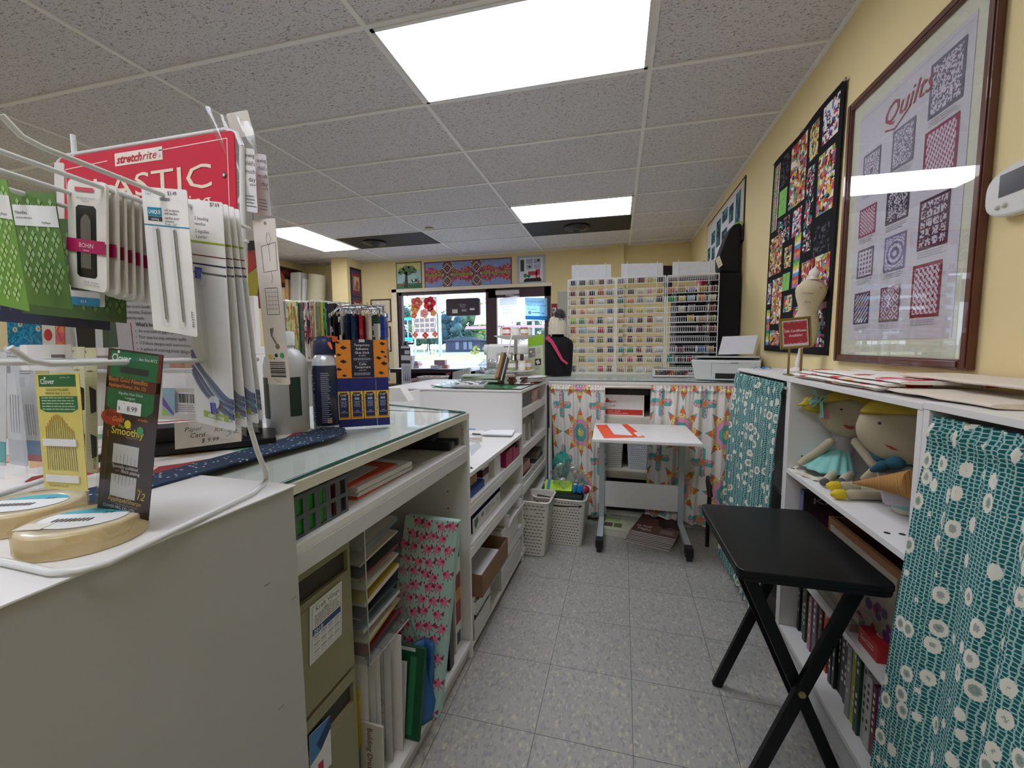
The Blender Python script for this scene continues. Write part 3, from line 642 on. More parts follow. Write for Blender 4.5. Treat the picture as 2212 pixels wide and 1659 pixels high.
def weave_basket(t, c, w, d, h, tw, td, m, rz=0, rows=11, cols=14, slot=True, dark='4a4a4a', rim=.012):
    """tapering plastic basket with slotted walls; c is the base centre"""
    T = Matrix.Translation(c) @ Matrix.Rotation(rz, 4, 'Z')
    R = min(w, d)*.16
    def outline(k, ins=0):
        W2, D2 = (w+(tw-w)*k)/2-ins, (d+(td-d)*k)/2-ins; pts = []
        for sx_, sy_, a0 in ((1, 1, 0), (-1, 1, 90), (-1, -1, 180), (1, -1, 270)):
            for q in (0, 30, 60, 90): a = math.radians(a0+q); pts.append((sx_*(W2-R)+R*math.cos(a), sy_*(D2-R)+R*math.sin(a)))
        return pts
    n = 16; g = G(T); v = []; f = []
    for k in (0, 1):
        for p in outline(k): v.append((*p, h*k))
    for k in (1, 0):
        for p in outline(k, .004): v.append((*p, h*k+(.005 if k == 0 else 0)))
    for q in range(3): f += [(q*n+i, q*n+(i+1) % n, (q+1)*n+(i+1) % n, (q+1)*n+i) for i in range(n)]
    f += [tuple(reversed(range(n))), tuple(range(3*n, 4*n))]; g.add(v, f, m); g.make('body', t, bev=0)
    g = G(T); o = outline(1, -.002); g.tube([(*p, h) for p in o], rim/2, m, 6, closed=True); g.make('rim', t)
    if slot:
        g = G(T); dk = mat(dark, .7)
        for side in range(4):
            along, off = (w, d) if side % 2 == 0 else (d, w); atop, otop = (tw, td) if side % 2 == 0 else (td, tw)
            RT = Matrix.Rotation(side*PI/2, 4, 'Z')
            for j in range(rows):
                k = (j+.9)/(rows+1); L_ = along+(atop-along)*k; D_ = (off+(otop-off)*k)/2; usable = L_-2*R*.7; nc = cols if side % 2 == 0 else max(5, int(cols*d/w))
                for i in range(nc):
                    if j in (rows-3,) and .3 < i/nc < .68: continue
                    x = -usable/2+usable*(i+.5)/nc+(usable/nc/4 if j % 2 else -usable/nc/4); s_ = usable/nc*.32; z = h*k
                    g.add([tuple(RT @ Vector(p)) for p in ((x-s_, -D_-.0012, z-.0022), (x+s_, -D_-.0012, z-.0022), (x+s_, -D_-.0012, z+.0022), (x-s_, -D_-.0012, z+.0022))], [(0, 1, 2, 3)], dk)
        g.make('slots', t)
    return t
for (a, c_, lb) in ((-.155, 'd8d6cc', 'cream woven basket on the lower shelf behind the rolling table, left one'), (-.0, 'd3d6dc', 'pale grey woven basket on the lower shelf behind the rolling table, right one')):
    p = K(a if a < -.1 else .018, 3.15, .36); t = thing('storage_basket', lb, 'basket', p, ang, 'woven baskets on the lower shelf')
    weave_basket(t, p, .125, .20, .215, .15, .23, mat(c_, .5), ang, 13, 8, dark='83837f')
# ================================================================ ROLLING TABLE
t = thing('rolling_table', 'white rolling table with metal legs on black casters in front of the star curtains', 'table', (.15, 2.7, 0), -.05)
WHT = mat('eeeeec', .35); STL = mat('b9c4c9', .35, metal=.25)
c1, c2, c3, c4 = un(1279, 948, 'z', .72), un(1519, 958, 'z', .72), un(1482, 922, 'z', .72), un(1288, 915, 'z', .72)
g = G(); g.prism([(c1.x, c1.y), (c2.x, c2.y), (c2.x-.01, c2.y+.52), (c1.x-.01, c1.y+.5)], .700, .72, WHT); g.make('tabletop', t, bev=.004)
for sx_, px in ((-1, -.093), (1, .413)):
    l = G(); l.box(px-.018, px+.018, 2.86, 2.90, .05, .699, STL); l.make('leg', t, bev=.002)
    f = G(); f.box(px-.018, px+.018, 2.52, 2.9, .045, .075, mat('c9d4d8', .35, metal=.2)); f.make('foot', t, bev=.002)
    for y in (2.52, 2.90):
        c = G(); c.box(px-.022, px+.022, y-.035, y+.025, .03, .078, mat('19191b', .4)); c.cyl((px-.014, y-.012, .022), (px+.014, y-.012, .022), .022, mat('232325', .5), 16); c.make('caster', t, bev=.001)
g = G(); a, b_ = un(1309, 1044, 'y', 2.872), un(1466, 1104, 'y', 2.872); g.box(-.075, .395, 2.872, 2.886, .145, .32, mat('e3e3e0', .4)); g.make('modesty_panel', t, bev=.001)
g = G(); g.cyl((-.105, 2.84, .66), (-.055, 2.84, .66), .012, mat('54585c', .4), 12); g.box(-.115, -.07, 2.83, 2.87, .645, .70, mat('8e969b', .35, metal=.4)); g.ball((-.045, 2.84, .66), .016, mat('4c4f53', .4), n=12); g.make('clamp_knob', t)
g = G(); g.ball((.383, 2.852, .60), .009, '16161a', n=10); g.box(.39, .425, 2.845, 2.858, .615, .622, '16161a'); g.make('screw_knob', t)
def slab(name, z0, z1, pts, m, par=None, bev=0):
    g = G(); g.prism(pts, z0, z1, m); return g.make(name, par, bev=bev) if par is not None else g
def pxpoly(pts, z): return [tuple(un(x, y, 'z', z))[:2] for x, y in pts]
o = slab('', .7205, .7225, pxpoly([(1287, 918), (1355, 916), (1393, 944), (1305, 946)], .7225), mat('f2592f', .6))
o = thing('folder', 'bright orange folder lying open on the rolling table', 'folder', un(1340, 930, 'z', .72)); slab('cover', .7205, .722, pxpoly([(1287, 918), (1355, 916), (1393, 944), (1305, 946)], .722), mat('f2592f', .6), o); slab('tab', .7222, .7228, pxpoly([(1368, 934), (1380, 933), (1388, 942), (1378, 943)], .7228), mat('efe6df', .6), o)
g = slab('', .7232, .727, pxpoly([(1311, 917), (1342, 916), (1366, 940), (1327, 938)], .727), mat('e9e9ee', .6)); one(g, 'paper_stack', 'small stack of white printed sheets on the orange folder', 'papers')
# magazines on the floor under the table
mg = 0
def mags(px0, n, c, lb, w, d, rz, dx, cov, group):
    for i in range(n):
        z = .0012+i*.0085; p = px0+Vector((dx*i-.0, .004*i, 0)); t = thing('magazine', lb % (['bottom', 'second', 'third', 'fourth', 'fifth', 'sixth', 'seventh', 'eighth', 'top'][i] if i < n-1 else 'topmost'), 'magazine', (p.x, p.y, z), rz+.015*math.sin(i*2), group)
        T = Matrix.Translation((p.x, p.y, z)) @ Matrix.Rotation(rz+.015*math.sin(i*2), 4, 'Z')
        g = G(T); g.box(-w/2, w/2, -d/2, d/2, 0, .0068, mat('d9d6cf', .6)); g.make('pages', t); g = G(T); g.box(-w/2-.001, w/2+.001, -d/2-.001, d/2+.001, .007, .0078, mat(c, .35)); g.make('cover', t)
        if i == n-1:
            cd = Card((0, 0, 0), (1, 0, 0), (0, -1, 0), body=False); cd.g.T = T @ Matrix.Translation((-w/2, -d/2, .008)); cd.W, cd.H = w, d; cd.e = .0003; cov(cd); cd.g.make('cover_print', t)
def cov1(c):
    c.P([(.3, .05), (.62, .0), (1, .12), (1, .6), (.8, .5), (.62, .62), (.5, .3)], '3a2623'); c.P([(.45, .32), (.6, .24), (.78, .4), (.7, .62), (.52, .5)], '2a1b1a', 2); c.R(0, .0, 1, .05, '7a5550')
    c.T('in Full', .06, .72, .09, 'f1ece6', bold=.012); c.T('Flight', .12, .87, .09, 'f1ece6', bold=.012); c.lines(.62, .95, .7, .9, 4, 'd8cfc6')
def cov2(c):
    c.R(.1, .08, .75, .16, 'cfcfd2'); c.R(.05, .3, .5, .55, 'b7cf8a'); c.R(.05, .62, .3, .85, '5b5348'); c.R(.34, .62, .58, .85, '6d7a56'); c.T('2011', .15, .2, .1, '3b3d3f')
mags(Vector((.235, 2.78, 0)), 8, '6b4a45', '%s brown-covered magazine in the fanned pile under the rolling table', .27, .30, -.32, .005, cov1, 'brown magazines under the rolling table')
mags(Vector((.04, 2.86, 0)), 5, 'd5dcc0', '%s pale green magazine in the pile beside the left table foot', .22, .28, -.12, -.002, cov2, 'pale magazines under the rolling table')
# ================================================================ BLACK FOLDING TRAY TABLE
BK = mat('0e0e10', .38, var=.1, scale=30, coat=.06, spec=.3, name='black_lacquer')
t = thing('folding_table', 'black wooden folding tray table standing in front of the open bookcase', 'table', (.48, 1.39, 0), .04)
T = Matrix.Translation((.474, 1.385, 0)) @ Matrix.Rotation(.02, 4, 'Z')
pts = []
for cx, cy, a0 in ((.152, -.22, -90), (.152, .22, 0), (-.145, .215, 90), (-.145, -.21, 180)):
    pts += [(cx+.025*math.cos(math.radians(a0+q)), cy+.025*math.sin(math.radians(a0+q))) for q in (0, 30, 60, 90)]
g = G(T); g.prism(pts, .645, .662, BK); g.prism([(x*.985, y*.99) for x, y in pts], .632, .645, BK); g.make('tabletop', t, bev=.003)
def bar(p0, p1, w, d, m):
    """flat wooden bar; w across, d thick"""
    p0, p1 = Vector(p0), Vector(p1); ax = (p1-p0); L_ = ax.length; ax.normalize(); r = Vector((0, 1, 0)).cross(ax).normalized() if abs(ax.y) < .9 else Vector((1, 0, 0)); u = ax.cross(r).normalized()
    TT = Matrix.Identity(4)
    for i in range(3): TT[i][0] = r[i]; TT[i][1] = u[i]; TT[i][2] = ax[i]; TT[i][3] = p0[i]
    g = G(TT); g.box(-w/2, w/2, -d/2, d/2, 0, L_, m); return g
for y, yy in ((1.205, 1.225), (1.55, 1.53)):
    yo = y-.02 if y < 1.3 else y+.02
    bar((.335, yo, .003), (.60, yo, .63), .032, .018, BK).make('leg', t, bev=.002) if False else None
yn, yf = 1.20, 1.575
ends = {'a': (un(1543, 1478, 'z', .012), None)}
for nme, p0, p1 in (('leg', (.365, yf, .0), (.60, yf, .632)), ('leg', (.365, yn, .0), (.60, yn, .632)), ('leg', (.62, yf-.022, .0), (.345, yf-.022, .632)), ('leg', (.62, yn+.022, .0), (.345, yn+.022, .632))):
    bar(p0, p1, .032, .019, BK).make(nme, t, bev=.002)
g = G(); g.cyl((.60, yn, .60), (.60, yf, .60), .011, BK, 12); g.make('crossbar', t); g = G(); g.cyl((.604, yn+.022, .05), (.604, yf-.022, .05), .010, BK, 12); g.make('crossbar', t)
for y in (yn-.012, yf-.012):
    g = G(); g.cyl((.483, y+.002, .318), (.483, y-.002, .318), .009, mat('b8a878', .3, metal=.8), 12); g.make('rivet', t)
# black chair arm peeping out behind the curtain
t = thing('chair', 'black chair almost hidden behind the teal curtain, only its arm seen', 'chair', (.56, 2.72, 0))
g = G(); g.tube([(.535, 2.60, .355), (.53, 2.62, .40), (.54, 2.70, .415), (.56, 2.80, .41)], .014, mat('1a1a1c', .5), 8); g.make('armrest', t)
g = G(); g.tube([(.545, 2.66, .405), (.55, 2.72, .2), (.55, 2.72, 0)], .012, mat('1a1a1c', .5), 8); g.make('leg', t)
# ================================================================ FOREGROUND: THE WIRE HOOK RACK WITH ITS PACKETS
WH = mat('dfe3e4', .3, var=.02, name='white_enamelled_wire'); CLR = clear('fafbfc', .04, .06, name='clear_plastic'); BAG = clear('f4f6f8', .10, .12, .10, name='clear_bag_film')
YR = .60
rk = thing('hook_rack', 'white wire hook rack with a red elastic sign on the left foreground cabinet', 'display rack', (-.85, .45, 1.0))
tl, tr = un(119, 330, 'y', YR), un(520, 275, 'y', YR); xl, xr, zt = tl.x, tr.x, (tl.z+tr.z)/2
zt = tr.z
fr = [(xl, YR, 1.003), (xl, YR, zt-.03), (xl+.009, YR, zt-.009), (xl+.03, YR, zt), (xr-.03, YR, zt), (xr-.009, YR, zt-.009), (xr, YR, zt-.03)]
q = [un(525, 498, 'y', YR), un(529, 700, 'y', YR), un(536, 900, 'y', YR), un(541, 925, 'y', YR), un(556, 975, 'y', YR), un(574, 1020, 'y', YR-.005)]
fr += [tuple(p) for p in q]
b1 = un(575, 1040, 'z', 1.006); b2 = un(545, 1065, 'z', 1.006); b3 = un(230, 1217, 'z', 1.006); b4 = un(170, 1233, 'z', 1.006); b5 = un(110, 1236, 'z', 1.006); b6 = un(0, 1212, 'z', 1.006)
g = G(); g.tube(fr[:7], .0042, WH, 8); g.tube(fr[6:]+[tuple(b1), tuple(b2), tuple(b3), tuple(b4), tuple(b5), tuple(b6), (b6.x-.25, b6.y-.005, 1.006), (xl, YR-.03, 1.006), (xl, YR, 1.02)], .0042, WH, 8); g.make('frame', rk)
g = G(); g.tube([(xl, YR, 1.42), (xr, YR, 1.42)], .003, WH); g.tube([(xl, YR, 1.2), (xr, YR, 1.2)], .003, WH); g.make('crossbar', rk)
g = G(); g.tube([(xl+.05, YR, zt-.01), (xl+.05, YR, zt+.035)], .004, WH); g.make('bracket', rk); g = G(); g.tube([(xr-.01, YR-.002, 1.435), (xr-.01, YR-.03, 1.435), (xr+.012, YR-.03, 1.435)], .003, WH); g.make('bracket', rk)
c = Card(*px3('y', YR-.006, (128, 342), (505, 281), (140, 505)), th=.002, m='d4203f', corner=.008)
c.L([(.035, .16), (.30, .13)], .004, 'f6d8cf'); c.L([(.60, .10), (.965, .08), (.965, .93), (.035, .93), (.035, .16)], .004, 'f6d8cf')
c.R(.345, .055, .62, .215, 'f1ece0'); c.T('stretch', .355, .185, .10, 'c9243c', shear=.3, bold=.03, fit=.15); c.T('rite', .508, .185, .10, 'c9243c', shear=.3, fit=.08); c.T('®', .60, .185, .03, 'c9243c')
c.T('ELASTIC', .10, .62, .29, 'f5ead2', fit=.78); c.T('for Sewing', .42, .84, .155, 'f5ead2', fit=.45)
c.D(.945, .50, .011, '55504e', 3); c.D(.945, .50, .006, 'e8e4e0', 4); c.g.make('sign', rk)
def hookrod(x, z0, ynear, zn, tip=True, r=.0033, yb=YR):
    pts = [(x, yb, z0), (x, ynear+.02, zn)]
    if tip: pts += [(x, ynear+.004, zn+.004), (x, ynear-.010, zn+.018)]
    g = G(); g.tube(pts, r, WH, 8); g.make('hook', rk)
hookrod(-.60, 1.440, .318, 1.457); hookrod(-.66, 1.443, .26, 1.462); hookrod(-.72, 1.443, .26, 1.46); hookrod(-.79, 1.443, .3, 1.46); hookrod(-.60, 1.222, .305, 1.226, r=.0035); hookrod(-.66, 1.22, .27, 1.228); hookrod(-.74, 1.222, .30, 1.228); hookrod(-.84, 1.222, .32, 1.228)
def pack(name, lb, cat, y, tl, tr, bl, group=None, bag=None, hang=0, m='f1f1ee', corner=.003, th=.0008):
    """a hanging card; returns (thing, Card)"""
    P = px3('y', y, tl, tr, bl); base = P[2]
    t = thing(name, lb, cat, (base.x, base.y, base.z), group=group)
    return t, Card(*P, th=th, m=m, corner=corner)
def hole(c, x0, x1, y, m='3a3d40'):
    c.R(x0, y-.008, x1, y+.008, m, 3); c.D(x0, y, .0, m, 3) if 0 else None
# --- soft sculpture doll needles
t, c = pack('needle_packet', 'white blister card of two long doll needles priced 3.49 on the front hook', 'needle packet', .462, (305, 403), (403, 410), (331, 712))
c.R(.40, .065, .62, .085, '8d9093', 3); c.T('$3.49', .58, .045, .026, '25282b'); c.T('2 pcs', .08, .05, .018, '2a8fb5')
c.R(.10, .135, .42, .195, '1f8fb0'); c.T('UNIQUE', .26, .178, .026, 'f3f8fa', 'c', wmax=.27, bold=.02); c.R(.10, .197, .42, .228, '3a4145'); c.T('sewing', .26, .221, .018, 'f3f8fa', 'c')
for i, s_ in enumerate(('soft sculpture', 'doll needles', 'aiguilles pour', 'poupées', '9 cm - 3½"')): c.T(s_, .48, .155+.022*i+(.008 if i > 1 else 0), .017, '3c4043', wmax=.44)
c.R(0, .252, 1, .262, '2b93b8'); c.T('3012777', .93, .96, .028, '2c2c2c') if 0 else None; c.g.make('card', t)
for x in (.32, .70):
    g = G(c.g.T.copy()); X0, Z0 = x*c.W, .70*c.H
    g.tube([(X0, .72*c.H, .002), (X0+.004, .05*c.H+.008, .002)], .0016, mat('b9bcc0', .25, metal=.9), 6); g.ball((X0, .715*c.H, .002), .0022, mat('b9bcc0', .25, metal=.9), sx=.7, n=8); g.make('needle', t)
    g = G(c.g.T.copy()); g.tube([(X0, .74*c.H, .001), (X0+.004, .04*c.H, .001)], .0062, CLR, 10); g.make('blister', t)
g = G(c.g.T.copy() @ Matrix.Rotation(PI/2, 4, 'Z')); g.text('3012777', .012, -.965*c.W, .0045, mat('2c2c2c'), z=.0005); g.make('stock_number', t)
# --- beading needle packets behind it
for i in range(4):
    y = .50+i*.012; dx = (0, 13, 26, 38)[i]; db = (0, 25, 50, 60)[i]
    t, c = pack('needle_packet', 'tall white beading needle packet with blue bead print, %s on its hook' % ('frontmost', 'second', 'third', 'rearmost')[i], 'needle packet', y, (392+dx, 428+i*5), (480+dx*.95, 437+i*5), (424+db, 911-i*8), group='tall beading needle packets')
    x1 = 1.0
    if i == 0: c.T('$7.69', .70, .022, .016, '2b2b2b', wmax=.3); c.T('2 beading', .30, .085, .014, '6b6b68', wmax=.55); c.T('needles', .30, .108, .014, '6b6b68'); c.T('5 aiguilles', .30, .14, .014, '6b6b68', wmax=.55); c.T('à perler', .30, .163, .014, '6b6b68')
    c.R(0, .175, 1, .185, 'a9b93f')
    for k, (cc, w) in enumerate((('7a2b3d', .005), ('2f3b66', .007), ('33343a', .009))): c.R(0, .235+.037*k, 1.0, .235+.037*k+w, cc)
    # twisted strand of beads printed on the card
    for s_ in range(7):
        pts = []
        for k in range(13):
            u = k/12; yy = .755+.165*(1-(1-u)**1.9)+.013*(s_-3)+.006*math.sin(u*9+s_)-.028*(1-u)*(s_ < 3)
            pts.append((u, yy-.02))
        c.L(pts, .075, ('3b5b9a', '27386f', '5f93bd', '2c3c7a', '6ca3c4', '2b3768', '44619c')[s_], 1+(s_ % 2))
    c.R(.22, .935, .86, .965, '9cb520', 2); c.T('ultra long', .54, .96, .018, 'f4f8e4', 'c', 3, wmax=.4, bold=.02)
    c.g.make('card', t)
    g = G(c.g.T.copy() @ Matrix.Rotation(PI/2, 4, 'Z')); g.text('3012201', .012, -.955*c.W, .0055, mat('2c2c2c'), z=.0006); g.make('stock_number', t)
    Wd, Hd = c.W, c.H
    if i < 2:
        g = G(c.g.T.copy()); g.tube([(.38*Wd, .66*Hd, .005), (.55*Wd, .12*Hd, .005)], .0032, CLR, 10); g.make('needle_tube', t)
        for (fx, fy) in ((.38, .66), (.56, .115)):
            g = G(c.g.T.copy()); sgn = 1 if fy > .5 else -1; g.cyl((fx*Wd, fy*Hd, .003), (fx*Wd, fy*Hd, .0045), .0095, mat('dfe2e6', .3), 18); g.cyl((fx*Wd, fy*Hd, .005), (fx*Wd+.001, fy*Hd+sgn*.016, .005), .0042, mat('2a35b5', .35), 12); g.make('tube_cap', t)
    g = G(c.g.T.copy()); g.poly([(-.004, -.012, .009), (Wd+.008, -.010, .009), (Wd+.006, .70*Hd, .009), (-.003, .70*Hd, .009)], BAG); g.make('bag', t)
# --- the row of needle envelopes with a magenta band
for i in range(6):
    y = .43+.012*i; dx = (0, 24, 41, 58, 75, 92)[i]; k = 1-.004*i; tx = (145+dx*.95, 386+i*7)
    t, c = pack('needle_envelope', 'cream needle envelope with a magenta band, %s' % ('frontmost of the row', 'second in the row', 'third in the row', 'fourth in the row', 'fifth in the row', 'last in the row')[i], 'needle envelope', y, tx, (tx[0]+84, tx[1]+8), (149+dx*1.02, 619+i*5), 'cream needle envelopes with magenta bands', m='e6e3dc', corner=.008, th=.003)
    c.R(.22, .065, .70, .10, 'b9a9a6' if i else 'cf4a5d', 2)
    c.T('Manufacture Française', .5, .165, .018, '8d877a', 'c', shear=.4, wmax=.8); c.T('DEPUIS 1833', .5, .195, .012, '8d877a', 'c')
    c.g.prism([(x*c.W, (1-y_)*c.H) for x, y_ in ((.22, .25), (.28, .225), (.68, .225), (.74, .25), (.76, .86), (.70, .885), (.30, .885), (.24, .86))], .0001, .0003, mat('17181b', .3))
    for s_ in range(12):
        x = .37+.022*s_; top = .36-.055*math.sin(PI*(s_+.5)/12); c.R(x, top, x+.008, .80, 'b9b3a4', 2)
    c.R(0, .535, 1, .655, 'b3125b', 3); c.T('BOHIN', .53, .61, .042, 'f2dfe6', 'c', 4, wmax=.72); c.T('FRANCE', .53, .642, .014, 'f2dfe6', 'c', 4, wmax=.35)
    c.T('DÉCOR - FRONCER', .62, .935, .015, '4c4a45', 'c', wmax=.6); c.T('KNOTTING - PLEATING', .64, .96, .013, '6c6a65', 'c', wmax=.65)
    c.g.make('envelope', t)
    g = G(c.g.T.copy()); g.box(.245*c.W, .755*c.W, .13*c.H, .76*c.H, .0015, .0017, CLR); g.make('window', t)
t, c = pack('needle_envelope', 'needle envelope turned edge-on left of the row, with a magenta corner', 'needle envelope', .52, (117, 350), (138, 352), (119, 612), m='dcdad4')
c.R(0, .555, 1, .73, 'd3275f'); c.T('N', .3, .66, .04, 'f6dbe4'); c.R(.0, .20, .22, .52, '77746c'); c.g.make('envelope', t)
t, c = pack('needle_box', 'small white box with a turquoise foot just under the front envelope', 'needle box', .475, (149, 612), (216, 617), (150, 657), m='eceeee', th=.006)
c.R(0, .62, 1, 1, '1f93c4'); c.T('qty 6', .4, .85, .14, 'dff2f8'); c.R(.08, .0, .85, .3, '26282a'); c.g.make('card', t)
# --- green plaid needle sleeves
def plaid(c, base, hi, dk, x0=0, y0=0, x1=1, y1=1, n=5):
    st = (x1-x0)/n; r_ = c.W/c.H; rows = int((y1-y0)/(st*r_))+1
    for j in range(rows+1):
        for i in range(n+1):
            cx = x0+(i+.5*(j % 2))*st; cy = y0+j*st*r_*1.0
            if not (x0+st*.3 < cx < x1-st*.3 and y0+st*r_*.3 < cy < y1-st*r_*.4): continue
            s_ = st*.24
            for (ux, uy) in ((-s_, 0), (s_, 0), (0, -s_*1.6), (0, s_*1.6)):
                a, b_ = cx+ux*.9, cy+uy*.9*r_; w = s_*.7
                c.P([(a-w, b_), (a, b_+w*1.4*r_), (a+w, b_), (a, b_-w*1.4*r_)], hi, 2)
            c.L([(cx-s_, cy-s_*1.5*r_), (cx+s_, cy+s_*1.5*r_)], .008, dk, 3); c.L([(cx-s_, cy+s_*1.5*r_), (cx+s_, cy-s_*1.5*r_)], .008, dk, 3)
for i, (tl, tr, bl, y, lb, cols) in enumerate((((-70, 378), (14, 388), (-20, 655), .36, 'bright green plaid needle sleeve cut by the left edge of the photo', ('6f9e3f', 'a9cf84', '3b5c22')),
        ((22, 412), (117, 415), (62, 657), .42, 'green plaid needle sleeve with a white title label', ('587f39', '93b878', '2c4520')),
        ((40, 470), (268, 476), (50, 676), .50, 'dark green plaid sleeve hanging low behind the other green ones', ('3f5b2c', '5f7d45', '24361c')),
        ((-60, 480), (240, 480), (-55, 690), .53, 'navy plaid sleeve behind the green sleeves', ('1f2745', '37406a', '12172c')))):
    t, c = pack('needle_sleeve', lb, 'needle sleeve', y, tl, tr, bl, 'plaid needle sleeves', m=cols[0], corner=.001)
    plaid(c, cols[0], cols[1], cols[2], n=(4, 4, 9, 12)[i])
    if i < 2:
        c.R(.0, .12, 1, .30, 'e9eaea', 4); c.T('Needles', .35 if i == 0 else .05, .20, .032, '3a3d40', l=5, wmax=.5); c.T('Applique', .62, .275, .022, '6b6e70', l=5, wmax=.35); c.lines(.05, .5, .225, .26, 1, 'a0a3a6', 5)
    c.g.make('sleeve', t)
# --- lower hooks: black needle packet, yellow packet, cream cards, clear bags
t, c = pack('needle_packet', 'dark red-black needle packet priced 8.99 on the lower front hook', 'needle packet', .40, (235, 751), (352.5, 767), (210, 1097), m='2a1716', corner=.001)
c.R(.05, .01, .93, .165, '116b3a'); c.R(0, 0, .05, .23, '5b1a1c'); c.R(.93, 0, 1, .23, '6b1a1c'); c.T('Clover', .08, .07, .042, 'e9f1e8', bold=.02, wmax=.36); c.D(.20, .015, .022, 'e9f1e8', 2); c.T('Art No.4972', .58, .052, .018, 'dfe9df', wmax=.34)
c.R(.25, .098, .78, .135, '2b2f30', 3); c.R(0, .165, 1, .235, '5a1c1a'); c.T('Black Gold Needles', .05, .19, .026, 'e2a145', wmax=.86); c.T('Appliqué/Sharps (No.12)', .05, .222, .02, 'e2a145', wmax=.85)
c.P([(.04, .235), (.92, .235), (.92, .335), (.80, .375), (.14, .365), (.04, .34)], '11683a', 2)
for i, s_ in enumerate(('Aiguilles Noir-Doré', 'Longues', 'Agujas Oro Negro', 'Applicación', 'Schwarz-Gold')): c.T(s_, .48, .262+.024*i, .016, 'e9efe7', 'c', 3, wmax=.6)
c.R(.25, .30, .70, .375, 'f2f2ef', 4); c.T('$', .28, .355, .02, '333333', l=5); c.T('8.99', .44, .358, .032, '2a2a2a', l=5); c.D(.38, .315, .008, '333333', 5)
c.D(.16, .41, .21, 'b02a20', 2, 18, .58); c.T('Black', .04, .405, .036, '2a0f0c', l=3, shear=.3); c.T('Gold', .18, .43, .032, 'e9b455', l=4, shear=.3); c.R(.64, .385, .86, .41, '4b2018'); c.T('6 needles', .66, .403, .013, 'e2a145', wmax=.18)
c.T('Pierces', .30, .465, .024, 'e3cf3d', shear=.1); c.T('Smoothly', .17, .505, .046, 'e8d43a', bold=.01, wmax=.70); c.T('through fabric', .45, .52, .012, 'b98d3f'); c.D(.48, .435, .062, 'e9d42f', 6); c.D(.72, .46, .062, '2f9a4d', 6)
c.L([(.11, .49), (.10, .82)], .008, '8c4a1f', 2); c.L([(.11, .49), (.11, .53)], .02, 'c06a2b', 2)
for (x0, y0, x1, y1, up) in ((.23, .565, .72, .685, 0), (.23, .755, .72, .895, 1)):
    c.R(x0, y0, x1, y1, 'c9c7c4', 2)
    for k in range(6):
        x = x0+.08+.07*k; c.R(x, (y0 if up else y1-.07+.01*abs(k-2.5)), x+.008, (y0+.07-.01*abs(k-2.5) if up else y1), '7b7873', 3)
c.T('Specially polished', .24, .712, .02, 'ece9e3', wmax=.62); c.T('with', .30, .737, .013, 'a59c92'); c.T('Black plating', .42, .738, .02, 'ece9e3', wmax=.46); c.L([(.2, .70), (.02, .70)], .002, '6b5b52')
c.T('No.', .76, .835, .018, 'd9c23f'); c.T('12', .76, .885, .048, 'd9c23f', shear=.3); c.T('Appliqué/Sharps', .20, .925, .028, 'd9b53f', wmax=.66); c.T('Experience the Clover difference', .36, .945, .009, 'a59c92'); c.T('CLOVER MFG. CO., LTD.', .12, .972, .018, 'e6e2da', wmax=.62)
c.g.make('card', t)
g = G(c.g.T.copy()); g.box(-.003, c.W+.003, -.002, c.H+.002, .0015, .0018, CLR); g.make('clear_sleeve', t)
t, c = pack('needle_packet', 'yellow packet of gold eye needles with a green head on the lower hook', 'needle packet', .375, (75, 808), (170, 806), (96, 1055), m='e9d873', corner=.001)
c.R(.08, .01, .92, .11, '116b3a'); c.T('Clover', .12, .085, .042, 'e9f1e8', bold=.02, wmax=.36); c.D(.23, .035, .022, 'e9f1e8', 2); c.T('Art No. 236', .58, .04, .016, 'dfe9df', wmax=.3)
c.T('GOLD EYE MILLINERS', .5, .145, .02, '3d3a22', 'c', wmax=.74); c.T('NEEDLES (NO. 3, 5, 7, 9)', .5, .175, .02, '3d3a22', 'c', wmax=.72)
c.P([(.07, .19), (.93, .19), (.93, .295), (.80, .325), (.20, .325), (.07, .30)], '1d7040', 2); c.lines(.12, .88, .20, .32, 5, 'b9d3ae', 3, .05)
for k in range(14):
    x = .17+.048*k; tp = .42-.075*math.cos((k-5.5)/9*PI); bt = .83; c.L([(x, tp), (x+.004*(k-6), bt)], .012, '7b6a45', 3); c.R(x-.01, tp, x+.012, tp+.05, 'c79a3a', 4)
c.g.box(.10*c.W, .86*c.W, .385*c.H, .445*c.H, .0008, .002, mat('f2f2ee', .7)); c.g.box(.10*c.W, .86*c.W, .07*c.H, .13*c.H, .0008, .002, mat('f2f2ee', .7)); c.T('CLOVER MFG.CO.,LTD.', .14, .975, .016, '5c5833', wmax=.6); c.g.make('card', t)
g = G(c.g.T.copy()); g.box(-.004, c.W+.004, -.003, c.H+.05, .003, .0033, CLR); g.make('bag', t)
t, c = pack('hang_tag', 'blank white header card behind the upturned hook end at left', 'hang tag', .42, (42, 745), (153, 744), (46, 800), m='eceded'); c.R(.62, .38, .88, .50, '6b6c66', 3); c.g.make('card', t)
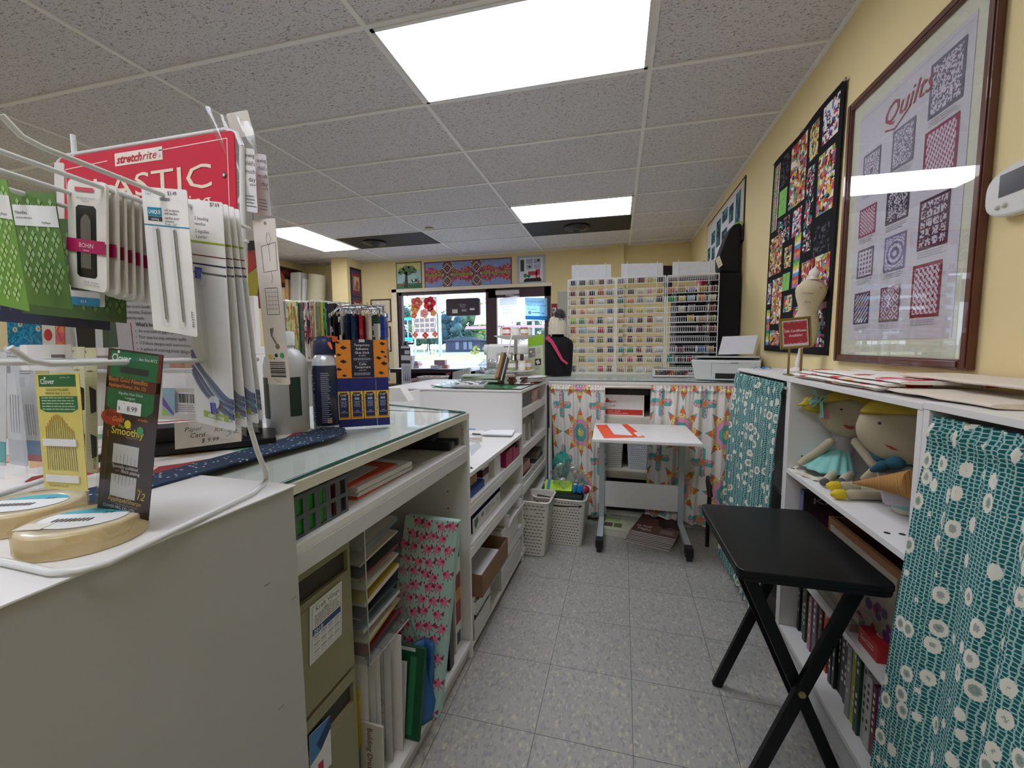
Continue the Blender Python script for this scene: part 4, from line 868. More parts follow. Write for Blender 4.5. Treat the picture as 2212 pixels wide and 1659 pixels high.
for i, (tl, tr, bl, y) in enumerate((((105, 750), (182, 749), (112, 1010), .50), ((134, 751), (208, 751), (140, 1016), .53))):
    t, c = pack('needle_card', 'cream ribbed needle card marked 49, %s one' % ('left', 'right')[i], 'needle card', y, tl, tr, bl, 'cream ribbed needle cards', m='dcdab9', corner=.002)
    c.T('.49', .62, .045, .022, '4b4a40'); c.P([(.78, .30), (.98, .33), (.98, .50), (.82, .52)], '1b1b1c', 2); c.P([(.80, .68), (.98, .70), (.98, .86), (.84, .88)], '1b1b1c', 2); c.T('color', .72, .19, .02, '4b4a40')
    for k in range(30): c.R(.02, .12+.029*k, .98, .123+.029*k, 'cbc9a6')
    c.g.make('card', t)
    if i == 1: g = G(c.g.T.copy() @ Matrix.Rotation(PI/2, 4, 'Z')); g.text('3012648', .008, -.95*c.W, .006, mat('2c2c2c'), z=.0006); g.make('stock_number', t)
for i, (tl, tr, bl, y, a, b_) in enumerate((((-45, 760), (14, 762), (-45, 1000), .42, '36b3b0', '4c4a9c'), ((8, 748), (50, 750), (20, 1002), .50, 'c9ccd0', '8b9096'), ((38, 790), (75, 790), (62, 995), .46, '2f7fb0', 'c9ccd0'))):
    t, c = pack('needle_packet', ('clear needle bag with a turquoise foot at the left edge of the photo', 'clear needle bag, second from the left edge on the lower hooks', 'clear needle bag with a blue and red foot left of the yellow packet')[i], 'needle packet', y, tl, tr, bl, 'clear needle bags', m='dfe1e3')
    c.R(0, .78, 1, .97, a); c.R(0, .12, .3, .22, b_); c.lines(.1, .8, .05, .1, 2, '777777')
    for k in range(4): c.R(.2+.14*k, .4, .23+.14*k, .72, '8b8e93', 2)
    if i == 2: c.R(0, .93, 1, 1, 'b3283c', 3); c.T('M-C', .0, .0, .05, '222222')
    c.g.make('card', t); g = G(c.g.T.copy()); g.poly([(-.004, -.02, .003), (c.W+.005, -.02, .003), (c.W+.004, c.H, .003), (-.003, c.H, .003)], BAG); g.make('bag', t)
# --- things hanging on the right side of the rack
t, c = pack('pattern_card', 'long cream card with pillow and phone drawings hanging right of the red sign', 'card', .615, (545, 475), (594, 471), (579, 830), m='dfd8cf', corner=.003)
c.L([(.28, .16), (.92, .14), (.90, .305), (.30, .315), (.28, .16)], .018, '3b3b3b'); c.L([(.60, .08), (.52, .12), (.60, .16), (.62, .25)], .014, '3b3b3b'); c.L([(.66, .08), (.74, .12), (.62, .16)], .014, '3b3b3b'); c.L([(.62, .31), (.66, .35), (.60, .38)], .014, '3b3b3b')
c.L([(.28, .41), (.82, .41), (.82, .57), (.28, .57), (.28, .41)], .02, '3b3b3b'); 
for k in range(1, 6): c.R(.30, .41+.025*k, .82, .412+.025*k, '6b6b6b')
for k in range(1, 4): c.R(.28+.14*k, .41, .288+.14*k, .545, '6b6b6b')
c.P([(.32, .655), (.5, .65), (.42, .70), (.55, .735), (.62, .76), (.50, .745), (.34, .70)], '7b6f66', 2); c.D(.60, .765, .10, '8b7a6a', 2); c.D(.24, .83, .10, 'd9c53a', 2); c.D(.50, .82, .07, '222222', 2); c.D(.76, .82, .10, '3fa866', 2); c.D(.40, .84, .03, '222222', 2)
y = .86
while y < .955: w = random.choice((.003, .006, .009)); c.R(.18, y, .86, y+w, '333333', 2); y += w+random.choice((.003, .005))
c.T('Embroidery', .5, .972, .008, '555555', 'c'); c.T('England', .5, .985, .008, '555555', 'c'); c.D(.55, .025, .06, '8b857c', 2); c.g.make('card', t)
for i, (tl, tr, bl, y) in enumerate((((516, 318), (549, 322), (524, 455), .60), ((541, 330), (574, 334), (553, 462), .63))):
    t, c = pack('kit_card', '%s white printed card in the clear bag at the top right of the rack' % ('front', 'rear')[i], 'card', y+.004, tl, tr, bl, 'printed cards in clear bags', m='e2e1e2')
    for k, s_ in enumerate(('sewing', "child's", 'much', 'day')): c.T(s_, .98, .14+.125*k, .07, '3a3a3c', 'r', wmax=.6)
    c.T('#XU8', .95, .58, .03, '4a4a4c', 'r'); c.lines(.3, .95, .74, .95, 4, '77777a'); c.g.make('card', t)
t = thing('clear_bag', 'crumpled clear plastic bag poking above the top right of the rack', 'bag', tuple(un(560, 462, 'y', .596)))
A, B, C_, D_ = un(455, 237, 'y', .60), un(540, 262, 'y', .61), un(520, 455, 'y', .60), un(602, 460, 'y', .63)
g = G(); g.sheet(lambda u, v: (C_+(D_-C_)*u)*(1-v)+(A+(B-A)*u)*v+Vector((0, -.004+.006*math.sin(9*u+5*v), .003*math.sin(20*u))), 16, 16, BAG); g.make('film', t)
t, c = pack('hang_tag', 'cream paper corner standing above the clear bag at the rack top', 'hang tag', .615, (488, 246), (534, 237), (502, 300), m='d9d3c8'); c.g.make('card', t)
# ---- rolls of elastic on the rack foot
TP = mat('d9ceae', .3, var=.12, scale=60, coat=.5)
for (x, y, rr, lb) in ((-.655, .372, .060, 'right shrink-wrapped roll of clear elastic on the rack foot, with a price label'), (-.80, .392, .060, 'left shrink-wrapped roll of clear elastic on the rack foot')):
    t = thing('elastic_roll', lb, 'elastic roll', (x, y, 1.0), group='shrink-wrapped elastic rolls')
    g = G(); g.lathe([(rr, .001), (rr, .026), (rr*.97, .028), (.030, .028), (.028, .024), (.028, .004), (rr*.9, .001)], (x, y, 1.0), TP, 40); g.make('roll', t)
    g = G(); g.sheet(lambda u, v: Vector((x, y, 1.0))+Vector(((rr+.0015+.0015*math.sin(23*u*PI)*math.sin(v*5))*math.cos(2*PI*u), (rr+.0015+.0012*math.sin(31*u*PI))*math.sin(2*PI*u), .001+.029*v)), 60, 4, clear('f3ead2', .15, .08, .12)); g.make('wrap', t)
    g = G(Matrix.Translation((x, y, 1.0288)) @ Matrix.Rotation(.35, 4, 'Z')); n = 28
    g.poly([(.047*math.cos(2*PI*i/n), .034*math.sin(2*PI*i/n), 0) for i in range(n)], mat('e8eceb')); g.poly([(.047*math.cos(2*PI*i/n), .034*math.sin(2*PI*i/n), .0003) for i in range(2, 13)], mat('4fb3c4'))
    for k in range(9): g.box(-.028+.005*k, -.0255+.005*k, -.012, -.002, .0003, .0005, mat('222222'))
    g.text('3/4', .012, .012, .007, mat('222222'), z=.0006); g.box(-.05, -.02, -.034, -.014, .0002, .0006, mat('e6e2d6')); g.make('label', t)
# ================================================================ ON THE GLASS COUNTER
def drape(name, pts_px, z, m, lb, cat, th=.002, group=None):
    g = G(); g.prism(pxpoly(pts_px, z+th), z, z+th, m); return one(g, name, lb, cat, group)
def _navy(n, b):
    tcn = n.nodes.new('ShaderNodeTexCoord'); v = n.nodes.new('ShaderNodeTexVoronoi'); v.inputs['Scale'].default_value = 95; n.links.new(tcn.outputs['Object'], v.inputs['Vector'])
    r = n.nodes.new('ShaderNodeValToRGB'); r.color_ramp.interpolation = 'CONSTANT'; e = r.color_ramp.elements; e[0].color = (*lin('dfe6ea'), 1); e[1].position = .22; e[1].color = (*lin('5f9db5'), 1)
    q = e.new(.28); q.color = (*lin('1f3552'), 1); n.links.new(v.outputs['Distance'], r.inputs[0])
    sc = n.nodes.new('ShaderNodeSeparateColor'); n.links.new(v.outputs['Color'], sc.inputs[0]); gt = n.nodes.new('ShaderNodeMath'); gt.operation = 'GREATER_THAN'; gt.inputs[1].default_value = .45; n.links.new(sc.outputs[0], gt.inputs[0])
    mx = n.nodes.new('ShaderNodeMix'); mx.data_type = 'RGBA'; mx.inputs['A'].default_value = (*lin('1f3552'), 1); n.links.new(r.outputs[0], mx.inputs['B']); n.links.new(gt.outputs[0], mx.inputs['Factor'])
    n.links.new(mx.outputs['Result'], b.inputs['Base Color']); b.inputs['Roughness'].default_value = .85
NAVY = nm('navy_flower_cotton', _navy)
def _quilt(n, b):
    tcn = n.nodes.new('ShaderNodeTexCoord'); v = n.nodes.new('ShaderNodeTexVoronoi'); v.inputs['Scale'].default_value = 14; n.links.new(tcn.outputs['Object'], v.inputs['Vector'])
    r = n.nodes.new('ShaderNodeValToRGB'); r.color_ramp.interpolation = 'CONSTANT'; e = r.color_ramp.elements; e[0].color = (*lin('e4e2dd'), 1); e[1].position = .5; e[1].color = (*lin('d9a36b'), 1)
    for p_, c_ in ((.62, 'a03238'), (.72, '6fa98f'), (.82, 'dfdcd5')): q = e.new(p_); q.color = (*lin(c_), 1)
    sc = n.nodes.new('ShaderNodeSeparateColor'); n.links.new(v.outputs['Color'], sc.inputs[0]); n.links.new(sc.outputs[1], r.inputs[0]); n.links.new(r.outputs[0], b.inputs['Base Color']); b.inputs['Roughness'].default_value = .85
QLT = nm('pale_patchwork', _quilt)
o = drape('quilt', [(95, 1104), (745, 935), (600, 915), (330, 905), (-80, 960), (-80, 1100)], .9995, QLT, 'pale flowered quilt lying on the counter behind the wire rack', 'quilt', .0015)
drape('quilt_binding', [(88, 1106), (130, 1108), (345, 1045), (560, 985), (720, 944), (748, 934), (745, 924), (700, 921), (600, 951), (345, 1020), (40, 1088)], 1.0015, NAVY, 'navy binding with tiny white flowers along the front edge of the quilt', 'fabric', .004)
t = thing('display_tray', 'black display tray behind the needle packets, holding a card price sign', 'tray', (-.9, .83, 1.003))
a, b_, c_ = un(343, 985, 'z', 1.004), un(597, 958, 'z', 1.004), un(470, 930, 'z', 1.03)
d = (b_-a).normalized(); nrm = Vector((-d.y, d.x, 0))
if nrm.y < 0: nrm = -nrm
g = G(); g.prism([tuple(p)[:2] for p in (a-d*.1, b_, b_+nrm*.16, a-d*.1+nrm*.16)], 1.0035, 1.02, mat('1d1c1d', .3)); g.make('base', t, bev=.002)
g = G(); g.prism([tuple(p)[:2] for p in (a-d*.1+nrm*.07, b_-d*.03+nrm*.07, b_-d*.03+nrm*.15, a-d*.1+nrm*.15)], 1.0205, 1.055, mat('242325', .35)); g.make('step', t, bev=.002)
t = thing('price_sign', 'white folded card sign handwritten Paper Card Kit 9.99', 'sign', tuple(un(450, 965, 'z', 1.021)))
TLp = un(361, 915, 'y', (a.y+b_.y)/2); s0, s1 = un(378, 971, 'z', 1.0212), un(522, 953, 'z', 1.0212)
up = Vector((0, 0, 1))*.055-Vector((nrm.x, nrm.y, 0))*-.016
e0 = s0+up; e1 = s1+up
c = Card(e0, e1, s0, th=.0006, m='dfddd8'); c.T('Paper', .14, .36, .17, '1b1b1b', shear=.3); c.T('Card', .22, .62, .17, '1b1b1b', shear=.3); c.T('Kit', .58, .48, .17, '1b1b1b', shear=.3); c.T('$ 9.99', .38, .86, .16, '1b1b1b', shear=.2)
c.L([(.76, .72), (.84, .62), (.80, .50), (.87, .35), (.93, .5), (.88, .60), (.96, .62)], .008, '1b1b1b'); c.L([(.80, .45), (.93, .45)], .01, '1b1b1b'); c.L([(.79, .52), (.94, .54)], .01, '1b1b1b'); c.g.make('front', t)
g = G(); g.add([tuple(e0), tuple(e1), tuple(s1+nrm*.035), tuple(s0+nrm*.035)], [(0, 1, 2, 3)], mat('d2d0ca')); g.make('back', t, solid=.0008)
t, c = pack('barcode_card', 'white card with a barcode standing in the black tray', 'card', .93, (375, 845), (425, 847), (378, 893), m='d9d8d6', corner=.003); c.bars(.2, .1, .9, .5, 22); c.lines(.1, .9, .6, .95, 4, '666666'); c.g.make('card', t)
t, c = pack('booklet', 'patterned blue booklet at the left end of the black tray', 'booklet', .92, (352, 838), (378, 838), (350, 898), m='8fb3c4'); c.P([(0, .3), (1, .9), (1, 1), (0, .6)], '6a5a9c'); c.P([(0, .7), (.7, 1), (0, 1)], '9fc46a'); c.g.make('cover', t)
t, c = pack('box', 'plain white shallow box standing behind the barcode card', 'box', .95, (352, 797), (430, 797), (350, 838), m='e4e6e6', th=.03); c.R(0, .0, 1, .06, 'c3c7c8'); c.g.make('front', t)
t, c = pack('book', 'book with a grey back cover listing What is Inside, behind the packets', 'book', 1.02, (243, 636), (418, 640), (262, 800), m='a9a8ab', th=.014)
rows = ('Ultimate Modern Quilt Block', 'of the iconic Guide series', 'for decades. Explore your', 'creativity with')
for k, s_ in enumerate(rows): c.T(s_, .12, .09+.075*k, .042, '3c3b3f', wmax=.86, shear=.2 if k == 0 else 0)
c.T("What's Inside", .26, .40, .05, '2a2a2e', bold=.02); c.R(.19, .36, .20, .82, 'a02040')
for k, s_ in enumerate(('An overview of paper piecing', 'Four step-by-step sampler quilts', '113 block designs with instructions', 'A gallery of inspiring block designs', 'And more!')): c.D(.25, .465+.078*k, .006, '3c3b3f'); c.T(s_, .29, .48+.078*k, .042, '3c3b3f', wmax=.7)
c.R(0, 0, 1, .035, '8f2c3c'); c.g.make('back_cover', t); g = G(c.g.T.copy()); g.box(.002, c.W-.002, .002, c.H-.002, -.03, -.0145, mat('e4e0d6')); g.make('pages', t)
t, c = pack('leaflet', 'narrow brown leaflet strip under the grey book', 'leaflet', 1.0, (366, 772), (420, 775), (366, 794), m='a9806f'); c.T('e the mag', .05, .55, .3, '3a2520'); c.g.make('sheet', t)
# bolts and books further along the counter, seen between the packets
for i, (x0, x1, col, lb, k) in enumerate(((14, 88, '2f8fb8', 'blue daisy fabric bolt standing at far left behind the packets', 1), (88, 118, 'e4dfd0', 'cream fabric bolt with strawberries at far left', 2), (117, 137, 'e88a6a', 'orange and pink flowered bolt at far left', 3), (136, 155, 'b9b9b6', 'grey bolt with a red edge at far left', 4), (156, 160, '2a2a4a', 'thin navy checked bolt at far left', 0), (161, 203, '1f2023', 'black book spine at far left behind the packets', 0), (203, 219, 'c9ccd0', 'clear plastic case beside the black spine', 5), (219, 233, '3f4f3a', 'dark green book spine beside the clear case', 0))):
    yy = 1.25; c = Card(*px3('y', yy, (x0, 655), (x1, 655), (x0+4, 752)), th=.09, m=col); c.e = .001
    if k == 1:
        c.img(np.array([[hexa('2f8fb8')*(.75+.45*random.random()) for _ in range(24)] for _ in range(26)]).clip(0, 1))
        for (fx, fy) in ((.12, .16), (.42, .05), (.66, .05), (.24, .58), (.40, .46), (.92, .55)):
            for q_ in range(8): a_ = q_*PI/4; c.D(fx+.055*math.cos(a_), fy+.045*math.sin(a_), .02, 'e9eccf', 2, 6)
            c.D(fx, fy, .025, 'd9a93a', 3, 8)
    if k == 2: c.D(.45, .70, .3, 'c9283c', 1); c.D(.6, .3, .3, '3f5a2a', 1, sy=.6); c.D(.75, .35, .12, 'e2b53a', 2)
    if k == 3: c.D(.5, .75, .4, 'e05a78', 1); c.D(.5, .4, .35, 'f0a46a', 1); c.L([(.1, .2), (.9, .4), (.2, .6), (.9, .9)], .08, 'c9503a', 2)
    if k == 4: c.R(.86, 0, 1, 1, 'c9453a'); c.R(0, 0, .1, 1, 'c9453a')
    nmx = 'fabric_bolt' if k or i == 4 else 'book'
    if k == 5: nmx = 'plastic_case'
    one(c.g, nmx, lb, 'fabric bolt' if nmx == 'fabric_bolt' else nmx.replace('_', ' '))
t = thing('side_shelf', 'white shelf unit at far left carrying the fabric bolts behind the packets', 'shelf', (-1.75, 1.34, 0))
g = G(); zz = un(60, 753, 'y', 1.25).z; g.box(-2.6, -1.38, 1.2, 1.42, zz-.03, zz, WM); g.make('board', t); g = G(); g.box(-2.6, -1.40, 1.40, 1.42, 0, zz+.2, WM); g.make('back_panel', t); g = G(); g.box(-1.40, -1.38, 1.2, 1.42, 0, zz-.031, WM); g.make('side_panel', t)
# --- clear jug, spray can, glue sticks
t = thing('plastic_jug', 'frosted white plastic jug with a dark green label behind the spray can', 'jug', (-.925, 1.02, 1.0))
JG = mat('cfd4d6', .35, trans=.15, var=.02); g = G(); g.lathe([(.052, 0), (.056, .006), (.057, .19), (.052, .215), (.035, .235), (.024, .24), (.024, .248)], (-.925, 1.02, 1.0), JG, 32); g.make('body', t)
g = G(); g.lathe([(.027, .248), (.027, .285), (.025, .288)], (-.925, 1.02, 1.0), mat('dfe4e6', .4), 24); g.make('cap', t)
def wraplabel(c, r, z0, z1, a0, a1, m, n=16):
    g = G(); g.sheet(lambda u, v: (c[0]+r*math.cos(math.radians(a0+(a1-a0)*u)), c[1]+r*math.sin(math.radians(a0+(a1-a0)*u)), z0+(z1-z0)*v), n, 2, m); return g
wraplabel((-.925, 1.02), .0575, 1.045, 1.16, 200, 262, mat('1f3a34', .4)).make('label', t)
wraplabel((-.925, 1.02), .0575, 1.05, 1.16, 318, 350, mat('1f3a34', .4)).make('label', t)
g = wraplabel((-.925, 1.02), .058, 1.165, 1.185, 290, 305, mat('eceff0')); g.make('price_sticker', t)
cc = (-.853, 1.10); t = thing('spray_can', 'navy blue spray can with an orange trigger on the glass counter', 'spray can', (*cc, 1.0))
NB = mat('1d2648', .25, coat=.4, var=.03); g = G(); g.lathe([(.036, .0), (.041, .004), (.041, .175), (.038, .19), (.030, .205)], (*cc, 1.0), NB, 36); g.make('body', t)
g = G(); g.lathe([(.0415, .0), (.0418, .006), (.0415, .010)], (*cc, 1.0), mat('c9ccd0', .25, metal=.8), 36); g.make('bottom_rim', t)
g = G(); g.lathe([(.0385, .187), (.036, .205), (.028, .222), (.026, .224)], (*cc, 1.0), mat('d3dde2', .25, metal=.3), 36); g.make('shoulder', t)
g = G(); g.lathe([(.030, .221), (.032, .226), (.031, .245), (.029, .262), (.024, .272), (.016, .276)], (*cc, 1.0), mat('232b52', .4), 30, sx=1.15); g.box(cc[0], cc[0]+.036, cc[1]-.02, cc[1]+.012, 1.235, 1.272, mat('232b52', .4)); g.make('cap', t, bev=.003)
g = G(); g.box(cc[0]-.01, cc[0]+.030, cc[1]-.012, cc[1]+.006, 1.2725, 1.276, mat('e0622a', .4)); g.box(cc[0]+.0365, cc[0]+.042, cc[1]-.014, cc[1]+.004, 1.258, 1.274, mat('e0622a', .4)); g.tube([(cc[0]+.030, cc[1]-.02, 1.255), (cc[0]+.038, cc[1]-.024, 1.245), (cc[0]+.044, cc[1]-.026, 1.236)], .004, mat('e0622a', .4), 8, rs=[.005, .004, .002]); g.make('trigger', t)
g = G(); Lb = mat('9aa4c0', .4)
for k in range(26):
    z = 1.165-.0058*k
    for a0 in (205, 285):
        ln = random.uniform(30, 52) if a0 == 205 else random.uniform(25, 40); s2 = wraplabel(cc, .0414, z, z+.0022, a0, a0+ln, Lb, 8)
        b0 = len(g.v); g.add(s2.v, s2.f, Lb)
g.make('small_print', t)
g = wraplabel(cc, .0415, 1.018, 1.03, 305, 322, mat('b8907c')); g.make('round_seal', t)
a0, a1 = un(731, 924, 'z', 1.0), un(843, 917, 'z', 1.0); d = (a1-a0).normalized(); L_ = (a1-a0).length; nr = Vector((-d.y, d.x, 0)); hh = .148
for i in range(4):
    w = L_/4; p = a0+d*w*i; t = thing('glue_stick_box', 'blue and yellow glue stick box, %s of the row of four' % ('leftmost', 'second from left', 'third from left', 'rightmost')[i], 'box', tuple(p), math.atan2(d.y, d.x), 'blue and yellow glue stick boxes')
    c = Card(p+Vector((0, 0, hh)), p+d*(w-.0008)+Vector((0, 0, hh)), p, th=.032, m='1c2670'); c.e = .0002
    c.R(.02, .265, .98, .84, 'e5b733'); c.R(.14, .33, .86, .80, '1d2a5c', 2); c.R(.22, .29, .78, .375, '20222c', 3); c.T('Odif', .5, .36, .045, 'f4efe0', 'c', 4); c.T('505', .5, .44, .045, 'bfe0f2', 'c', 4, bold=.03)
    for k, s_ in enumerate(('Temporary', 'Adhesive', 'Glue Stick', 'for fabric')): c.T(s_, .5, .485+.033*k, .02, 'dfe6f4', 'c', 4, wmax=.6)
    c.T('Colle', .5, .68, .022, 'dfe6f4', 'c', 4); c.T('Temporaire', .5, .71, .022, 'dfe6f4', 'c', 4, wmax=.6); c.R(.1, .79, .9, .825, 'd98f20', 3); c.lines(.15, .85, .80, .82, 1, '3a2f10', 4, 0)
    for (fx, fy) in ((.07, .40), (.93, .47), (.06, .62), (.94, .70)): c.P([(fx-.04, fy), (fx, fy-.014), (fx+.04, fy), (fx, fy+.014)], '222226', 2)
    c.g.make('box', t, bev=.0005)
hz = un(787, 816, 'y', (a0.y+a1.y)/2).z; hz2 = un(787, 734, 'y', (a0.y+a1.y)/2).z
t = thing('display_header', 'orange display header printed with black diamonds above the glue stick boxes', 'box', tuple(a0+Vector((0, 0, hh+.001))))
P0 = a0+d*.002; P1 = a1-d*.0
c = Card(P0+Vector((0, 0, hz2-1.0+.0))+d*-.0, P1+Vector((0, 0, hz2-1.0)), P0+Vector((0, 0, hh+.001)), th=.012, m='e08a2a'); c.e = .0003
c.R(.285, 0, .72, .99, '1c2036', 2); c.T('505', .5, .06, .07, 'f2f4f8', 'c', 4, bold=.04, wmax=.2)
for k, s_ in enumerate(('Temporary', 'Adhesive', 'Glue Stick')): c.T(s_, .5, .165+.10*k, .062, 'f2f0ea', 'c', 3, wmax=.30)
c.T('for fabric', .5, .43, .035, 'f2f0ea', 'c', 3, shear=.5); c.lines(.33, .67, .48, .55, 2, 'c9ccd6', 3, .1); c.R(.40, .575, .60, .58, 'c9ccd6', 3); c.T('Colle', .5, .665, .06, 'f2f0ea', 'c', 3); c.T('Temporaire', .5, .745, .06, 'f2f0ea', 'c', 3, wmax=.30); c.T('pour tissu', .5, .81, .03, 'f2f0ea', 'c', 3, shear=.5); c.lines(.33, .67, .87, .95, 2, 'c9ccd6', 3, .1)
for (fx, fy, s_) in ((.15, .20, .07), (.04, .06, .05), (.06, .38, .05), (.14, .56, .07), (.05, .76, .06), (.90, .10, .06), (.90, .32, .05), (.82, .48, .06), (.92, .63, .07), (.86, .88, .06), (.15, .93, .05), (.95, .45, .04)):
    c.P([(fx-s_, fy), (fx-.01, fy-s_*.75), (fx+s_, fy+.01), (fx, fy+s_*.8)], '231d1c', 2)
c.g.make('header', t)
t = thing('card_holder', 'small white wedge-shaped card holder beyond the glass counter', 'card holder', (-.95, 1.70, .988))
g = G(); a = un(842, 868, 'z', .99); b_ = un(882, 867, 'z', .99); a2 = un(843, 838, 'y', a.y); b2 = un(864, 838, 'y', (a.y+b_.y)/2); g.add([tuple(a), tuple(b_), tuple(b2), tuple(a2), tuple(a+Vector((0, .06, 0))), tuple(b_+Vector((0, .06, 0))), tuple(b2+Vector((0, .06, 0))), tuple(a2+Vector((0, .06, 0)))], [(0, 1, 2, 3), (5, 4, 7, 6), (1, 5, 6, 2), (3, 2, 6, 7), (4, 0, 3, 7), (4, 5, 1, 0)], WM); g.make('body', t)
# ================================================================ ON AND UNDER THE LEFT COUNTERS
def kp(px, py, ax, v):
    """pixel to the counters' own axes"""
    return KM.inverted() @ un(px, py, ax, v)
def kbox(name, a0, a1, b0, b1, z0, z1, m, par=None, bev=.001):
    g = KG(); g.box(a0, a1, b0, b1, z0, z1, m)
    return g.make(name, par, bev=bev) if par is not None else g
def openbox(name, a0, a1, b0, b1, z0, h, m, par, th=.003, inner=None, lo=None):
    """open carton: floor and four walls; lo lowers the aisle-side wall"""
    g = KG(); g.box(a0, a1, b0, b1, z0, z0+th, m); g.box(a0, a0+th, b0, b1, z0, z0+h, m); g.box(a1-th, a1, b0, b1, z0, z0+(lo or h), m)
    g.box(a0, a1, b0, b0+th, z0, z0+h, m); g.box(a0, a1, b1-th, b1, z0, z0+h, m)
    return g.make(name, par)
ZA = .8665
# grey slotted basket with green things
t = thing('slotted_basket', 'grey slotted plastic basket with green packets on the shelf under the glass counter', 'basket', K(-.74, .76, ZA))
GB = mat('5d6468', .45); b0, b1 = .640, .800; af = -.632
def slotted(par, a0, a1, b0, b1, z0, z1, m, n, rows, flare=.012, f=.55):
    """wall b0..b1 at a1 with vertical rounded slots, plus plain other walls"""
    T = KM.copy(); g = G(T); w = (b1-b0)/n; zz = z0; H_ = z1-z0; bars = []
    bt, sl = w*(1-f), w*f
    rowh = H_/rows; gap = rowh*.22
    for r_ in range(rows+1): z = z0+r_*rowh; g.box(a1-.003, a1, b0, b1, max(z0, z-gap/2), min(z1, z+gap/2), m)
    for i in range(n+1): b_ = b0+i*w; g.box(a1-.0028, a1-.0002, max(b0, b_-bt/2), min(b1, b_+bt/2), z0, z1, m)
    g.box(a0, a1, b0, b0+.003, z0, z1, m); g.box(a0, a1, b1-.003, b1, z0, z1, m); g.box(a0, a0+.003, b0, b1, z0, z1, m); g.box(a0, a1, b0, b1, z0, z0+.003, m)
    g.make('body', par, bev=.0008)
    g = G(T); g.box(a0-.005, a1+.005, b0-.005, b0+.004, z1, z1+.007, m); g.box(a0-.005, a1+.005, b1-.004, b1+.005, z1, z1+.007, m); g.box(a0-.005, a0+.004, b0, b1, z1, z1+.007, m); g.box(a1-.004, a1+.005, b0, b1, z1, z1+.007, m); g.make('rim', par, bev=.002)
slotted(t, -.86, af, b0, b1, ZA, .948, GB, 5, 2)
g = KG(); g.box(-.85, af-.008, .648, .73, ZA+.004, .94, mat('3f9c3f', .5)); one(g, 'packet', 'bright green packet inside the grey slotted basket', 'packet')
g = KG(); g.box(-.80, af-.010, .735, .755, ZA+.004, .938, mat('d7d9d6', .5)); one(g, 'packet', 'white packet inside the grey slotted basket', 'packet')
g = KG(); g.box(-.80, af-.010, .762, .79, ZA+.004, .935, mat('6b2f38', .5)); one(g, 'packet', 'dark red packet at the far end of the grey slotted basket', 'packet')
# folders and paper stack
def sheaf(lb, name, cat, quad, z0, z1, m, group=None, jig=0):
    g = G(); n = max(1, int((z1-z0)/.004)) if jig else 1
    for i in range(n):
        dx, dy = (random.uniform(-jig, jig), random.uniform(-jig, jig)) if jig else (0, 0); zz = z0+(z1-z0)*i/n
        g.prism([(p[0]+dx, p[1]+dy) for p in quad], zz, zz+(z1-z0)/n*.92, m)
    return one(g, name, lb, cat, group)
q = [tuple(K(*p))[:2] for p in ((-.86, .86), (-.655, .86), (-.66, 1.10), (-.86, 1.10))]
sheaf('red folder at the bottom of the paper pile beside the grey basket', 'folder', 'folder', q, ZA, .871, mat('cf4a30', .6), 'folders on the counter shelf')
sheaf('thick pile of loose white papers between the two red folders', 'paper_stack', 'papers', [tuple(K(*p))[:2] for p in ((-.86, .87), (-.66, .87), (-.652, 1.12), (-.85, 1.12))], .8715, .896, mat('e3e2e4', .7), jig=.004)
sheaf('orange-red folder lying on top of the paper pile beside the grey basket', 'folder', 'folder', [tuple(K(*p))[:2] for p in ((-.87, .86), (-.675, .86), (-.67, 1.07), (-.87, 1.08))], .897, .901, mat('cf5236', .6), 'folders on the counter shelf')
sheaf('grey-white sheet lying on the orange-red folder', 'paper_sheet', 'papers', [tuple(K(*p))[:2] for p in ((-.865, .87), (-.69, .865), (-.70, 1.02), (-.865, 1.03))], .9015, .9025, mat('c6c6c4', .7))
sheaf('large thin stack of grey drawing sheets in the middle of the counter shelf', 'paper_stack', 'papers', [tuple(K(*p))[:2] for p in ((-.95, 1.16), (-.655, 1.17), (-.625, 1.38), (-.92, 1.42))], ZA, .872, mat('b5b4ad', .7), jig=.003)
t = thing('label_printer', 'black handheld device lying on the grey sheets under the glass counter', 'device', K(-.73, 1.38, .8725))
BD = mat('1d2026', .4); g = KG(); g.rbox((-.79, 1.38, .898), (.17, .11, .05), .3, BD); g.make('body', t, bev=.008)
g = KG(); g.rbox((-.685, 1.36, .888), (.12, .045, .028), .1, BD); g.make('handle', t, bev=.007); g = KG(); g.rbox((-.68, 1.42, .887), (.10, .03, .024), .25, BD); g.make('handle', t, bev=.006)
g = G(Matrix.Translation(K(-.66, 1.4715, .9)) @ Matrix.Rotation(-KA, 4, 'Z') @ Matrix.Rotation(PI/2, 4, 'X'))
tx = G(frame(K(-.72, 1.4705, .885), KM.to_3x3() @ Vector((1, 0, 0)), (0, 0, 1))); tx.text('for return', 0, .06, .01, mat('9a9aa0'), z=.0003, shear=.3); tx.text('ask first', .0, .04, .01, mat('9a9aa0'), z=.0003, shear=.3)
tx2 = G(frame(K(-.628, 1.4705, .868), (0, 0, 1), KM.to_3x3() @ Vector((-1, 0, 0)))); tx2.text('BUCKNET', 0, 0, .012, mat('b08a88'), z=.0003)
tx.add(tx2.v, tx2.f, mat('b08a88'), T=tx.T.inverted()); one(tx, 'handwriting', 'faint handwriting on the inner side panel under the glass counter', 'handwriting')
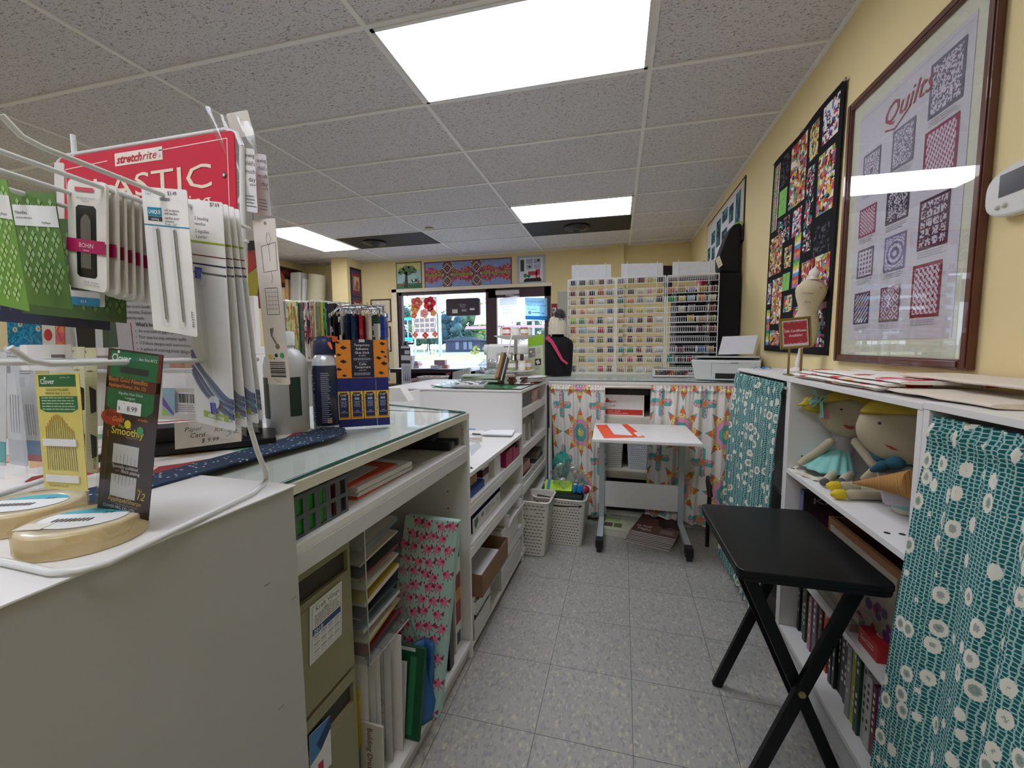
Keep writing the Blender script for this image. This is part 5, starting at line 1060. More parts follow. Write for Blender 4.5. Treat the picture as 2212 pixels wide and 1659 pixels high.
# beige filing cabinet
t = thing('filing_cabinet', 'beige metal filing cabinet standing under the glass counter', 'filing cabinet', K(-.85, .75, .0755))
FC = mat('8f8a6b', .5, var=.04, scale=200, name='beige_steel'); FD = mat('3a382c', .6); ff = -.655; b0, b1 = .640, .830; zt = .795
kbox('body', -1.12, ff-.012, b0, b1, .0755, zt, FC, t)
for z0, z1 in ((.0765, .455), (.462, zt-.002)):
    g = KG(); zs1 = z1-.03; zs0 = zs1-.07
    g.box(ff-.012, ff, b0+.004, b1-.004, z0+.002, zs0, FC); g.box(ff-.012, ff, b0+.004, b1-.004, zs1, z1-.003, FC); g.box(ff-.012, ff, b0+.004, b0+.012, zs0, zs1, FC); g.box(ff-.012, ff, b1-.014, b1-.004, zs0, zs1, FC); g.box(ff-.0115, ff-.010, b0+.012, b1-.014, zs0, zs1, FD)
    dr = g.make('drawer', t, bev=.0008)
    g = KG(); g.box(ff-.010, ff-.001, b0+.012, b1-.014, zs0, zs0+.018, FC); g.make('pull', dr)
def kquad(a, p):  # pixel corners on the plane a = const of the counters
    out = []
    for (x, y) in p:
        d = _F + _R*((x-1106)/FPX) - _U*((y-829.5)/FPX); Ki = KM.inverted(); dd = Ki @ d; cc_ = Ki @ CAMP
        out.append(KM @ (cc_+dd*((a-cc_.x)/dd.x)))
    return out
c = Card(*kquad(ff+.002, ((669, 1312), (738.5, 1254), (669, 1440))), th=.0008, m='dcdcda')
c.R(.06, .03, .97, .97, 'e8e8e6'); c.L([(.08, .05), (.95, .05), (.95, .95), (.08, .95), (.08, .05)], .01, '8a8f9a', 2); c.T('Kraft Village', .54, .16, .085, '3b4252', 'c', wmax=.8); c.T('Since 1986', .54, .21, .03, '555a66', 'c'); c.lines(.14, .94, .23, .43, 6, '4b5160', 3, .15)
c.R(.08, .44, .95, .55, '2f4f78', 2); c.T('2018', .12, .535, .075, 'cfd8e6', l=4, bold=.03)
for r_ in range(3):
    for k in range(4): c.R(.12+.21*k, .58+.125*r_, .29+.21*k, .595+.125*r_, '6b7080', 3); c.lines(.12+.21*k, .29+.21*k, .605+.125*r_, .68+.125*r_, 5, 'a0a4ac', 3, .1)
t = thing('wall_calendar', 'small white 2018 calendar card stuck on the beige filing cabinet', 'calendar', K(ff+.002, .75, .48)); c.g.make('card', t)
c = Card(*kquad(ff+.003, ((668, 1590), (713, 1546), (672, 1700))), th=.001, m='e6e6e8'); c.P([(0, 0), (1, 0), (.5, .5), (0, .6)], '4a7fb5'); c.P([(.3, .3), (1, 0), (1, .25), (.5, .5)], '1f3f6a', 2); c.R(.35, .72, .6, 1, 'b02a50', 2); one(c.g, 'leaflet', 'blue and white leaflet stuck on the lower drawer of the filing cabinet', 'leaflet')
# acrylic magazine holder with magazines
t = thing('magazine_rack', 'clear acrylic magazine rack beside the filing cabinet', 'magazine rack', K(-.80, .90, .45))
AC = clear('f2f4f4', .12, .03, .06); g = KG(); g.box(-.95, -.64, .862, .866, .43, .80, AC); g.box(-.95, -.946, .862, 1.06, .43, .80, AC); g.box(-.95, -.64, .866, 1.06, .43, .434, AC); g.box(-.95, -.64, 1.056, 1.06, .43, .62, AC); g.make('case', t)
g = KG(); g.tube([(-.64, .864, .80), (-.64, .864, .432), (-.64, 1.058, .432)], .0018, mat('c9cccb', .2), 5); g.make('edge', t)
g = KG(); g.box(-1.1, -.86, .866, 1.05, .0765, .4295, mat('6f6c66', .8)); one(g, 'storage_box', 'grey box standing at the back under the acrylic magazine rack', 'box')
mc = ['7f3a3e', 'c8c4b6', '6b7f86', '2f3440', 'b5a23f', 'cccac2', '3f4a44', 'd0cdc4', 'c9c6bd']
for i in range(9):
    z = .438+.036*i+(.004 if i % 2 else 0); tw = (.022, .012, .02, .01, .024, .012, .018, .01, .026)[i]; g = KG(); T = Matrix.Translation((-.80, .965, z)) @ Matrix.Rotation(.10+.02*math.sin(i*2.1), 4, 'X') @ Matrix.Rotation(.05*math.sin(i*1.7), 4, 'Z')
    m = thing('magazine', 'magazine with a %s cover in the acrylic rack, %s from the bottom' % (('red', 'cream', 'blue-grey', 'black', 'yellow', 'white', 'green-grey', 'pale', 'white-topped')[i], ('first', 'second', 'third', 'fourth', 'fifth', 'sixth', 'seventh', 'eighth', 'ninth')[i]), 'magazine', K(-.80, .965, z), 0, 'magazines in the acrylic rack')
    g = KG(); g.box(-.135, .135, -.085, .085, 0, tw*.45, mat('cfcabd', .7), T=T); g.make('pages', m); g = KG(); g.box(-.136, .136, -.086, .086, tw*.46, tw*.5, mat(mc[i], .35), T=T); g.box(.1355, .137, -.086, .086, 0, tw*.5, mat(mc[(i+3) % 9], .4), T=T); g.make('cover', m)
# leaning sheets, templates, folders on the bottom board
def lean(name, lb, cat, p0, p1, p2, th, m, group=None, deco=None, bev=0, bow=0):
    """leaning flat thing: bottom near corner, bottom far corner, top near corner (world points)"""
    c = Card(Vector(p2), Vector(p2)+(Vector(p1)-Vector(p0)), Vector(p0), th=th, m=m)
    c.e = .0004
    if deco: deco(c)
    return one(c.g, name, lb, cat, group)
BZ = .0765
def P3(px, py, a): return kquad(a, ((px, py),))[0]
def tri(c):
    c.L([(.1, .05), (.9, .05), (.9, .95), (.1, .95), (.1, .05)], .012, '8f8f8c', 2)
    for k in range(5): c.L([(.1+.16*k, .05), (.9-.1*k, .5)], .012, '8f8f8c', 2); c.L([(.1, .95-.1*k), (.9, .5+.08*k)], .012, '8f8f8c', 2)
for i, (b_, a1, zt_, tilt, col, lb, dc) in enumerate(((.868, -.69, .34, .0, 'e3c23a', 'yellow folder tucked beside the filing cabinet', None), (.880, -.672, .424, .0, 'd8d8d4', 'tall white sheet leaning beside the filing cabinet, nearest one', None), (.898, -.664, .42, .004, 'cfcfcb', 'tall white sheet with a small grey photo at the top', 1),
        (.910, -.656, .428, .004, 'dad9d6', 'white card sheet behind the one with the photo', None), (.935, -.640, .428, .006, 'bfc0bd', 'grey quilting template with thin triangle lines', tri), (.972, -.630, .425, .01, 'dddcd9', 'bent white cardboard sheet right of the triangle template', None), (.995, -.64, .31, .03, 'd2d1cf', 'white folded cardboard in front of the green folder', None))):
    p0 = K(-.84, b_-.012, BZ); p1 = K(a1, b_+.014, BZ); p2 = K(-.84, b_-.012+tilt, zt_)
    dfn = (lambda c: c.R(.62, .03, .95, .10, '6b6e70', 2)) if dc == 1 else dc
    lean('folder' if i == 0 else 'paper_sheet' if i != 4 else 'template', lb, 'folder' if i == 0 else 'sheet', p0, p1, p2, .0015, col, 'sheets leaning under the glass counter', dfn)
def green(c): c.R(.55, .01, .9, .05, 'c9ccd0', 2); c.R(.85, .1, .92, .95, '2c7a4f', 2)
lean('folder', 'dark green folder leaning between white sheets and the blue bag', 'folder', K(-.90, 1.022, BZ), K(-.60, 1.022, BZ), K(-.90, 1.075, .33), .012, '14502f', None, green)
def news(c):
    c.R(.05, .12, .62, .95, '8f93b5', 2); c.R(.12, .18, .55, .9, 'c9c6b5', 3)
    for k in range(5): c.D(.2+.09*(k % 3), .25+.14*k, .05, '5a5f8a', 4)
    G_ = c.g
p0, p1, p2 = K(-.80, .878, BZ), K(-.625, .878, BZ), K(-.80, .885, .245)
t = thing('newspaper', 'folded newspaper headed Building Dreams standing at the bottom of the shelf', 'newspaper', tuple(p0)); c = Card(p2, p2+(p1-p0), p0, th=.006, m='cfccc2'); c.e = .0004; news(c); c.g.make('sheet', t)
g = G(c.g.T.copy() @ Matrix.Rotation(-PI/2, 4, 'Z')); g.text('Building Dreams', -c.H*.93, c.W*.74, .016, mat('6b2230'), z=.001, fit=c.H*.8); g.make('headline', t)
g = KG(); g.sheet(lambda u, v: (-.66+.06*u+.004*math.sin(9*v), 1.085+.05*(u-.5)*(1-v*.5)+.01*math.sin(7*u+5*v)+.04*v, BZ+.24*v), 10, 14, mat('2f6fae', .3, trans=.2)); b_ = one(g, 'plastic_bag', 'blue plastic bag between the green folder and the pig fabric', 'bag', solid=.018)
# fabric bolt with pink flying pigs
t = thing('fabric_bolt', 'aqua fabric bolt printed with pink flying pigs leaning on the shelf', 'fabric bolt', K(-.64, 1.17, BZ))
B0 = un(925, 1560, 'z', BZ+.002); B1 = un(946, 1553, 'z', BZ+.002); top_r = un(989, 1127, 'z', .66); top_l = un(874, 1113, 'z', .67)
axis = ((top_r-B1)).normalized(); wv = (top_l-top_r); wv = (wv-axis*wv.dot(axis)); wd = wv.length; wv.normalize(); L_ = (top_r-B1).length
# face spans from the right edge towards the upper left
TLc = top_r+wv*wd; BLc = B1+wv*wd
c = Card(TLc, top_r, BLc, th=.05, m='a9cdc4'); c.e = .0005; W_, H_ = c.W, c.H
rr = random.Random(4)
for j in range(15):
    for i in range(5):
        cx = (i+.5+.45*(j % 2)-.2)/4.8+rr.uniform(-.03, .03); cy = (j+.5+rr.uniform(-.22, .22))/15; 
        if not (.05 < cx < .95): continue
        fl = rr.choice((-1, 1)); s_ = .075; ar = W_/H_
        c.D(cx, cy, s_, 'dd7f9c', 2, 10, .85); c.D(cx+fl*.03, cy-.004, s_*.42, 'c9386b', 3, 8); c.D(cx+fl*.045, cy-.002, s_*.16, '8f1f45', 4, 6)
        for k in (-1, 1): c.P([(cx+fl*.03+k*.03, cy-.018), (cx+fl*.03+k*.055, cy-.032), (cx+fl*.03+k*.06, cy-.014)], 'a92a58', 3); c.R(cx+k*.035-.006, cy+.018, cx+k*.035+.006, cy+.034, 'b53a62', 3)
        c.P([(cx-fl*.06, cy-.006), (cx-fl*.13, cy-.026), (cx-fl*.12, cy+.004)], '9a3d58', 3); c.L([(cx-fl*.05, cy+.012), (cx-fl*.10, cy+.022)], .012, 'b53a62', 3)
c.L([(.10, .42), (.55, .66), (.80, .79)], .008, '6d8f88', 5); c.P([(.10, .42), (.80, .79), (.78, .80), (.08, .435)], '86aaa2', 4)
c.g.make('cloth', t, bev=.004)
# binders and books right of the pig bolt
def standing(name, lb, cat, a0, a1, b0, b1, z1, m, deco=None, group=None, z0=BZ, par_pages=True):
    t = thing(name, lb, cat, K((a0+a1)/2, (b0+b1)/2, z0), 0, group)
    kbox('cover', a0, a1, b0, b1, z0, z1, m, t, bev=.002)
    if deco: deco(t, a1, b0, b1, z0, z1)
    return t
def spine(a, b0, b1, z0, z1): return Card(K(a+.0006, b0, z1), K(a+.0006, b1, z1), K(a+.0006, b0, z0), body=False)
def wb(t, a, b0, b1, z0, z1): c = spine(a, b0, b1, z0, z1); c.D(.5, .9, .14, '2a2a2c', 2, 12); c.e = .0003; c.g.make('ring_hole', t)
standing('ring_binder', 'white ring binder standing right of the pig fabric bolt', 'binder', -.88, -.628, 1.24, 1.275, .37, mat('cfd0d0', .35), wb)
def bb(t, a, b0, b1, z0, z1):
    g = G(frame(K(a+.0006, b0+.006, z0+.28), (0, 0, -1), KM.to_3x3() @ Vector((0, 1, 0)))); g.text('Janes Garden', 0, 0, .010, mat('c9ccd0'), z=.0003); g.make('lettering', t)
standing('ring_binder', 'black ring binder with white lettering beside the white binder', 'binder', -.87, -.625, 1.30, 1.335, .42, mat('17181a', .3), bb)
def qb(t, a, b0, b1, z0, z1):
    c = Card(K(a+.0006, b0, z1), K(a+.0006, b1, z1), K(a+.0006, b0, z0), body=False); c.R(.15, .06, .85, .26, '3f4056'); c.D(.5, .16, .25, 'b04a4a', 2, 8); c.R(.1, .38, .9, .78, '8f3a44'); c.R(.1, .5, .9, .6, 'c98f4a', 2); c.R(.2, .85, .8, .95, '2f4f5a'); c.g.make('cover_print', t)
standing('book', 'tall white quilting book with a dark pattern picture by the side panel', 'book', -.85, -.64, 1.385, 1.44, .57, mat('dadad8', .4), qb)
g = KG(); g.tube([(-.66+.012*math.cos(a_*PI/6), 1.42+.012*math.sin(a_*PI/6), .585) for a_ in range(12)], .002, WM, 6, closed=True); one(g, 'ring', 'small white ring on top of the quilting book', 'ring')
# ---- desk top
ZD = .7525
def dpx(pts, z): return pxpoly(pts, z)
for i in range(4):
    g = G(); g.prism(dpx([(1044-i*2, 940-i), (1058, 930-i*.5), (1112, 930-i*.5), (1106, 942-i)], ZD+.004*i+.004), ZD+.004*i, ZD+.004*i+.0036, mat('e9ebee', .6)); one(g, 'note_pad', 'white note pad on the desk, %s of the pile' % ('lowest', 'second', 'third', 'topmost')[i], 'note pad', 'white note pads on the desk')
t = thing('notebook_tray', 'thin white tray with a black pen behind the desk pads', 'tray', tuple(un(1040, 938, 'z', ZD))); g = G(); p = dpx([(1005, 940), (1008, 930), (1046, 931), (1046, 940)], ZD); g.prism(p, ZD, ZD+.003, WM); g.make('tray', t)
g = G(); a, b_ = un(1020, 937, 'z', ZD+.008), un(1068, 940, 'z', ZD+.006); g.tube([tuple(a), tuple(b_)], .0035, mat('2a2c30', .4), 8); one(g, 'pen', 'black pen lying by the white note pads', 'pen')
g = G(); p = un(1025, 928, 'z', ZD+.004); g.box(p.x-.03, p.x+.01, p.y-.01, p.y+.01, ZD, ZD+.012, mat('8fb5dd', .5)); one(g, 'eraser', 'small pale blue block at the back of the desk', 'block')
for i, (px, py, r_) in enumerate(((1022, 947, .022), (1026, 952, .026), (1030, 951, .02))):
    p = un(px, py, 'z', ZD+.004); g = G(); g.tube([(p.x+r_*1.4*math.cos(a_*PI/8), p.y+r_*.7*math.sin(a_*PI/8), ZD+.004+.006*i) for a_ in range(16)], .0035, mat('d8d2c6', .4), 8, closed=True); one(g, 'embroidery_hoop', 'pale oval ring on the desk edge, %s of three' % ('rear', 'front', 'top')[i], 'hoop', 'pale oval rings on the desk')
g = G(); g.prism(dpx([(1016, 1012), (1016, 1007), (1022, 1011)], ZD+.002), ZD, ZD+.002, mat('1a1a1a')); one(g, 'clip', 'small black clip at the near edge of the desk', 'clip')
g = G(); g.prism(dpx([(1012, 962), (1035, 955), (1040, 965), (1018, 985)], ZD+.001), ZD, ZD+.0015, clear('f4f6f8', .12, .1, .1)); one(g, 'clear_sleeve', 'flat clear plastic sleeve on the white desk', 'sleeve')
# ---- shelf 1 of the desk
Z1 = .6305; PK = mat('b81d64', .35, trans=.15)
for (b0, b1, lb) in ((1.985, 2.10, 'magenta plastic bin holding clear bags on the desk shelf, nearer one'), (2.108, 2.235, 'magenta plastic bin holding dark things on the desk shelf, farther one')):
    t = thing('plastic_bin', lb, 'bin', K(-.70, (b0+b1)/2, Z1), 0, 'magenta bins under the desk'); openbox('body', -.80, -.622, b0, b1, Z1, .078, PK, t)
    g = KG(); g.tube([(-.80, b0, Z1+.078), (-.62, b0, Z1+.078), (-.62, b1, Z1+.078), (-.80, b1, Z1+.078)], .003, PK, 6, closed=True); g.make('rim', t)
g = KG(); rr = random.Random(5)
for k in range(7): g.ball((-.66-.018*k, 2.04+rr.uniform(-.03, .03), Z1+.066+rr.uniform(0, .012)), .022, clear('f0e4ec', .15, .12, .12), n=8)
one(g, 'plastic_bag', 'crumpled clear bags heaped in the nearer magenta bin', 'bag')
for k in range(4): g = KG(); g.rbox((-.66-.03*k, 2.17+.01*k, Z1+.060), (.05, .012, .10), .5*k, mat(('23242a', '3a3c44', '1c1c20', '555a60')[k], .4), ry=.9); one(g, 'tool', 'dark slim tool in the farther magenta bin, %s' % ('first', 'second', 'third', 'last')[k]+' from the front', 'tool', 'tools in the magenta bin')
t = thing('box', 'plain white box standing left of the magenta bins', 'box', K(-.69, 1.86, Z1)); kbox('box', -.76, -.630, 1.83, 1.925, Z1, Z1+.082, mat('e3e3e2', .5), t)
t = thing('box', 'white box with a maroon band on the desk shelf', 'box', K(-.72, 1.76, Z1)); kbox('box', -.80, -.648, 1.72, 1.80, Z1, Z1+.086, mat('dddcdc', .5), t); kbox('band', -.8005, -.6475, 1.7195, 1.8005, Z1+.03, Z1+.062, mat('5a1f33', .5), t, 0)
g = KG(); g.prism([(-.90, 1.50), (-.632, 1.50), (-.632, 1.70), (-.90, 1.70)], Z1, Z1+.030, mat('25499a', .45)); one(g, 'box', 'flat royal blue box at the near end of the desk shelf', 'box')
g = KG(); g.prism([(-.90, 1.50), (-.655, 1.50), (-.655, 1.67), (-.90, 1.67)], Z1+.031, Z1+.062, mat('b79a72', .6)); one(g, 'envelope_stack', 'tan envelope lying on the blue box', 'envelope')
# ---- shelf 2: blue index box
Z2 = .4605
t = thing('file_box', 'navy and white open box with a leaf print on the second desk shelf', 'box', K(-.72, 1.77, Z2)); openbox('body', -.80, -.645, 1.585, 1.955, Z2, .085, mat('22306a', .45), t, lo=.06)
c = Card(K(-.6442, 1.585, Z2+.062), K(-.6442, 1.955, Z2+.062), K(-.6442, 1.585, Z2+.001), th=.0008, m='e6e6e4'); c.P([(.05, .2), (.16, .15), (.18, .5), (.09, .9), (.05, .6)], '3f7f6a', 2); c.R(.28, .2, .36, .55, '8f9aa0'); c.lines(.42, .62, .2, .8, 4, '9aa0a6'); c.T('Elan', .66, .62, .3, '7a8aa8'); c.T('250', .84, .62, .3, '7a8aa8'); c.g.make('label', t)
# ---- shelf 3 and floor boxes
Z3 = .2225; BR = mat('8a6a4f', .7, var=.08, scale=15)
t = thing('cardboard_box', 'brown cardboard box of white envelopes on the third desk shelf', 'box', K(-.70, 1.7, Z3)); openbox('body', -.83, -.585, 1.53, 1.885, Z3, .095, BR, t)
g = KG(); 
for k in range(5): g.box(-.80+.006*k, -.61, 1.56+.006*k, 1.82, Z3+.005+.012*k, Z3+.015+.012*k, mat('d6d6da', .6))
one(g, 'envelope_stack', 'white envelopes lying in the brown cardboard box', 'envelopes')
t = thing('envelope_box', 'white box of upright envelopes behind the brown cardboard box', 'box', K(-.72, 2.06, Z3)); openbox('body', -.86, -.62, 1.895, 2.19, Z3, .11, WM, t)
for k in range(8): g = KG(); g.rbox((-.74, 1.925+.03*k, Z3+.064), (.22, .004, .10), 0, mat('dcdcd6', .6), rx=-.25); one(g, 'envelope', 'upright white envelope in the box behind the cardboard box, %s from the front' % ('first', 'second', 'third', 'fourth', 'fifth', 'sixth', 'seventh', 'eighth')[k], 'envelope', 'envelopes in the white box')
t = thing('open_carton', 'white carton with an open flap tilted out of the second-last desk shelf', 'box', K(-.66, 2.05, .335))
g = KG(); p = [(-.80, 1.96), (-.60, 1.96), (-.60, 2.20), (-.80, 2.20)]; g.box(-.80, -.60, 1.96, 1.964, .335, .40, WM); g.box(-.80, -.60, 2.196, 2.20, .335, .40, WM); g.box(-.80, -.60, 1.96, 2.20, .333, .337, WM); g.box(-.804, -.80, 1.96, 2.20, .335, .40, mat('2a2426')); g.make('body', t)
g = KG(); g.add([(-.60, 1.96, .335), (-.60, 2.2, .335), (-.575, 2.2, .395), (-.575, 1.96, .395), ], [(0, 1, 2, 3)], WM); g.make('flap', t, solid=.002)
ZB = .0535
t = thing('file_box', 'low white box with a printed lid at the far end of the bottom board', 'box', K(-.70, 2.05, ZB)); kbox('body', -.80, -.612, 1.86, 2.22, ZB, ZB+.10, mat('cfcfcd', .6), t)
c = Card(K(-.74, 2.215, ZB+.1015), K(-.615, 2.215, ZB+.1015), K(-.74, 1.87, ZB+.1015), th=.001, m='e9e9ec'); c.lines(.15, .9, .2, .5, 3, '77787c'); c.R(.8, .3, .95, .5, '3a3a3c', 2); c.g.make('paper', t)
for (b0, b1, h, z, lb, pl) in ((1.50, 1.70, .11, ZB, 'white file box at the bottom near end of the desk shelves', 0), ):
    t = thing('file_box', lb, 'box', K(-.70, 1.6, z)); openbox('body', -.84, -.612, b0, b1, z, h, mat('d9d9d6', .6), t, lo=h*.7)
    g = KG(); g.box(-.82, -.63, b0+.01, b1-.03, z+.006, z+h*.62, mat('9fa0a2', .6)); g.make('papers', t)
t = thing('file_box', 'white box of printed sheets between the bottom box and the brown box', 'box', K(-.70, 1.6, .165)); 
openbox('body', -.84, -.600, 1.50, 1.67, .164, .05, mat('d9d9d6', .6), t, lo=.05); 
# ---- counter C shelves
t = thing('cash_box', 'black metal cash box with a round lock on the top shelf of the far counter', 'cash box', K(-.72, 2.48, .8805)); kbox('body', -.82, -.635, 2.345, 2.60, .8805, .965, mat('25262b', .35), t, .003)
g = KG(); g.cyl((-.635, 2.56, .925), (-.628, 2.56, .925), .009, mat('c9ccd0', .2, metal=.9), 14); g.make('lock', t)
t = thing('plastic_bin', 'pale pink plastic bin beside the black cash box', 'bin', K(-.70, 2.72, .8805))
weave_basket(t, K(-.70, 2.71, .8805), .12, .13, .075, .135, .15, mat('d3a39c', .4), -KA, slot=False)
ZM = .6575
for i, (b0, b1, h, c1, lb) in enumerate(((2.33, 2.355, .12, 'b5b8bc', 'grey magazine file at the near end of the far counter shelf'), (2.36, 2.43, .165, 'cfd1d2', 'tall white magazine file with printed side on the far counter shelf'), (2.50, 2.56, .14, 'bfc0bb', 'pale magazine file leaning in the middle of the far counter shelf'), (2.60, 2.65, .15, 'a7a8a6', 'grey magazine file with papers at the far end of the shelf'))):
    t = thing('magazine_file', lb, 'magazine file', K(-.72, (b0+b1)/2, ZM), 0, 'magazine files on the far counter')
    openbox('body', -.82, -.635, b0, b1, ZM, h, mat(c1, .5), t, lo=h*.75); g = KG()
    for k in range(3): g.box(-.80, -.65, b0+.006+.02*k*(b1-b0)/.07, b0+.014+.02*k*(b1-b0)/.07, ZM+.006, ZM+h+.02*(k % 2)+.006, mat(('e3e2dd', '8a8680', 'c9c5b8')[k], .6))
    g.make('papers', t)
g = KG()
for k in range(6): g.box(-.80, -.66+.006*(k % 3), 2.42, 2.60, ZM+.168+.006*k, ZM+.172+.006*k, mat('d3d0c8', .6))
one(g, 'paper_stack', 'loose pile of papers lying across the magazine files', 'papers')
Z5 = .4315
t = thing('plastic_tray', 'pink checked fabric tray on the third shelf of the far counter', 'tray', K(-.71, 2.42, Z5)); kbox('body', -.80, -.64, 2.30, 2.56, Z5+.045, Z5+.10, mat('c79a9c', .6, var=.3, scale=120), t, .003)
for (b0, b1, z, lb) in ((2.30, 2.58, Z5, 'long white plastic tray under the pink checked tray'), (2.62, 2.9, Z5, 'white plastic tray at the far end of the third shelf')):
    t = thing('plastic_tray', lb, 'tray', K(-.72, (b0+b1)/2, z)); openbox('body', -.82, -.625, b0, b1, z, .043, mat('dfdfdd', .4), t); g = KG(); g.tube([(-.82, b0, z+.043), (-.622, b0, z+.043), (-.622, b1, z+.043), (-.82, b1, z+.043)], .004, mat('e6e6e4', .4), 6, closed=True); g.make('rim', t)
for k in range(4): g = KG(); g.rbox((-.72, 2.76, Z5+.05+.014*k), (.19, .24, .011), .03*k, mat(('55585c', '3a3a3c', '8a8d90', '6b6055')[k], .5)); one(g, 'magazine', 'dark magazine in the far white tray, %s from the bottom' % ('first', 'second', 'third', 'fourth')[k], 'magazine', 'magazines in the far tray')
for k in range(5): g = KG(); g.rbox((-.70+.01*(k % 2), 2.72+.012*k, .2305+.008+.0145*k), (.2, .28, .013), .1*(-1)**k, mat(('cfd0d2', '3f4246', 'a9abad', '5a5d60', 'd9dadb')[k], .5)); one(g, 'magazine', 'magazine on the lowest shelf of the far counter, %s from the bottom' % ('first', 'second', 'third', 'fourth', 'fifth')[k], 'magazine', 'magazines behind the wicker baskets')
# ---- the two wicker-look baskets on the floor
PB = mat('e2e0d8', .4); 
t = thing('storage_basket', 'white slotted basket with an oval hand hole, tilted out of the far counter', 'basket', tuple(K(-.60, 2.41, .03)), 0, 'white slotted floor baskets')
weave_basket(t, K(-.605, 2.42, .004), .20, .17, .335, .27, .22, PB, -KA, 15, 9)
cp = K(-.55, 2.53, .27); g = KG(); g.prism([(-.64, .265), (-.57, .265), (-.56, .28), (-.57, .295), (-.64, .295), (-.65, .28)], -2.529, -2.5275, mat('3d332c'), T=Matrix.Rotation(PI/2, 4, 'X')); 
g = KG()
for k in range(10): g.ball((-.62+.03*(k % 4), 2.40+.025*(k//4), .24), .022, mat(('dcb9bf', 'e3ddd6', 'c98f9c')[k % 3], .7), n=7, sz=.5)
one(g, 'fabric_scraps', 'pink and white fabric scraps inside the tilted slotted basket', 'fabric', kind='stuff')
t = thing('storage_basket', 'white slotted basket on the floor filled with bags and bright packets', 'basket', tuple(K(-.46, 2.72, 0)), 0, 'white slotted floor baskets')
weave_basket(t, Vector((-.335, 2.66, .002)), .28, .24, .30, .33, .30, PB, -.06, 15, 14)
g = G(Matrix.Translation((-.335, 2.62, .29)) @ Matrix.Rotation(-.06, 4, 'Z')); 
for k in range(4): g.tube([(-.14+.28*i/10, -.075-.008*k, .018-.012*k+.012*math.sin(PI*i/10)*(-1)) for i in range(11)], .009, mat('1d2b22', .9), 6)
g.box(-.14, .13, -.07, .08, -.03, .012, mat('1d2b22', .9)); one(g, 'folded_cloth', 'folded dark green cloth in the full slotted basket', 'cloth')
g = G(Matrix.Translation((-.36, 2.67, .315)) @ Matrix.Rotation(.0, 4, 'Z') @ Matrix.Rotation(.6, 4, 'X')); g.box(-.09, .085, -.03, .05, 0, .022, mat('b9e02a', .5)); t = one(g, 'packet', 'neon yellow-green packet with a blue band in the slotted basket', 'packet')
g = G(Matrix.Translation((-.36, 2.67, .315)) @ Matrix.Rotation(.6, 4, 'X')); g.box(-.075, -.055, -.031, .051, -.0005, .0228, mat('1f86b5', .5)); g.make('band', t)
bpy.context.view_layer.update()
for k in range(4): g = G(); g.rbox((-.255+.018*k, 2.63+.01*(k % 2), .335), (.012, .03, .045), .4*(-1)**k, mat('2389c4', .4), ry=.4*(-1)**k); one(g, 'clip', 'bright blue clip in the slotted basket, %s from the left' % ('first', 'second', 'third', 'fourth')[k], 'clip', 'blue clips in the basket')
g = G(); g.ball((-.195, 2.66, .325), .035, mat('a52036', .35), n=10, sz=.8); one(g, 'yarn', 'dark red shiny bundle at the right of the slotted basket', 'bundle')
rr = random.Random(9)
def crumple(name, c, r, m, lb, cat, sz=1, n=16, amp=.3, seed=1, group=None):
    rr = random.Random(seed); ph = [rr.uniform(0, 6.3) for _ in range(9)]
    def fn(u, v):
        a = 2*PI*u; b_ = PI*(v-.5); d = 1+amp*(.5*math.sin(3*a+ph[0]+2*b_)+.35*math.sin(7*a+ph[1]-5*b_)+.3*math.sin(11*b_+ph[2]+4*a)+.25*math.sin(17*a+ph[3]))
        return (c[0]+r*d*math.cos(a)*math.cos(b_), c[1]+r*d*math.sin(a)*math.cos(b_), c[2]+r*sz*d*math.sin(b_))
    g = G(); g.sheet(fn, n*3, n, m, False); return one(g, name, lb, cat, group)
crumple('plastic_bag', (-.32, 2.74, .385), .095, clear('e9f0ee', .25, .12, .10), 'crumpled clear plastic bag rising from the slotted basket', 'bag', .75, seed=3)
crumple('plastic_bag', (-.36, 2.83, .43), .06, mat('3fae9f', .35, trans=.3), 'teal plastic bag behind the clear bag beside the star curtain', 'bag', 1.4, amp=.12, seed=6)
# ================================================================ FAR COUNTER GOODS
ZC = 1.0015
def ktag(name, lb, cat, a, b, z=ZC, rz=0, group=None): return thing(name, lb, cat, K(a, b, z), rz-KA, group)
# calculator
t = ktag('calculator', 'grey-white desk calculator lying on the far glass counter', 'calculator', -.96, 2.40)
T = Matrix.Translation((-.955, 2.36, ZC)) @ Matrix.Rotation(.12, 4, 'Z') @ Matrix.Rotation(.10, 4, 'X')
g = KG(); g.box(-.095, .095, -.065, .065, .004, .022, mat('c3c8ca', .4), T=T); g.make('body', t, bev=.004)
for i in range(5):
    for j in range(4): g = KG(); g.box(-.08+.028*i, -.06+.028*i, -.052+.022*j, -.038+.022*j, .0222, .027, mat('e9eaea' if (i+j) % 3 else '44484f', .4), T=T); g.make('key', t)
g = KG(); g.box(.062, .09, -.05, .05, .0222, .025, mat('4f5a54', .2), T=T); g.make('display', t)
g = KG(); g.prism([(-1.13, 2.31), (-1.02, 2.30), (-1.0, 2.33), (-1.11, 2.345)], .9925, .999, mat('26282c', .4)); one(g, 'phone', 'thin black slab on the white end of the far counter', 'phone')
g = KG(); g.box(-.98, AF-.012, 2.29, 2.315, .9947, .9957, mat('d3cf5f', .7)); 
for k in range(14): g.box(-.97+.025*k, -.958+.025*k, 2.293+.004*(k % 3), 2.303+.004*(k % 3), .9957, .9959, mat(('d96a4a', 'e9e4c9', '4f9a5f')[k % 3], .7))
one(g, 'fabric_strip', 'yellow flowered strip under the front edge of the far glass', 'fabric')
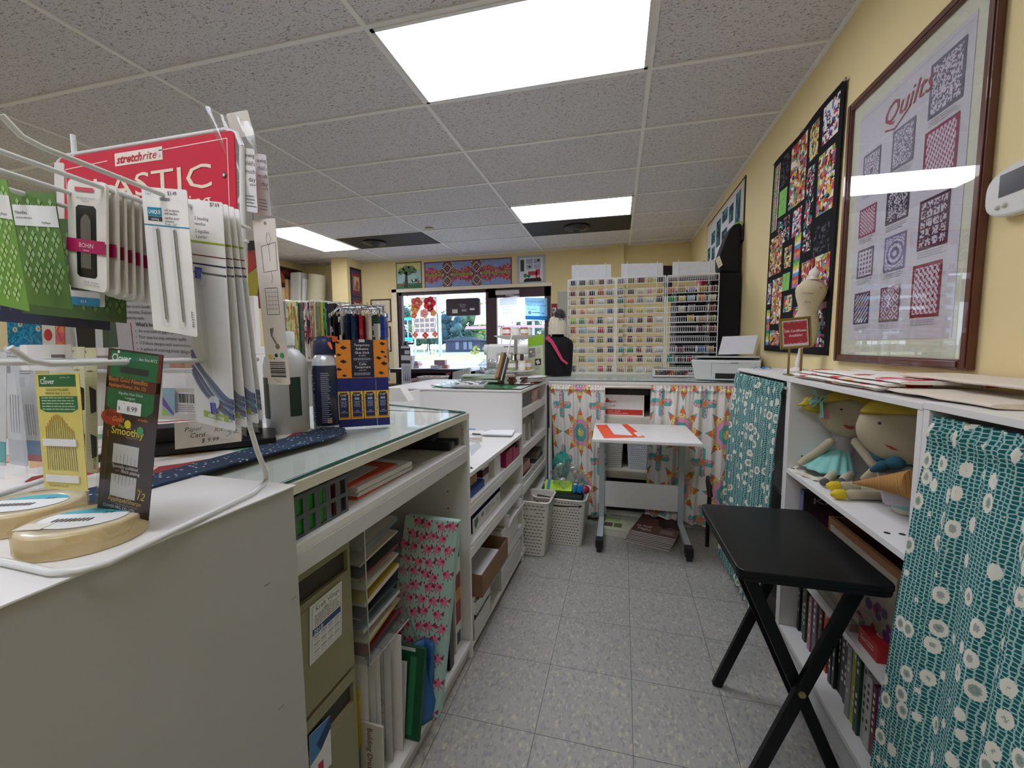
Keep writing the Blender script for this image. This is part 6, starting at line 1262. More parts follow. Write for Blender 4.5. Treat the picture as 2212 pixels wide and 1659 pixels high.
g = KG(); g.prism([(-.80, 2.62), (-.63, 2.62), (-.63, 2.90), (-.78, 2.90)], ZC, ZC+.002, mat('e8894f', .6)); one(g, 'flyer', 'orange printed flyer at the right of the far glass counter', 'flyer')
g = KG(); g.prism([(-.74, 2.55), (-.64, 2.57), (-.66, 2.70), (-.76, 2.68)], ZC+.0022, ZC+.004, mat('ecece8', .6)); one(g, 'paper_sheet', 'white sheet lying across the orange flyer', 'papers')
for k in range(5):
    g = KG(); g.rbox((-.99+.01*(k % 2), 2.66, ZC+.006+.010*k), (.26, .17, .009), .12*(-1)**k+.1, mat(('a9b5a4', 'd3d6cf', '8f9a8c', 'c9cdc4', 'b5bfae')[k], .45)); one(g, 'pattern_packet', 'flat grey-green packet in the pile beside the calculator, %s from the bottom' % ('first', 'second', 'third', 'fourth', 'fifth')[k], 'packet', 'flat packets beside the calculator')
crumple('plastic_bag', tuple(K(-.96, 2.72, 1.10)), .062, clear('eef2f2', .3, .12, .14), 'crumpled clear plastic bag on the flat packets', 'bag', .75, seed=12)
# cork block leaning
t = ktag('cork_board', 'brown cork board standing aslant in front of the sewing machine', 'board', -.84, 2.56)
q0, q1, q2 = un(1068, 822, 'y', 2.50), un(1086, 822, 'y', 2.50), un(1090, 769, 'y', 2.56)
g = G(); ax = (q2-(q0+q1)*.5); bar(tuple((q0+q1)*.5), tuple(q2), .018, .13, mat('9c7449', .8, var=.2, scale=120)).make('board', t); bar(tuple((q0+q1)*.5+Vector((.014, 0, 0))), tuple(q2+Vector((.014, 0, 0))), .008, .13, mat('3a2c26', .5)).make('frame', t)
g = G(); a, b_ = un(1082, 822, 'y', 2.47), un(1108, 716, 'y', 2.62); g.tube([tuple(a), tuple((a+b_)*.5), tuple(b_)], .005, mat('d9d6cc', .4), 6); one(g, 'ruler', 'long pale slanted stick rising from the cork board', 'stick')
# stacked charm packs
for k in range(4):
    for j in range(2):
        if k == 3 and j: continue
        g = KG(); T = Matrix.Translation((-.80+.085*j, 2.60, ZC+.014*k)) @ Matrix.Rotation(.15*(-1)**(k+j), 4, 'Z'); g.box(-.042, .042, -.03, .03, 0, .013, mat(('5a3f38', '6b4a40', '4f3a36', 'c9b8ae')[k], .6, var=.4, scale=300), T=T)
        o = one(g, 'fabric_pack', 'small brown fabric square pack, %s pile, %s from the bottom' % (('left', 'right')[j], ('first', 'second', 'third', 'fourth')[k]), 'fabric pack', 'brown square packs on the far counter')
        g = KG(); g.box(-.014, .014, -.0305, .0305, .0005, .0134, mat('e6e4de', .5), T=T); g.make('paper_band', o)
bpy.context.view_layer.update()
for k in range(3): g = KG(); g.lathe([(.09, 0), (.125, .008), (.122, .011), (.085, .004)], (-.70, 2.74, ZC+.005+.0115*k), mat('e9e9e6', .3), 30); one(g, 'plate', 'white round plate in the pile under the cake stand, %s from the bottom' % ('first', 'second', 'third')[k], 'plate', 'white plates on the far counter')
# two-tier stand
cs = K(-.815, 2.86); t = thing('cake_stand', 'white two-tier cake stand carrying little fabric rolls on the far counter', 'stand', (cs.x, cs.y, ZC+.002))
PL = mat('eeeeea', .25)
zt_ = un(1112, 728, 'y', cs.y).z; zl = un(1112, 802, 'y', cs.y).z
g = G(); g.lathe([(.10, 0), (.102, .004), (.03, .012), (.016, .02), (.014, zl-ZC)], (cs.x, cs.y, ZC+.002), PL, 28); g.make('foot', t)
g = G(); g.lathe([(.02, -.004), (.125, .004), (.135, .012), (.128, .012), (.02, .003)], (cs.x, cs.y, zl), PL, 36); g.make('lower_plate', t)
g = G(); g.cyl((cs.x, cs.y, zl+.004), (cs.x, cs.y, zt_), .012, mat('c9ccd2', .15, metal=.3), 14); g.make('pillar', t)
g = G(); g.lathe([(.02, -.02), (.07, -.018), (.148, .004), (.155, .01), (.148, .010), (.07, -.008), (.02, -.01)], (cs.x, cs.y, zt_), PL, 40); g.make('upper_plate', t)
RC = ['e6dccb', 'd8926a', 'e8e2d8', 'c9a37a', 'dfe0c0', 'c96a5a', 'efe9df', 'b98f6a', '9aa47a']
def roll(c, r, h, c1, lb, ax=0, group='little fabric rolls on the cake stand'):
    t = thing('fabric_roll', lb, 'fabric roll', c, 0, group); g = G(); c = Vector(c)
    if ax: g.cyl(tuple(c+Vector((-h/2, 0, r))), tuple(c+Vector((h/2, 0, r))), r, mat(c1, .7, var=.35, scale=160), 16)
    else: g.cyl(tuple(c), tuple(c+Vector((0, 0, h))), r, mat(c1, .7, var=.35, scale=160), 16)
    g.make('roll', t)
    g = G()
    if ax: g.cyl(tuple(c+Vector((-h/5, 0, r))), tuple(c+Vector((h/5, 0, r))), r+.001, mat('eceae4', .5), 16)
    else: g.cyl(tuple(c+Vector((0, 0, h*.3))), tuple(c+Vector((0, 0, h*.75))), r+.001, mat('eceae4', .5), 16)
    g.make('paper_band', t)
for k in range(8): a = 2*PI*k/8+.2; rr_ = .085; roll((cs.x+rr_*math.cos(a), cs.y+rr_*math.sin(a), zt_+.006), .026, .058, RC[k], 'small %s fabric roll standing on the upper plate' % ('cream', 'orange', 'white', 'tan', 'pale green', 'coral', 'ivory', 'brown')[k])
for k in range(7): a = 2*PI*k/7+.1; roll((cs.x+.082*math.cos(a), cs.y+.082*math.sin(a), zl+.013), .027, .062, RC[(k+3) % 9], 'small %s fabric roll standing on the lower plate' % ('tan', 'pale green', 'coral', 'ivory', 'brown', 'olive', 'cream')[k])
roll((cs.x-.05, cs.y-.05, zl+.077), .028, .07, 'efe3d8', 'cream fabric roll with red strawberries on top of the lower rolls', 1); roll((cs.x+.03, cs.y-.03, zl+.077), .022, .06, '4a3f38', 'dark fabric roll on top of the lower rolls', 1)
# sewing machine
sm = K(-1.0, 3.18); t = thing('sewing_machine', 'white sewing machine behind the plastic bags on the back counter', 'sewing machine', (sm.x, sm.y, 1.0)); SW = mat('e4e4e2', .3); 
T = Matrix.Translation((sm.x, sm.y, .998)) @ Matrix.Rotation(.15, 4, 'Z')
g = G(T); g.box(-.14, .26, -.09, .09, 0, .06, SW); g.make('base', t, bev=.01)
g = G(T); g.box(-.13, .24, -.05, .06, .17, .26, SW); g.make('arm', t, bev=.02); g = G(T); g.box(.12, .24, -.055, .065, .05, .18, SW); g.make('column', t, bev=.015); g = G(T); g.box(-.13, -.05, -.05, .05, .11, .20, SW); g.make('head', t, bev=.012)
g = G(T); g.cyl((-.155, 0, .215), (-.128, 0, .215), .042, SW, 24); g.cyl((-.160, 0, .215), (-.154, 0, .215), .012, mat('77797c'), 12); g.make('handwheel', t)
g = G(T); g.cyl((-.02, 0, .26), (-.02, 0, .40), .0035, mat('b5b7ba', .2, metal=.8), 8); g.cyl((.11, 0, .26), (.11, 0, .34), .012, mat('dcdce0', .3), 10, r2=.006); g.box(-.045, .0, -.012, .012, .395, .405, mat('e4e4e2')); g.make('spool_pin', t)
g = G(T); g.box(.0, .10, -.0505, -.05, .235, .242, mat('55575a')); g.box(.15, .20, -.056, -.0552, .09, .13, mat('5a4a45')); g.make('control_panel', t)
t = thing('back_side_table', 'dark low stand at the left end of the back counter carrying the sewing machine', 'table', K(-.95, 3.35))
g = KG(); g.box(-1.32, -.61, 3.0, 3.9, .955, .990, mat('b9bab8', .5)); g.make('top', t); 
for a in (-1.29, -.64):
    for b in (3.03, 3.86): g = KG(); g.box(a-.02, a+.02, b-.02, b+.02, 0, .954, mat('55565a')); g.make('leg', t)
# green pattern box
gx = K(-.66, 3.08); t = thing('carton', 'tall carton with a bright green top and small pictures beside the sewing machine', 'box', (gx.x, gx.y, .992)); T = Matrix.Translation((gx.x, gx.y, .992)) @ Matrix.Rotation(-.02, 4, 'Z')
q0, q1, q2 = un(1140, 726, 'y', gx.y), un(1173, 722, 'y', gx.y), un(1141, 804, 'y', gx.y); q2.z = .993
c = Card(q0, q1, q2, th=.075, m='cdd9b9'); c.e = .0005
c.R(0, 0, 1, .24, '8fc02a'); c.R(0, .24, 1, .255, '8fd3d6'); c.R(.06, .29, .48, .50, '8f8a8e', 2); c.D(.2, .37, .08, 'e6e0e0', 3, 8); c.D(.35, .43, .08, 'c9a0a8', 3, 8); c.lines(.58, .9, .30, .45, 5, '8a9a80'); c.R(.46, .55, .86, .70, '231b1a', 2); c.P([(.5, .6), (.7, .57), (.8, .66), (.6, .68)], 'e6ddd5', 3); c.lines(.5, .85, .74, .80, 3, '8a9a80'); c.lines(.4, .85, .9, .96, 3, '9aaa90'); c.g.make('box', t, bev=.001)
for k in range(3): g = G(c.g.T.copy()); 
# ================================================================ THREAD RACKS
WR = mat('f6f8fa', .35, name='white_wire')
XRK = [(1227, 1328), (1331, 1436), (1440, 1550)]; YK = 3.6
zts = [un(1280, y, 'y', YK).z for y in (603.5, 627, 646, 667, 688.5, 709, 730, 751.5, 772, 793.5)]
bk = {}
def basket_mesh(w, par, z, x0, y):
    key = round(w, 3)
    T = Matrix.Translation((x0, y, z)); g = G(T)
    d = .115; prof = [(0, 0), (.004, -.028), (.012, -.044), (d-.012, -.030), (d, .012)]
    for (dy, dz) in (prof[0], prof[2], (d*.5, -.038), prof[4]): g.tube([(0, dy, dz), (w, dy, dz)], .0026, WR, 4)
    n = int(w/.0165)
    for i in range(n+1): g.tube([(w*i/n, dy, dz) for dy, dz in prof], .0017, WR, 3)
    return g.make('wire_basket', par)
SPC = {'grey': '8f9096', 'charcoal': '4a4a50', 'white': 'dcdcda', 'cream': 'd9d3b4', 'olive': '8f8f4a', 'mustard': 'c9a83f', 'plum': '5a2f4a', 'burgundy': '7a2434', 'rust': 'b0553a', 'coral': 'd96f5a', 'pink': 'dba3b4', 'magenta': 'c03a5f', 'navy': '27325a', 'blue': '4a6f9f', 'pale blue': 'a3c3d3', 'teal': '2f8f8a', 'green': '2f9a52', 'lime': '9fc83f', 'tan': 'b59a72', 'brown': '6f5240', 'yellow': 'ddd06a', 'orange': 'dd8a4a', 'lilac': 'a99fc4'}
R1 = [['navy', 'charcoal', 'grey', 'brown', 'grey'], ['burgundy', 'brown', 'navy', 'rust', 'grey'], ['tan', 'navy', 'rust', 'white', 'charcoal'], ['burgundy', 'coral', 'cream', 'white', 'blue'], ['lime', 'green', 'coral', 'charcoal', 'white'],
      ['rust', 'pale blue', 'white', 'magenta', 'charcoal'], ['yellow', 'tan', 'blue', 'olive', 'navy'], ['white', 'grey', 'cream', 'charcoal', 'navy'], [None, 'olive', 'pale blue', 'tan', 'pink'], ['grey', 'white', 'cream', 'magenta', 'brown']]
R2 = [['grey', 'olive', 'burgundy', 'yellow', 'charcoal'], ['grey', 'charcoal', 'cream', 'pink', 'mustard'], ['teal', 'orange', 'grey', 'white', 'charcoal'], ['charcoal', 'olive', 'yellow', 'cream', 'yellow'], ['tan', 'grey', 'plum', 'burgundy', 'white'],
      ['olive', 'navy', 'plum', 'tan', 'cream'], ['navy', 'burgundy', 'mustard', 'brown', 'olive'], ['teal', 'green', 'burgundy', 'grey', 'white'], ['charcoal', 'magenta', 'plum', 'cream', 'grey'], ['tan', 'olive', 'white', 'cream', 'grey']]
R3 = [[None]*5, ['coral', 'tan', 'lilac', 'mustard', 'burgundy'], ['green', 'yellow', 'pale blue', 'orange', 'cream'], [None, 'cream', 'grey', None, 'burgundy'], [None, None, 'mustard', 'tan', 'olive'],
      [None, None, None, 'plum', 'burgundy'], [None]*5, [None, 'plum', None, 'blue', 'tan'], ['teal', 'plum', 'burgundy', 'mustard', 'burgundy'], [None]*5]
ORD = ['first', 'second', 'third', 'fourth', 'fifth', 'sixth', 'seventh', 'eighth', 'ninth', 'tenth']
smesh = {}
SR = random.Random(77)
def spool(c, col, lb, group, r=.029, w=.060):
    t = thing('ribbon_spool', lb, 'spool', (c[0]+SR.uniform(-.004, .004), c[1]+SR.uniform(-.008, .01), c[2]), SR.uniform(-.12, .12), group); k_ = SR.uniform(.82, 1.04); t.scale = (SR.uniform(.7, 1), k_, k_)
    for nme, mm in (('flange', 'w'), ('ribbon', col)):
        k = (nme, mm, r, w)
        if k not in smesh:
            g = G()
            if nme == 'flange': 
                for s_ in (-1, 1): g.cyl((s_*w/2, 0, r), (s_*(w/2-.004), 0, r), r, mat('d6d8da', .35), 16)
                g.cyl((-w/2+.003, 0, r), (w/2-.003, 0, r), r*.3, mat('d6d8da', .35), 8)
            else: g.cyl((-w/2+.0041, 0, r), (w/2-.0041, 0, r), r*.86, mat(SPC[col], .45, var=.12, scale=400), 18)
            smesh[k] = g.make(nme); smesh[k].parent = t; continue
        o = smesh[k].copy(); COL.objects.link(o); o.parent = t; o.matrix_parent_inverse = Matrix.Identity(4)
for ri, ((x0p, x1p), rows, nmr) in enumerate(zip(XRK, (R1, R2, R3), ('left', 'middle', 'right'))):
    A_, B_ = un(x0p, 700, 'y', YK), un(x1p, 700, 'y', YK); x0, x1 = A_.x, B_.x; w = x1-x0; zt_ = zts[0]+.0
    t = thing('wire_rack', '%s of the three white wire thread racks on the back counter' % nmr, 'wire rack', ((x0+x1)/2, YK, .999), 0, 'white wire thread racks')
    for x in (x0, x1):
        g = G(); g.tube([(x, YK-.004, 1.0), (x, YK-.004, zt_+.002), (x, YK+.118, zt_+.002), (x, YK+.118, 1.0)], .003, WR, 6); g.make('side_frame', t)
    g = G(); g.tube([(x0, YK-.004, zt_+.002), (x1, YK-.004, zt_+.002)], .0028, WR, 6); g.tube([(x0, YK+.118, zt_+.002), (x1, YK+.118, zt_+.002)], .0028, WR, 6); g.make('top_rail', t)
    for k, z in enumerate(zts): basket_mesh(w-.008, t, z-.003, x0+.004, YK)
    cx0, cx1, cy0, cy1 = ((1235, 1320, 571, 603), (1342, 1432, 568, 598), (1453, 1545, 564, 595))[ri]
    c = Card(*px3('y', YK+.012, (cx0, cy0+2), (cx1, cy0), (cx0, cy1+2)), th=.003, m='d9dde2', corner=.004); c.g.make('sign_card', t)
    for xx in (cx0+13, cx1-12):
        g = G(); p = un(xx, cy0-4, 'y', YK+.006); g.tube([(p.x, YK+.006, p.z), (p.x, YK+.006, zts[1]+.01)], .0022, WR, 6); g.make('sign_wire', t)
    for k, row in enumerate(rows):
        for j, col in enumerate(row):
            if not col: continue
            xx = x0+w*(j+.5)/5.0; z = zts[k]-.003
            spool((xx, YK+.050, z-.038), col, '%s ribbon spool, %s from the left in the %s basket, %s thread rack' % (col, ORD[j], ORD[k], nmr), 'ribbon spools in the %s thread rack' % nmr)
g = G(); a, b_ = XRK[2]; p0, p1 = un(a+3, 612, 'y', YK+.03), un(b_-4, 612, 'y', YK+.03)
for k in range(3): g.box(p0.x, p1.x, YK+.02+.03*k, YK+.04+.03*k, zts[0]-.034+.002*k, zts[0]-.012, mat('7c7d80', .6))
one(g, 'fabric_bundle', 'grey cloth bundle lying in the empty top basket of the right thread rack', 'fabric bundle')
# tray of small colourful reels in front of the right rack
t = thing('plastic_basket', 'white oblong basket of tiny coloured reels between the right rack and the printer', 'basket', K(.30, 3.30, .999)); p0 = un(1427, 812, 'z', 1.0)
bx0, bx1, by = .27, .52, 3.36
g = G(); g.box(bx0, bx1, by, by+.13, .999, 1.003, WM); g.tube([(bx0, by, 1.055), (bx1+.05, by, 1.055), (bx1+.05, by+.14, 1.06), (bx0, by+.14, 1.06)], .006, WM, 8, closed=True); g.tube([(bx0, by, 1.006), (bx1+.05, by, 1.006)], .006, WM, 8); g.box(bx0-.004, bx0+.006, by, by+.14, 1.0, 1.056, WM); g.make('body', t)
for j in range(3):
    for k in range(16):
        g = G(); xx = bx0+.014+.0150*k; g.cyl((xx, by+.018, 1.010+.014*j), (xx, by+.11, 1.016+.014*j), .006, mat(['c9a08a', 'b56a5a', '6f7a9a', 'd3c9a3', '7a4a5a', 'a9b8a0', 'd68f6a', '8a8a90'][(k*5+j*3) % 8], .6), 8)
        one(g, 'thread_reel', 'tiny coloured thread reel in the white oblong basket, %s row, column %s' % (('lower', 'middle', 'upper')[j], ('one', 'two', 'three', 'four', 'five', 'six', 'seven', 'eight', 'nine', 'ten', 'eleven', 'twelve', 'thirteen', 'fourteen', 'fifteen', 'sixteen')[k]), 'thread reel', 'tiny reels in the oblong basket')
# printer
PG = mat('d3d8d6', .4, var=.01, name='printer_grey'); T = Matrix.Translation((.735, 3.19, .999)) @ Matrix.Rotation(-.30, 4, 'Z')
t = thing('printer', 'pale grey-green inkjet printer with white paper on the back counter', 'printer', (.735, 3.19, .999), -.30)
g = G(T); v = [(-.185, -.13, 0), (.19, -.13, 0), (.19, .13, 0), (-.185, .13, 0), (-.215, -.14, .135), (.205, -.14, .135), (.205, .15, .150), (-.215, .15, .150)]
g.add(v, [(3, 2, 1, 0), (4, 5, 6, 7), (0, 1, 5, 4), (1, 2, 6, 5), (2, 3, 7, 6), (3, 0, 4, 7)], PG); g.make('body', t, bev=.008)
g = G(T); g.box(-.205, .195, -.125, .145, .151, .158, mat('b9bfbe', .5)); g.make('lid', t, bev=.004)
g = G(T); g.box(-.06, .16, -.137, -.128, .008, .048, mat('1f2123', .4)); g.make('output_slot', t)
g = G(T); g.box(-.058, .158, -.155, -.136, .004, .012, mat('c9cecc', .4)); g.make('paper_tray', t, bev=.002)
g = G(T)
for a, b_ in (((-.085, .115), (.175, .115)), ((-.085, .115), (-.085, .03)), ((.175, .115), (.175, .03))): g.tube([(a[0], -.1405, a[1]), (b_[0], -.1375, b_[1])], .0009, mat('8f9694'), 4)
g.box(.03, .075, -.1408, -.138, .116, .120, mat('8a6f5f')); g.make('front_cover', t)
q0, q1, q2 = un(1561, 727, 'y', 3.24), un(1637, 724, 'y', 3.20), un(1551, 766, 'y', 3.22); c = Card(q0, q1, q2, th=.002, m='e4e6ee'); one(c.g, 'paper_stack', 'white paper sheets standing in the printer feed', 'papers')
# mannequin with hat and tape
mx_, my_ = un(1205, 745, 'y', 3.46).x, 3.46
t = thing('mannequin', 'black half mannequin standing left of the thread racks', 'mannequin', (mx_, my_, .998)); BKC = mat('17171c', .9, var=.1)
g = G(); g.lathe([(.11, 0), (.115, .05), (.12, .12), (.124, .20), (.126, .25), (.118, .28), (.085, .305), (.05, .32), (.045, .36), (.03, .39)], (mx_, my_, .998), BKC, 30, sy=.62); g.make('torso', t)
hx, hy, hz = mx_-.0, my_, 0
zb_ = un(1200, 722, 'y', my_-.08).z; zt_ = un(1200, 678, 'y', my_-.08).z
t = thing('knit_hat', 'cream cable-knit hat with a grey fur pompom on the black mannequin', 'hat', (mx_, my_, zb_)); HT = mat('d8d2bd', .95, var=.15, scale=120, bump=1)
g = G(); H_ = zt_-zb_
g.sheet(lambda u, v: (mx_+(.075-.035*max(0, v-.35)**1.5)*(1+.035*math.sin(26*2*PI*u)*(1 if v < .3 else .5)+.05*math.sin(8*2*PI*u+v*22)*(v >= .3))*math.cos(2*PI*u)*(1-max(0, v-.8)*3.5), my_+(.075-.035*max(0, v-.35)**1.5)*(1+.035*math.sin(26*2*PI*u))*math.sin(2*PI*u)*(1-max(0, v-.8)*3.5), zb_+H_*v*1.0), 110, 24, HT); g.make('knit', t)
g = G(); rr = random.Random(2); pc = Vector((mx_+.02, my_-.03, zt_-.005)); g.ball(pc, .04, mat('4a4a4c', .9), n=12)
for k in range(420):
    d = Vector((rr.gauss(0, 1), rr.gauss(0, 1), rr.gauss(0, 1))).normalized(); a = d.orthogonal().normalized()*.004; L_ = rr.uniform(.05, .066); g.add([tuple(pc+d*.03-a), tuple(pc+d*.03+a), tuple(pc+d*L_+Vector((0, 0, -.006)))], [(0, 1, 2)], mat(('9a9a9c', '3a3a3e', '6a6a6e')[k % 3], .9))
g.make('pompom', t)
t0 = [un(*p) for p in ((1181, 728, 'y', my_-.1), (1192, 738, 'y', my_-.1), (1203, 757, 'y', my_-.1), (1214, 777, 'y', my_-.1), (1226, 786, 'y', my_-.09))]
g = G(); P = t0
for i in range(len(P)-1):
    a, b_ = P[i], P[i+1]; n_ = Vector((-(b_-a).z, 0, (b_-a).x)).normalized()*.017*(1-.15*i); g.add([tuple(a-n_), tuple(b_-n_*.85), tuple(b_+n_*.85), tuple(a+n_)], [(0, 1, 2, 3)], mat('d9446f', .6, var=.5, scale=250))
one(g, 'measuring_tape', 'pink patterned band slung across the black mannequin', 'tape', solid=.002)
g = G(); g.lathe([(.055, 0), (.055, un(1215, 632, 'y', 3.8).z-.993), (.05, un(1215, 632, 'y', 3.8).z-.991)], (un(1218, 650, 'y', 3.8).x, 3.8, .9985), clear('e6eaf0', .25, .05, .12), 24); one(g, 'clear_tube', 'tall clear plastic cylinder standing behind the mannequin hat', 'cylinder')
# black tall box, black bag, pink bag behind the racks
t = thing('display_box', 'tall black box standing between the right thread rack and the yellow wall', 'box', (.83, 3.80, .999)); g = G(); g.box(.715, .925, 3.70, 3.90, .999, 1.80, mat('121216', .85)); g.make('box', t, bev=.003)
zz = un(1600, 575, 'y', 3.70).z
t = thing('machine_bag', 'black padded bag with lime trim on top of the tall black box', 'bag', (.82, 3.8, 1.80)); pts = [(un(px, py, 'y', 3.72).x, un(px, py, 'y', 3.72).z) for px, py in ((1556, 577), (1551, 552), (1562, 520), (1577, 484), (1586, 474), (1604, 469), (1620, 474), (1629, 490), (1632, 520), (1629, 552), (1620, 577))]
lo = min(p[1] for p in pts); pts = [(min(p[0], .925), p[1]-lo+1.801) for p in pts]; g = G(); g.prism(pts, -3.88, -3.72, mat('15151a', .8, var=.2), T=Matrix.Rotation(PI/2, 4, 'X')); g.make('body', t, bev=.02)
g = G(); g.tube([(x, 3.72, z+.004) for x, z in pts[4:7]], .005, mat('9fd23f', .5), 6); g.make('trim', t)
c = Card(*px3('y', 3.66, (1545, 560), (1554, 552), (1552, 580)), th=.001, m='e9e6d6'); c.D(.6, .5, .14, 'd9b53f', 2, 8); c.lines(.2, .8, .7, .85, 2, '99968a'); one(c.g, 'price_tag', 'white paper tag hanging at the corner of the black bag', 'tag')
def _pink(n, b):
    tcn = n.nodes.new('ShaderNodeTexCoord'); v = n.nodes.new('ShaderNodeTexVoronoi'); v.inputs['Scale'].default_value = 22; n.links.new(tcn.outputs['Object'], v.inputs['Vector']); r = n.nodes.new('ShaderNodeValToRGB'); r.color_ramp.interpolation = 'CONSTANT'; e = r.color_ramp.elements
    e[0].color = (*lin('8f2f7a'), 1); e[1].position = .35; e[1].color = (*lin('c9a37f'), 1); q = e.new(.6); q.color = (*lin('b0203f'), 1); q = e.new(.8); q.color = (*lin('c94a9a'), 1)
    sc = n.nodes.new('ShaderNodeSeparateColor'); n.links.new(v.outputs['Color'], sc.inputs[0]); n.links.new(sc.outputs[0], r.inputs[0]); n.links.new(r.outputs[0], b.inputs['Base Color']); b.inputs['Roughness'].default_value = .8
PKF = nm('purple_pink_patchwork', _pink)
t = thing('shelf_stack', 'dark stand behind the right thread rack carrying the patchwork bags', 'stand', (.66, 4.25, 0)); g = G(); g.box(.50, .93, 4.05, 4.45, 0, 1.72, mat('1a1a1e', .7)); g.make('body', t)
g = G(); pts = [un(*p, 'y', 4.1) for p in ((1513, 507), (1524, 503), (1546, 514), (1548, 535), (1545, 565), (1512, 565))]; lo = min(p.z for p in pts); g.prism([(p.x, p.z-lo+1.725) for p in pts], -4.25, -4.1, PKF, T=Matrix.Rotation(PI/2, 4, 'X')); one(g, 'patchwork_bag', 'purple and pink patchwork bag standing behind the right thread rack', 'bag')
g = G(); pts = [un(*p, 'y', 4.06) for p in ((1518, 532), (1526, 524), (1547, 540), (1540, 568), (1516, 568))]; lo = min(p.z for p in pts); g.prism([(p.x, p.z-lo+1.725) for p in pts], -4.09, -4.055, mat('a3202f', .8), T=Matrix.Rotation(PI/2, 4, 'X')); one(g, 'red_pouch', 'red pouch in front of the purple patchwork bag', 'pouch')
for (x0p, y0p, x1p, y1p, lb, m1) in ((1433, 574, 1452, 640, 'black framed picture on the back wall behind the middle rack', '1b1b22'), (1322, 590, 1341, 604, 'grey wall clock panel peeping between the left and middle racks', 'a9a9a6'), (1191, 656, 1204, 684, 'small red and black picture on the back wall beside the hat', '8f2633')):
    c = Card(*px3('y', YB-.004, (x0p, y0p), (x1p, y0p), (x0p, y1p)), th=.015, m=m1); c.e = .001
    if m1 == 'a9a9a6': c.T('2', .4, .8, .6, '333333')
    else: c.R(.2, .3, .8, .7, '3a3a44' if m1 == '1b1b22' else 'd9cfc6'); c.R(.3, .4, .5, .6, '5a5a64' if m1 == '1b1b22' else '222222', 2)
    one(c.g, 'wall_picture', lb, 'picture')
# ================================================================ RIGHT WALL
def fbm(h, w, cols, cell, seed, dots=None):
    """busy printed cloth: random small blobs of the given colours"""
    rg = np.random.RandomState(seed); im = np.zeros((h, w, 3)); C_ = [hexa(c) for c in cols]
    n = max(3, int(h*w/(cell*cell)*2.0)); ys_, xs_, ci = rg.rand(n)*h, rg.rand(n)*w, rg.randint(0, len(C_), n)
    Y, X = np.mgrid[0:h, 0:w]; best = np.full((h, w), 1e9); lab = np.zeros((h, w), int); mt = rg.rand(n)*1.2+.5
    for k in range(n):
        d = np.abs(Y-ys_[k])*mt[k]+np.abs(X-xs_[k])/mt[k]; m_ = d < best; best[m_] = d[m_]; lab[m_] = ci[k]
    for k, c in enumerate(C_): im[lab == k] = c
    return im
PX_ = .94
QW, QH = 140, 190; Q = np.zeros((QH, QW, 3)); Q[:] = hexa('17161a')
FL = ['d9403a', 'e8c63f', 'f0ead8', '4f9ac0', '8fbf4a', 'c94a8a', 'e88a3f', '2f2a2a', 'f2e6c9', 'b5302f']; DKF = ['1a181c', '2a262c', 'd94a6a', 'e6e2dc', '2f8f8a', '1a181c']; YF_ = ['f0dc6a', 'd9403a', '3f8fa0', 'e8e0b0', '3f3a2a', 'f0dc6a']; WF = ['f2f0ec', 'f2f0ec', '3f5fa0', 'c93a4a', '2a2a2c', 'f2f0ec']; GN = ['8fd96a', '8fd96a', '7fcc5a']; BS = ['17171b', '17171b', '24242a', '55555e']
def patch(u0, v0, u1, v1, cols, cell, seed):
    x0, x1, y0, y1 = int(u0*QW), int(u1*QW), int(v0*QH), int(v1*QH); Q[y0:y1, x0:x1] = fbm(y1-y0, x1-x0, cols, cell, seed)
def stripes(u0, v0, u1, v1, horiz, seed):
    x0, x1, y0, y1 = int(u0*QW), int(u1*QW), int(v0*QH), int(v1*QH); rg = np.random.RandomState(seed); pal = ['8fcf4a', 'f0d84a', 'e8e4dc', '4fa0d0', 'd94a5a', 'e8963f', 'c96ab0', '3fa86a']
    if horiz:
        for k, y in enumerate(range(y0, y1, 3)): Q[y:min(y+3, y1), x0:x1] = hexa(pal[k % 8])*(.85+.3*rg.rand(1, x1-x0, 1))
    else:
        for k, x in enumerate(range(x0, x1, 2)): Q[y0:y1, x:x+2] = hexa(pal[(k*3) % 8])*(.8+.35*rg.rand(y1-y0, 1, 1))
stripes(.04, .04, .13, .37, False, 1); patch(.16, .03, .29, .17, BS, 3, 2); patch(.16, .19, .28, .32, GN, 4, 3); patch(.32, .03, .57, .32, FL, 4, 4); patch(.61, .04, .74, .18, YF_, 3, 5); patch(.79, .03, .96, .17, WF, 3, 6)
patch(.16, .34, .36, .46, DKF, 3, 7); patch(.40, .34, .54, .46, WF+['d95a8a'], 3, 8); patch(.59, .21, .71, .56, DKF, 3, 9); patch(.76, .20, .95, .44, FL, 4, 10); patch(.75, .48, .94, .61, BS, 3, 11)
patch(.04, .41, .27, .60, FL[::-1]+['3a3640'], 3, 12); patch(.31, .49, .42, .59, YF_, 3, 13); patch(.31, .62, .42, .70, GN, 4, 14); stripes(.46, .46, .56, .70, True, 15); patch(.60, .60, .96, .76, FL, 4, 16)
patch(.04, .64, .11, .75, WF, 3, 17); patch(.14, .63, .31, .86, FL, 3, 18); patch(.35, .73, .49, .81, YF_, 3, 19); stripes(.04, .78, .12, .97, True, 20); patch(.35, .84, .48, .93, BS, 3, 21); patch(.14, .89, .31, .97, FL, 3, 22); patch(.52, .79, .70, .97, FL, 3, 23); patch(.74, .79, .95, .97, DKF+['b5506a', '7a7a80'], 3, 24)
Q = (Q*.78+Q.mean(axis=2, keepdims=True)*.16+.01).clip(0, 1)
t = thing('wall_quilt', 'black patchwork quilt with bright printed patches hanging on the yellow wall', 'quilt', (PX_, 2.66, 1.19))
TL_, TR_, BL_, BR_ = (un(*p, 'x', PX_) for p in ((1676, 352), (1832, 166), (1653, 757), (1788, 768)))
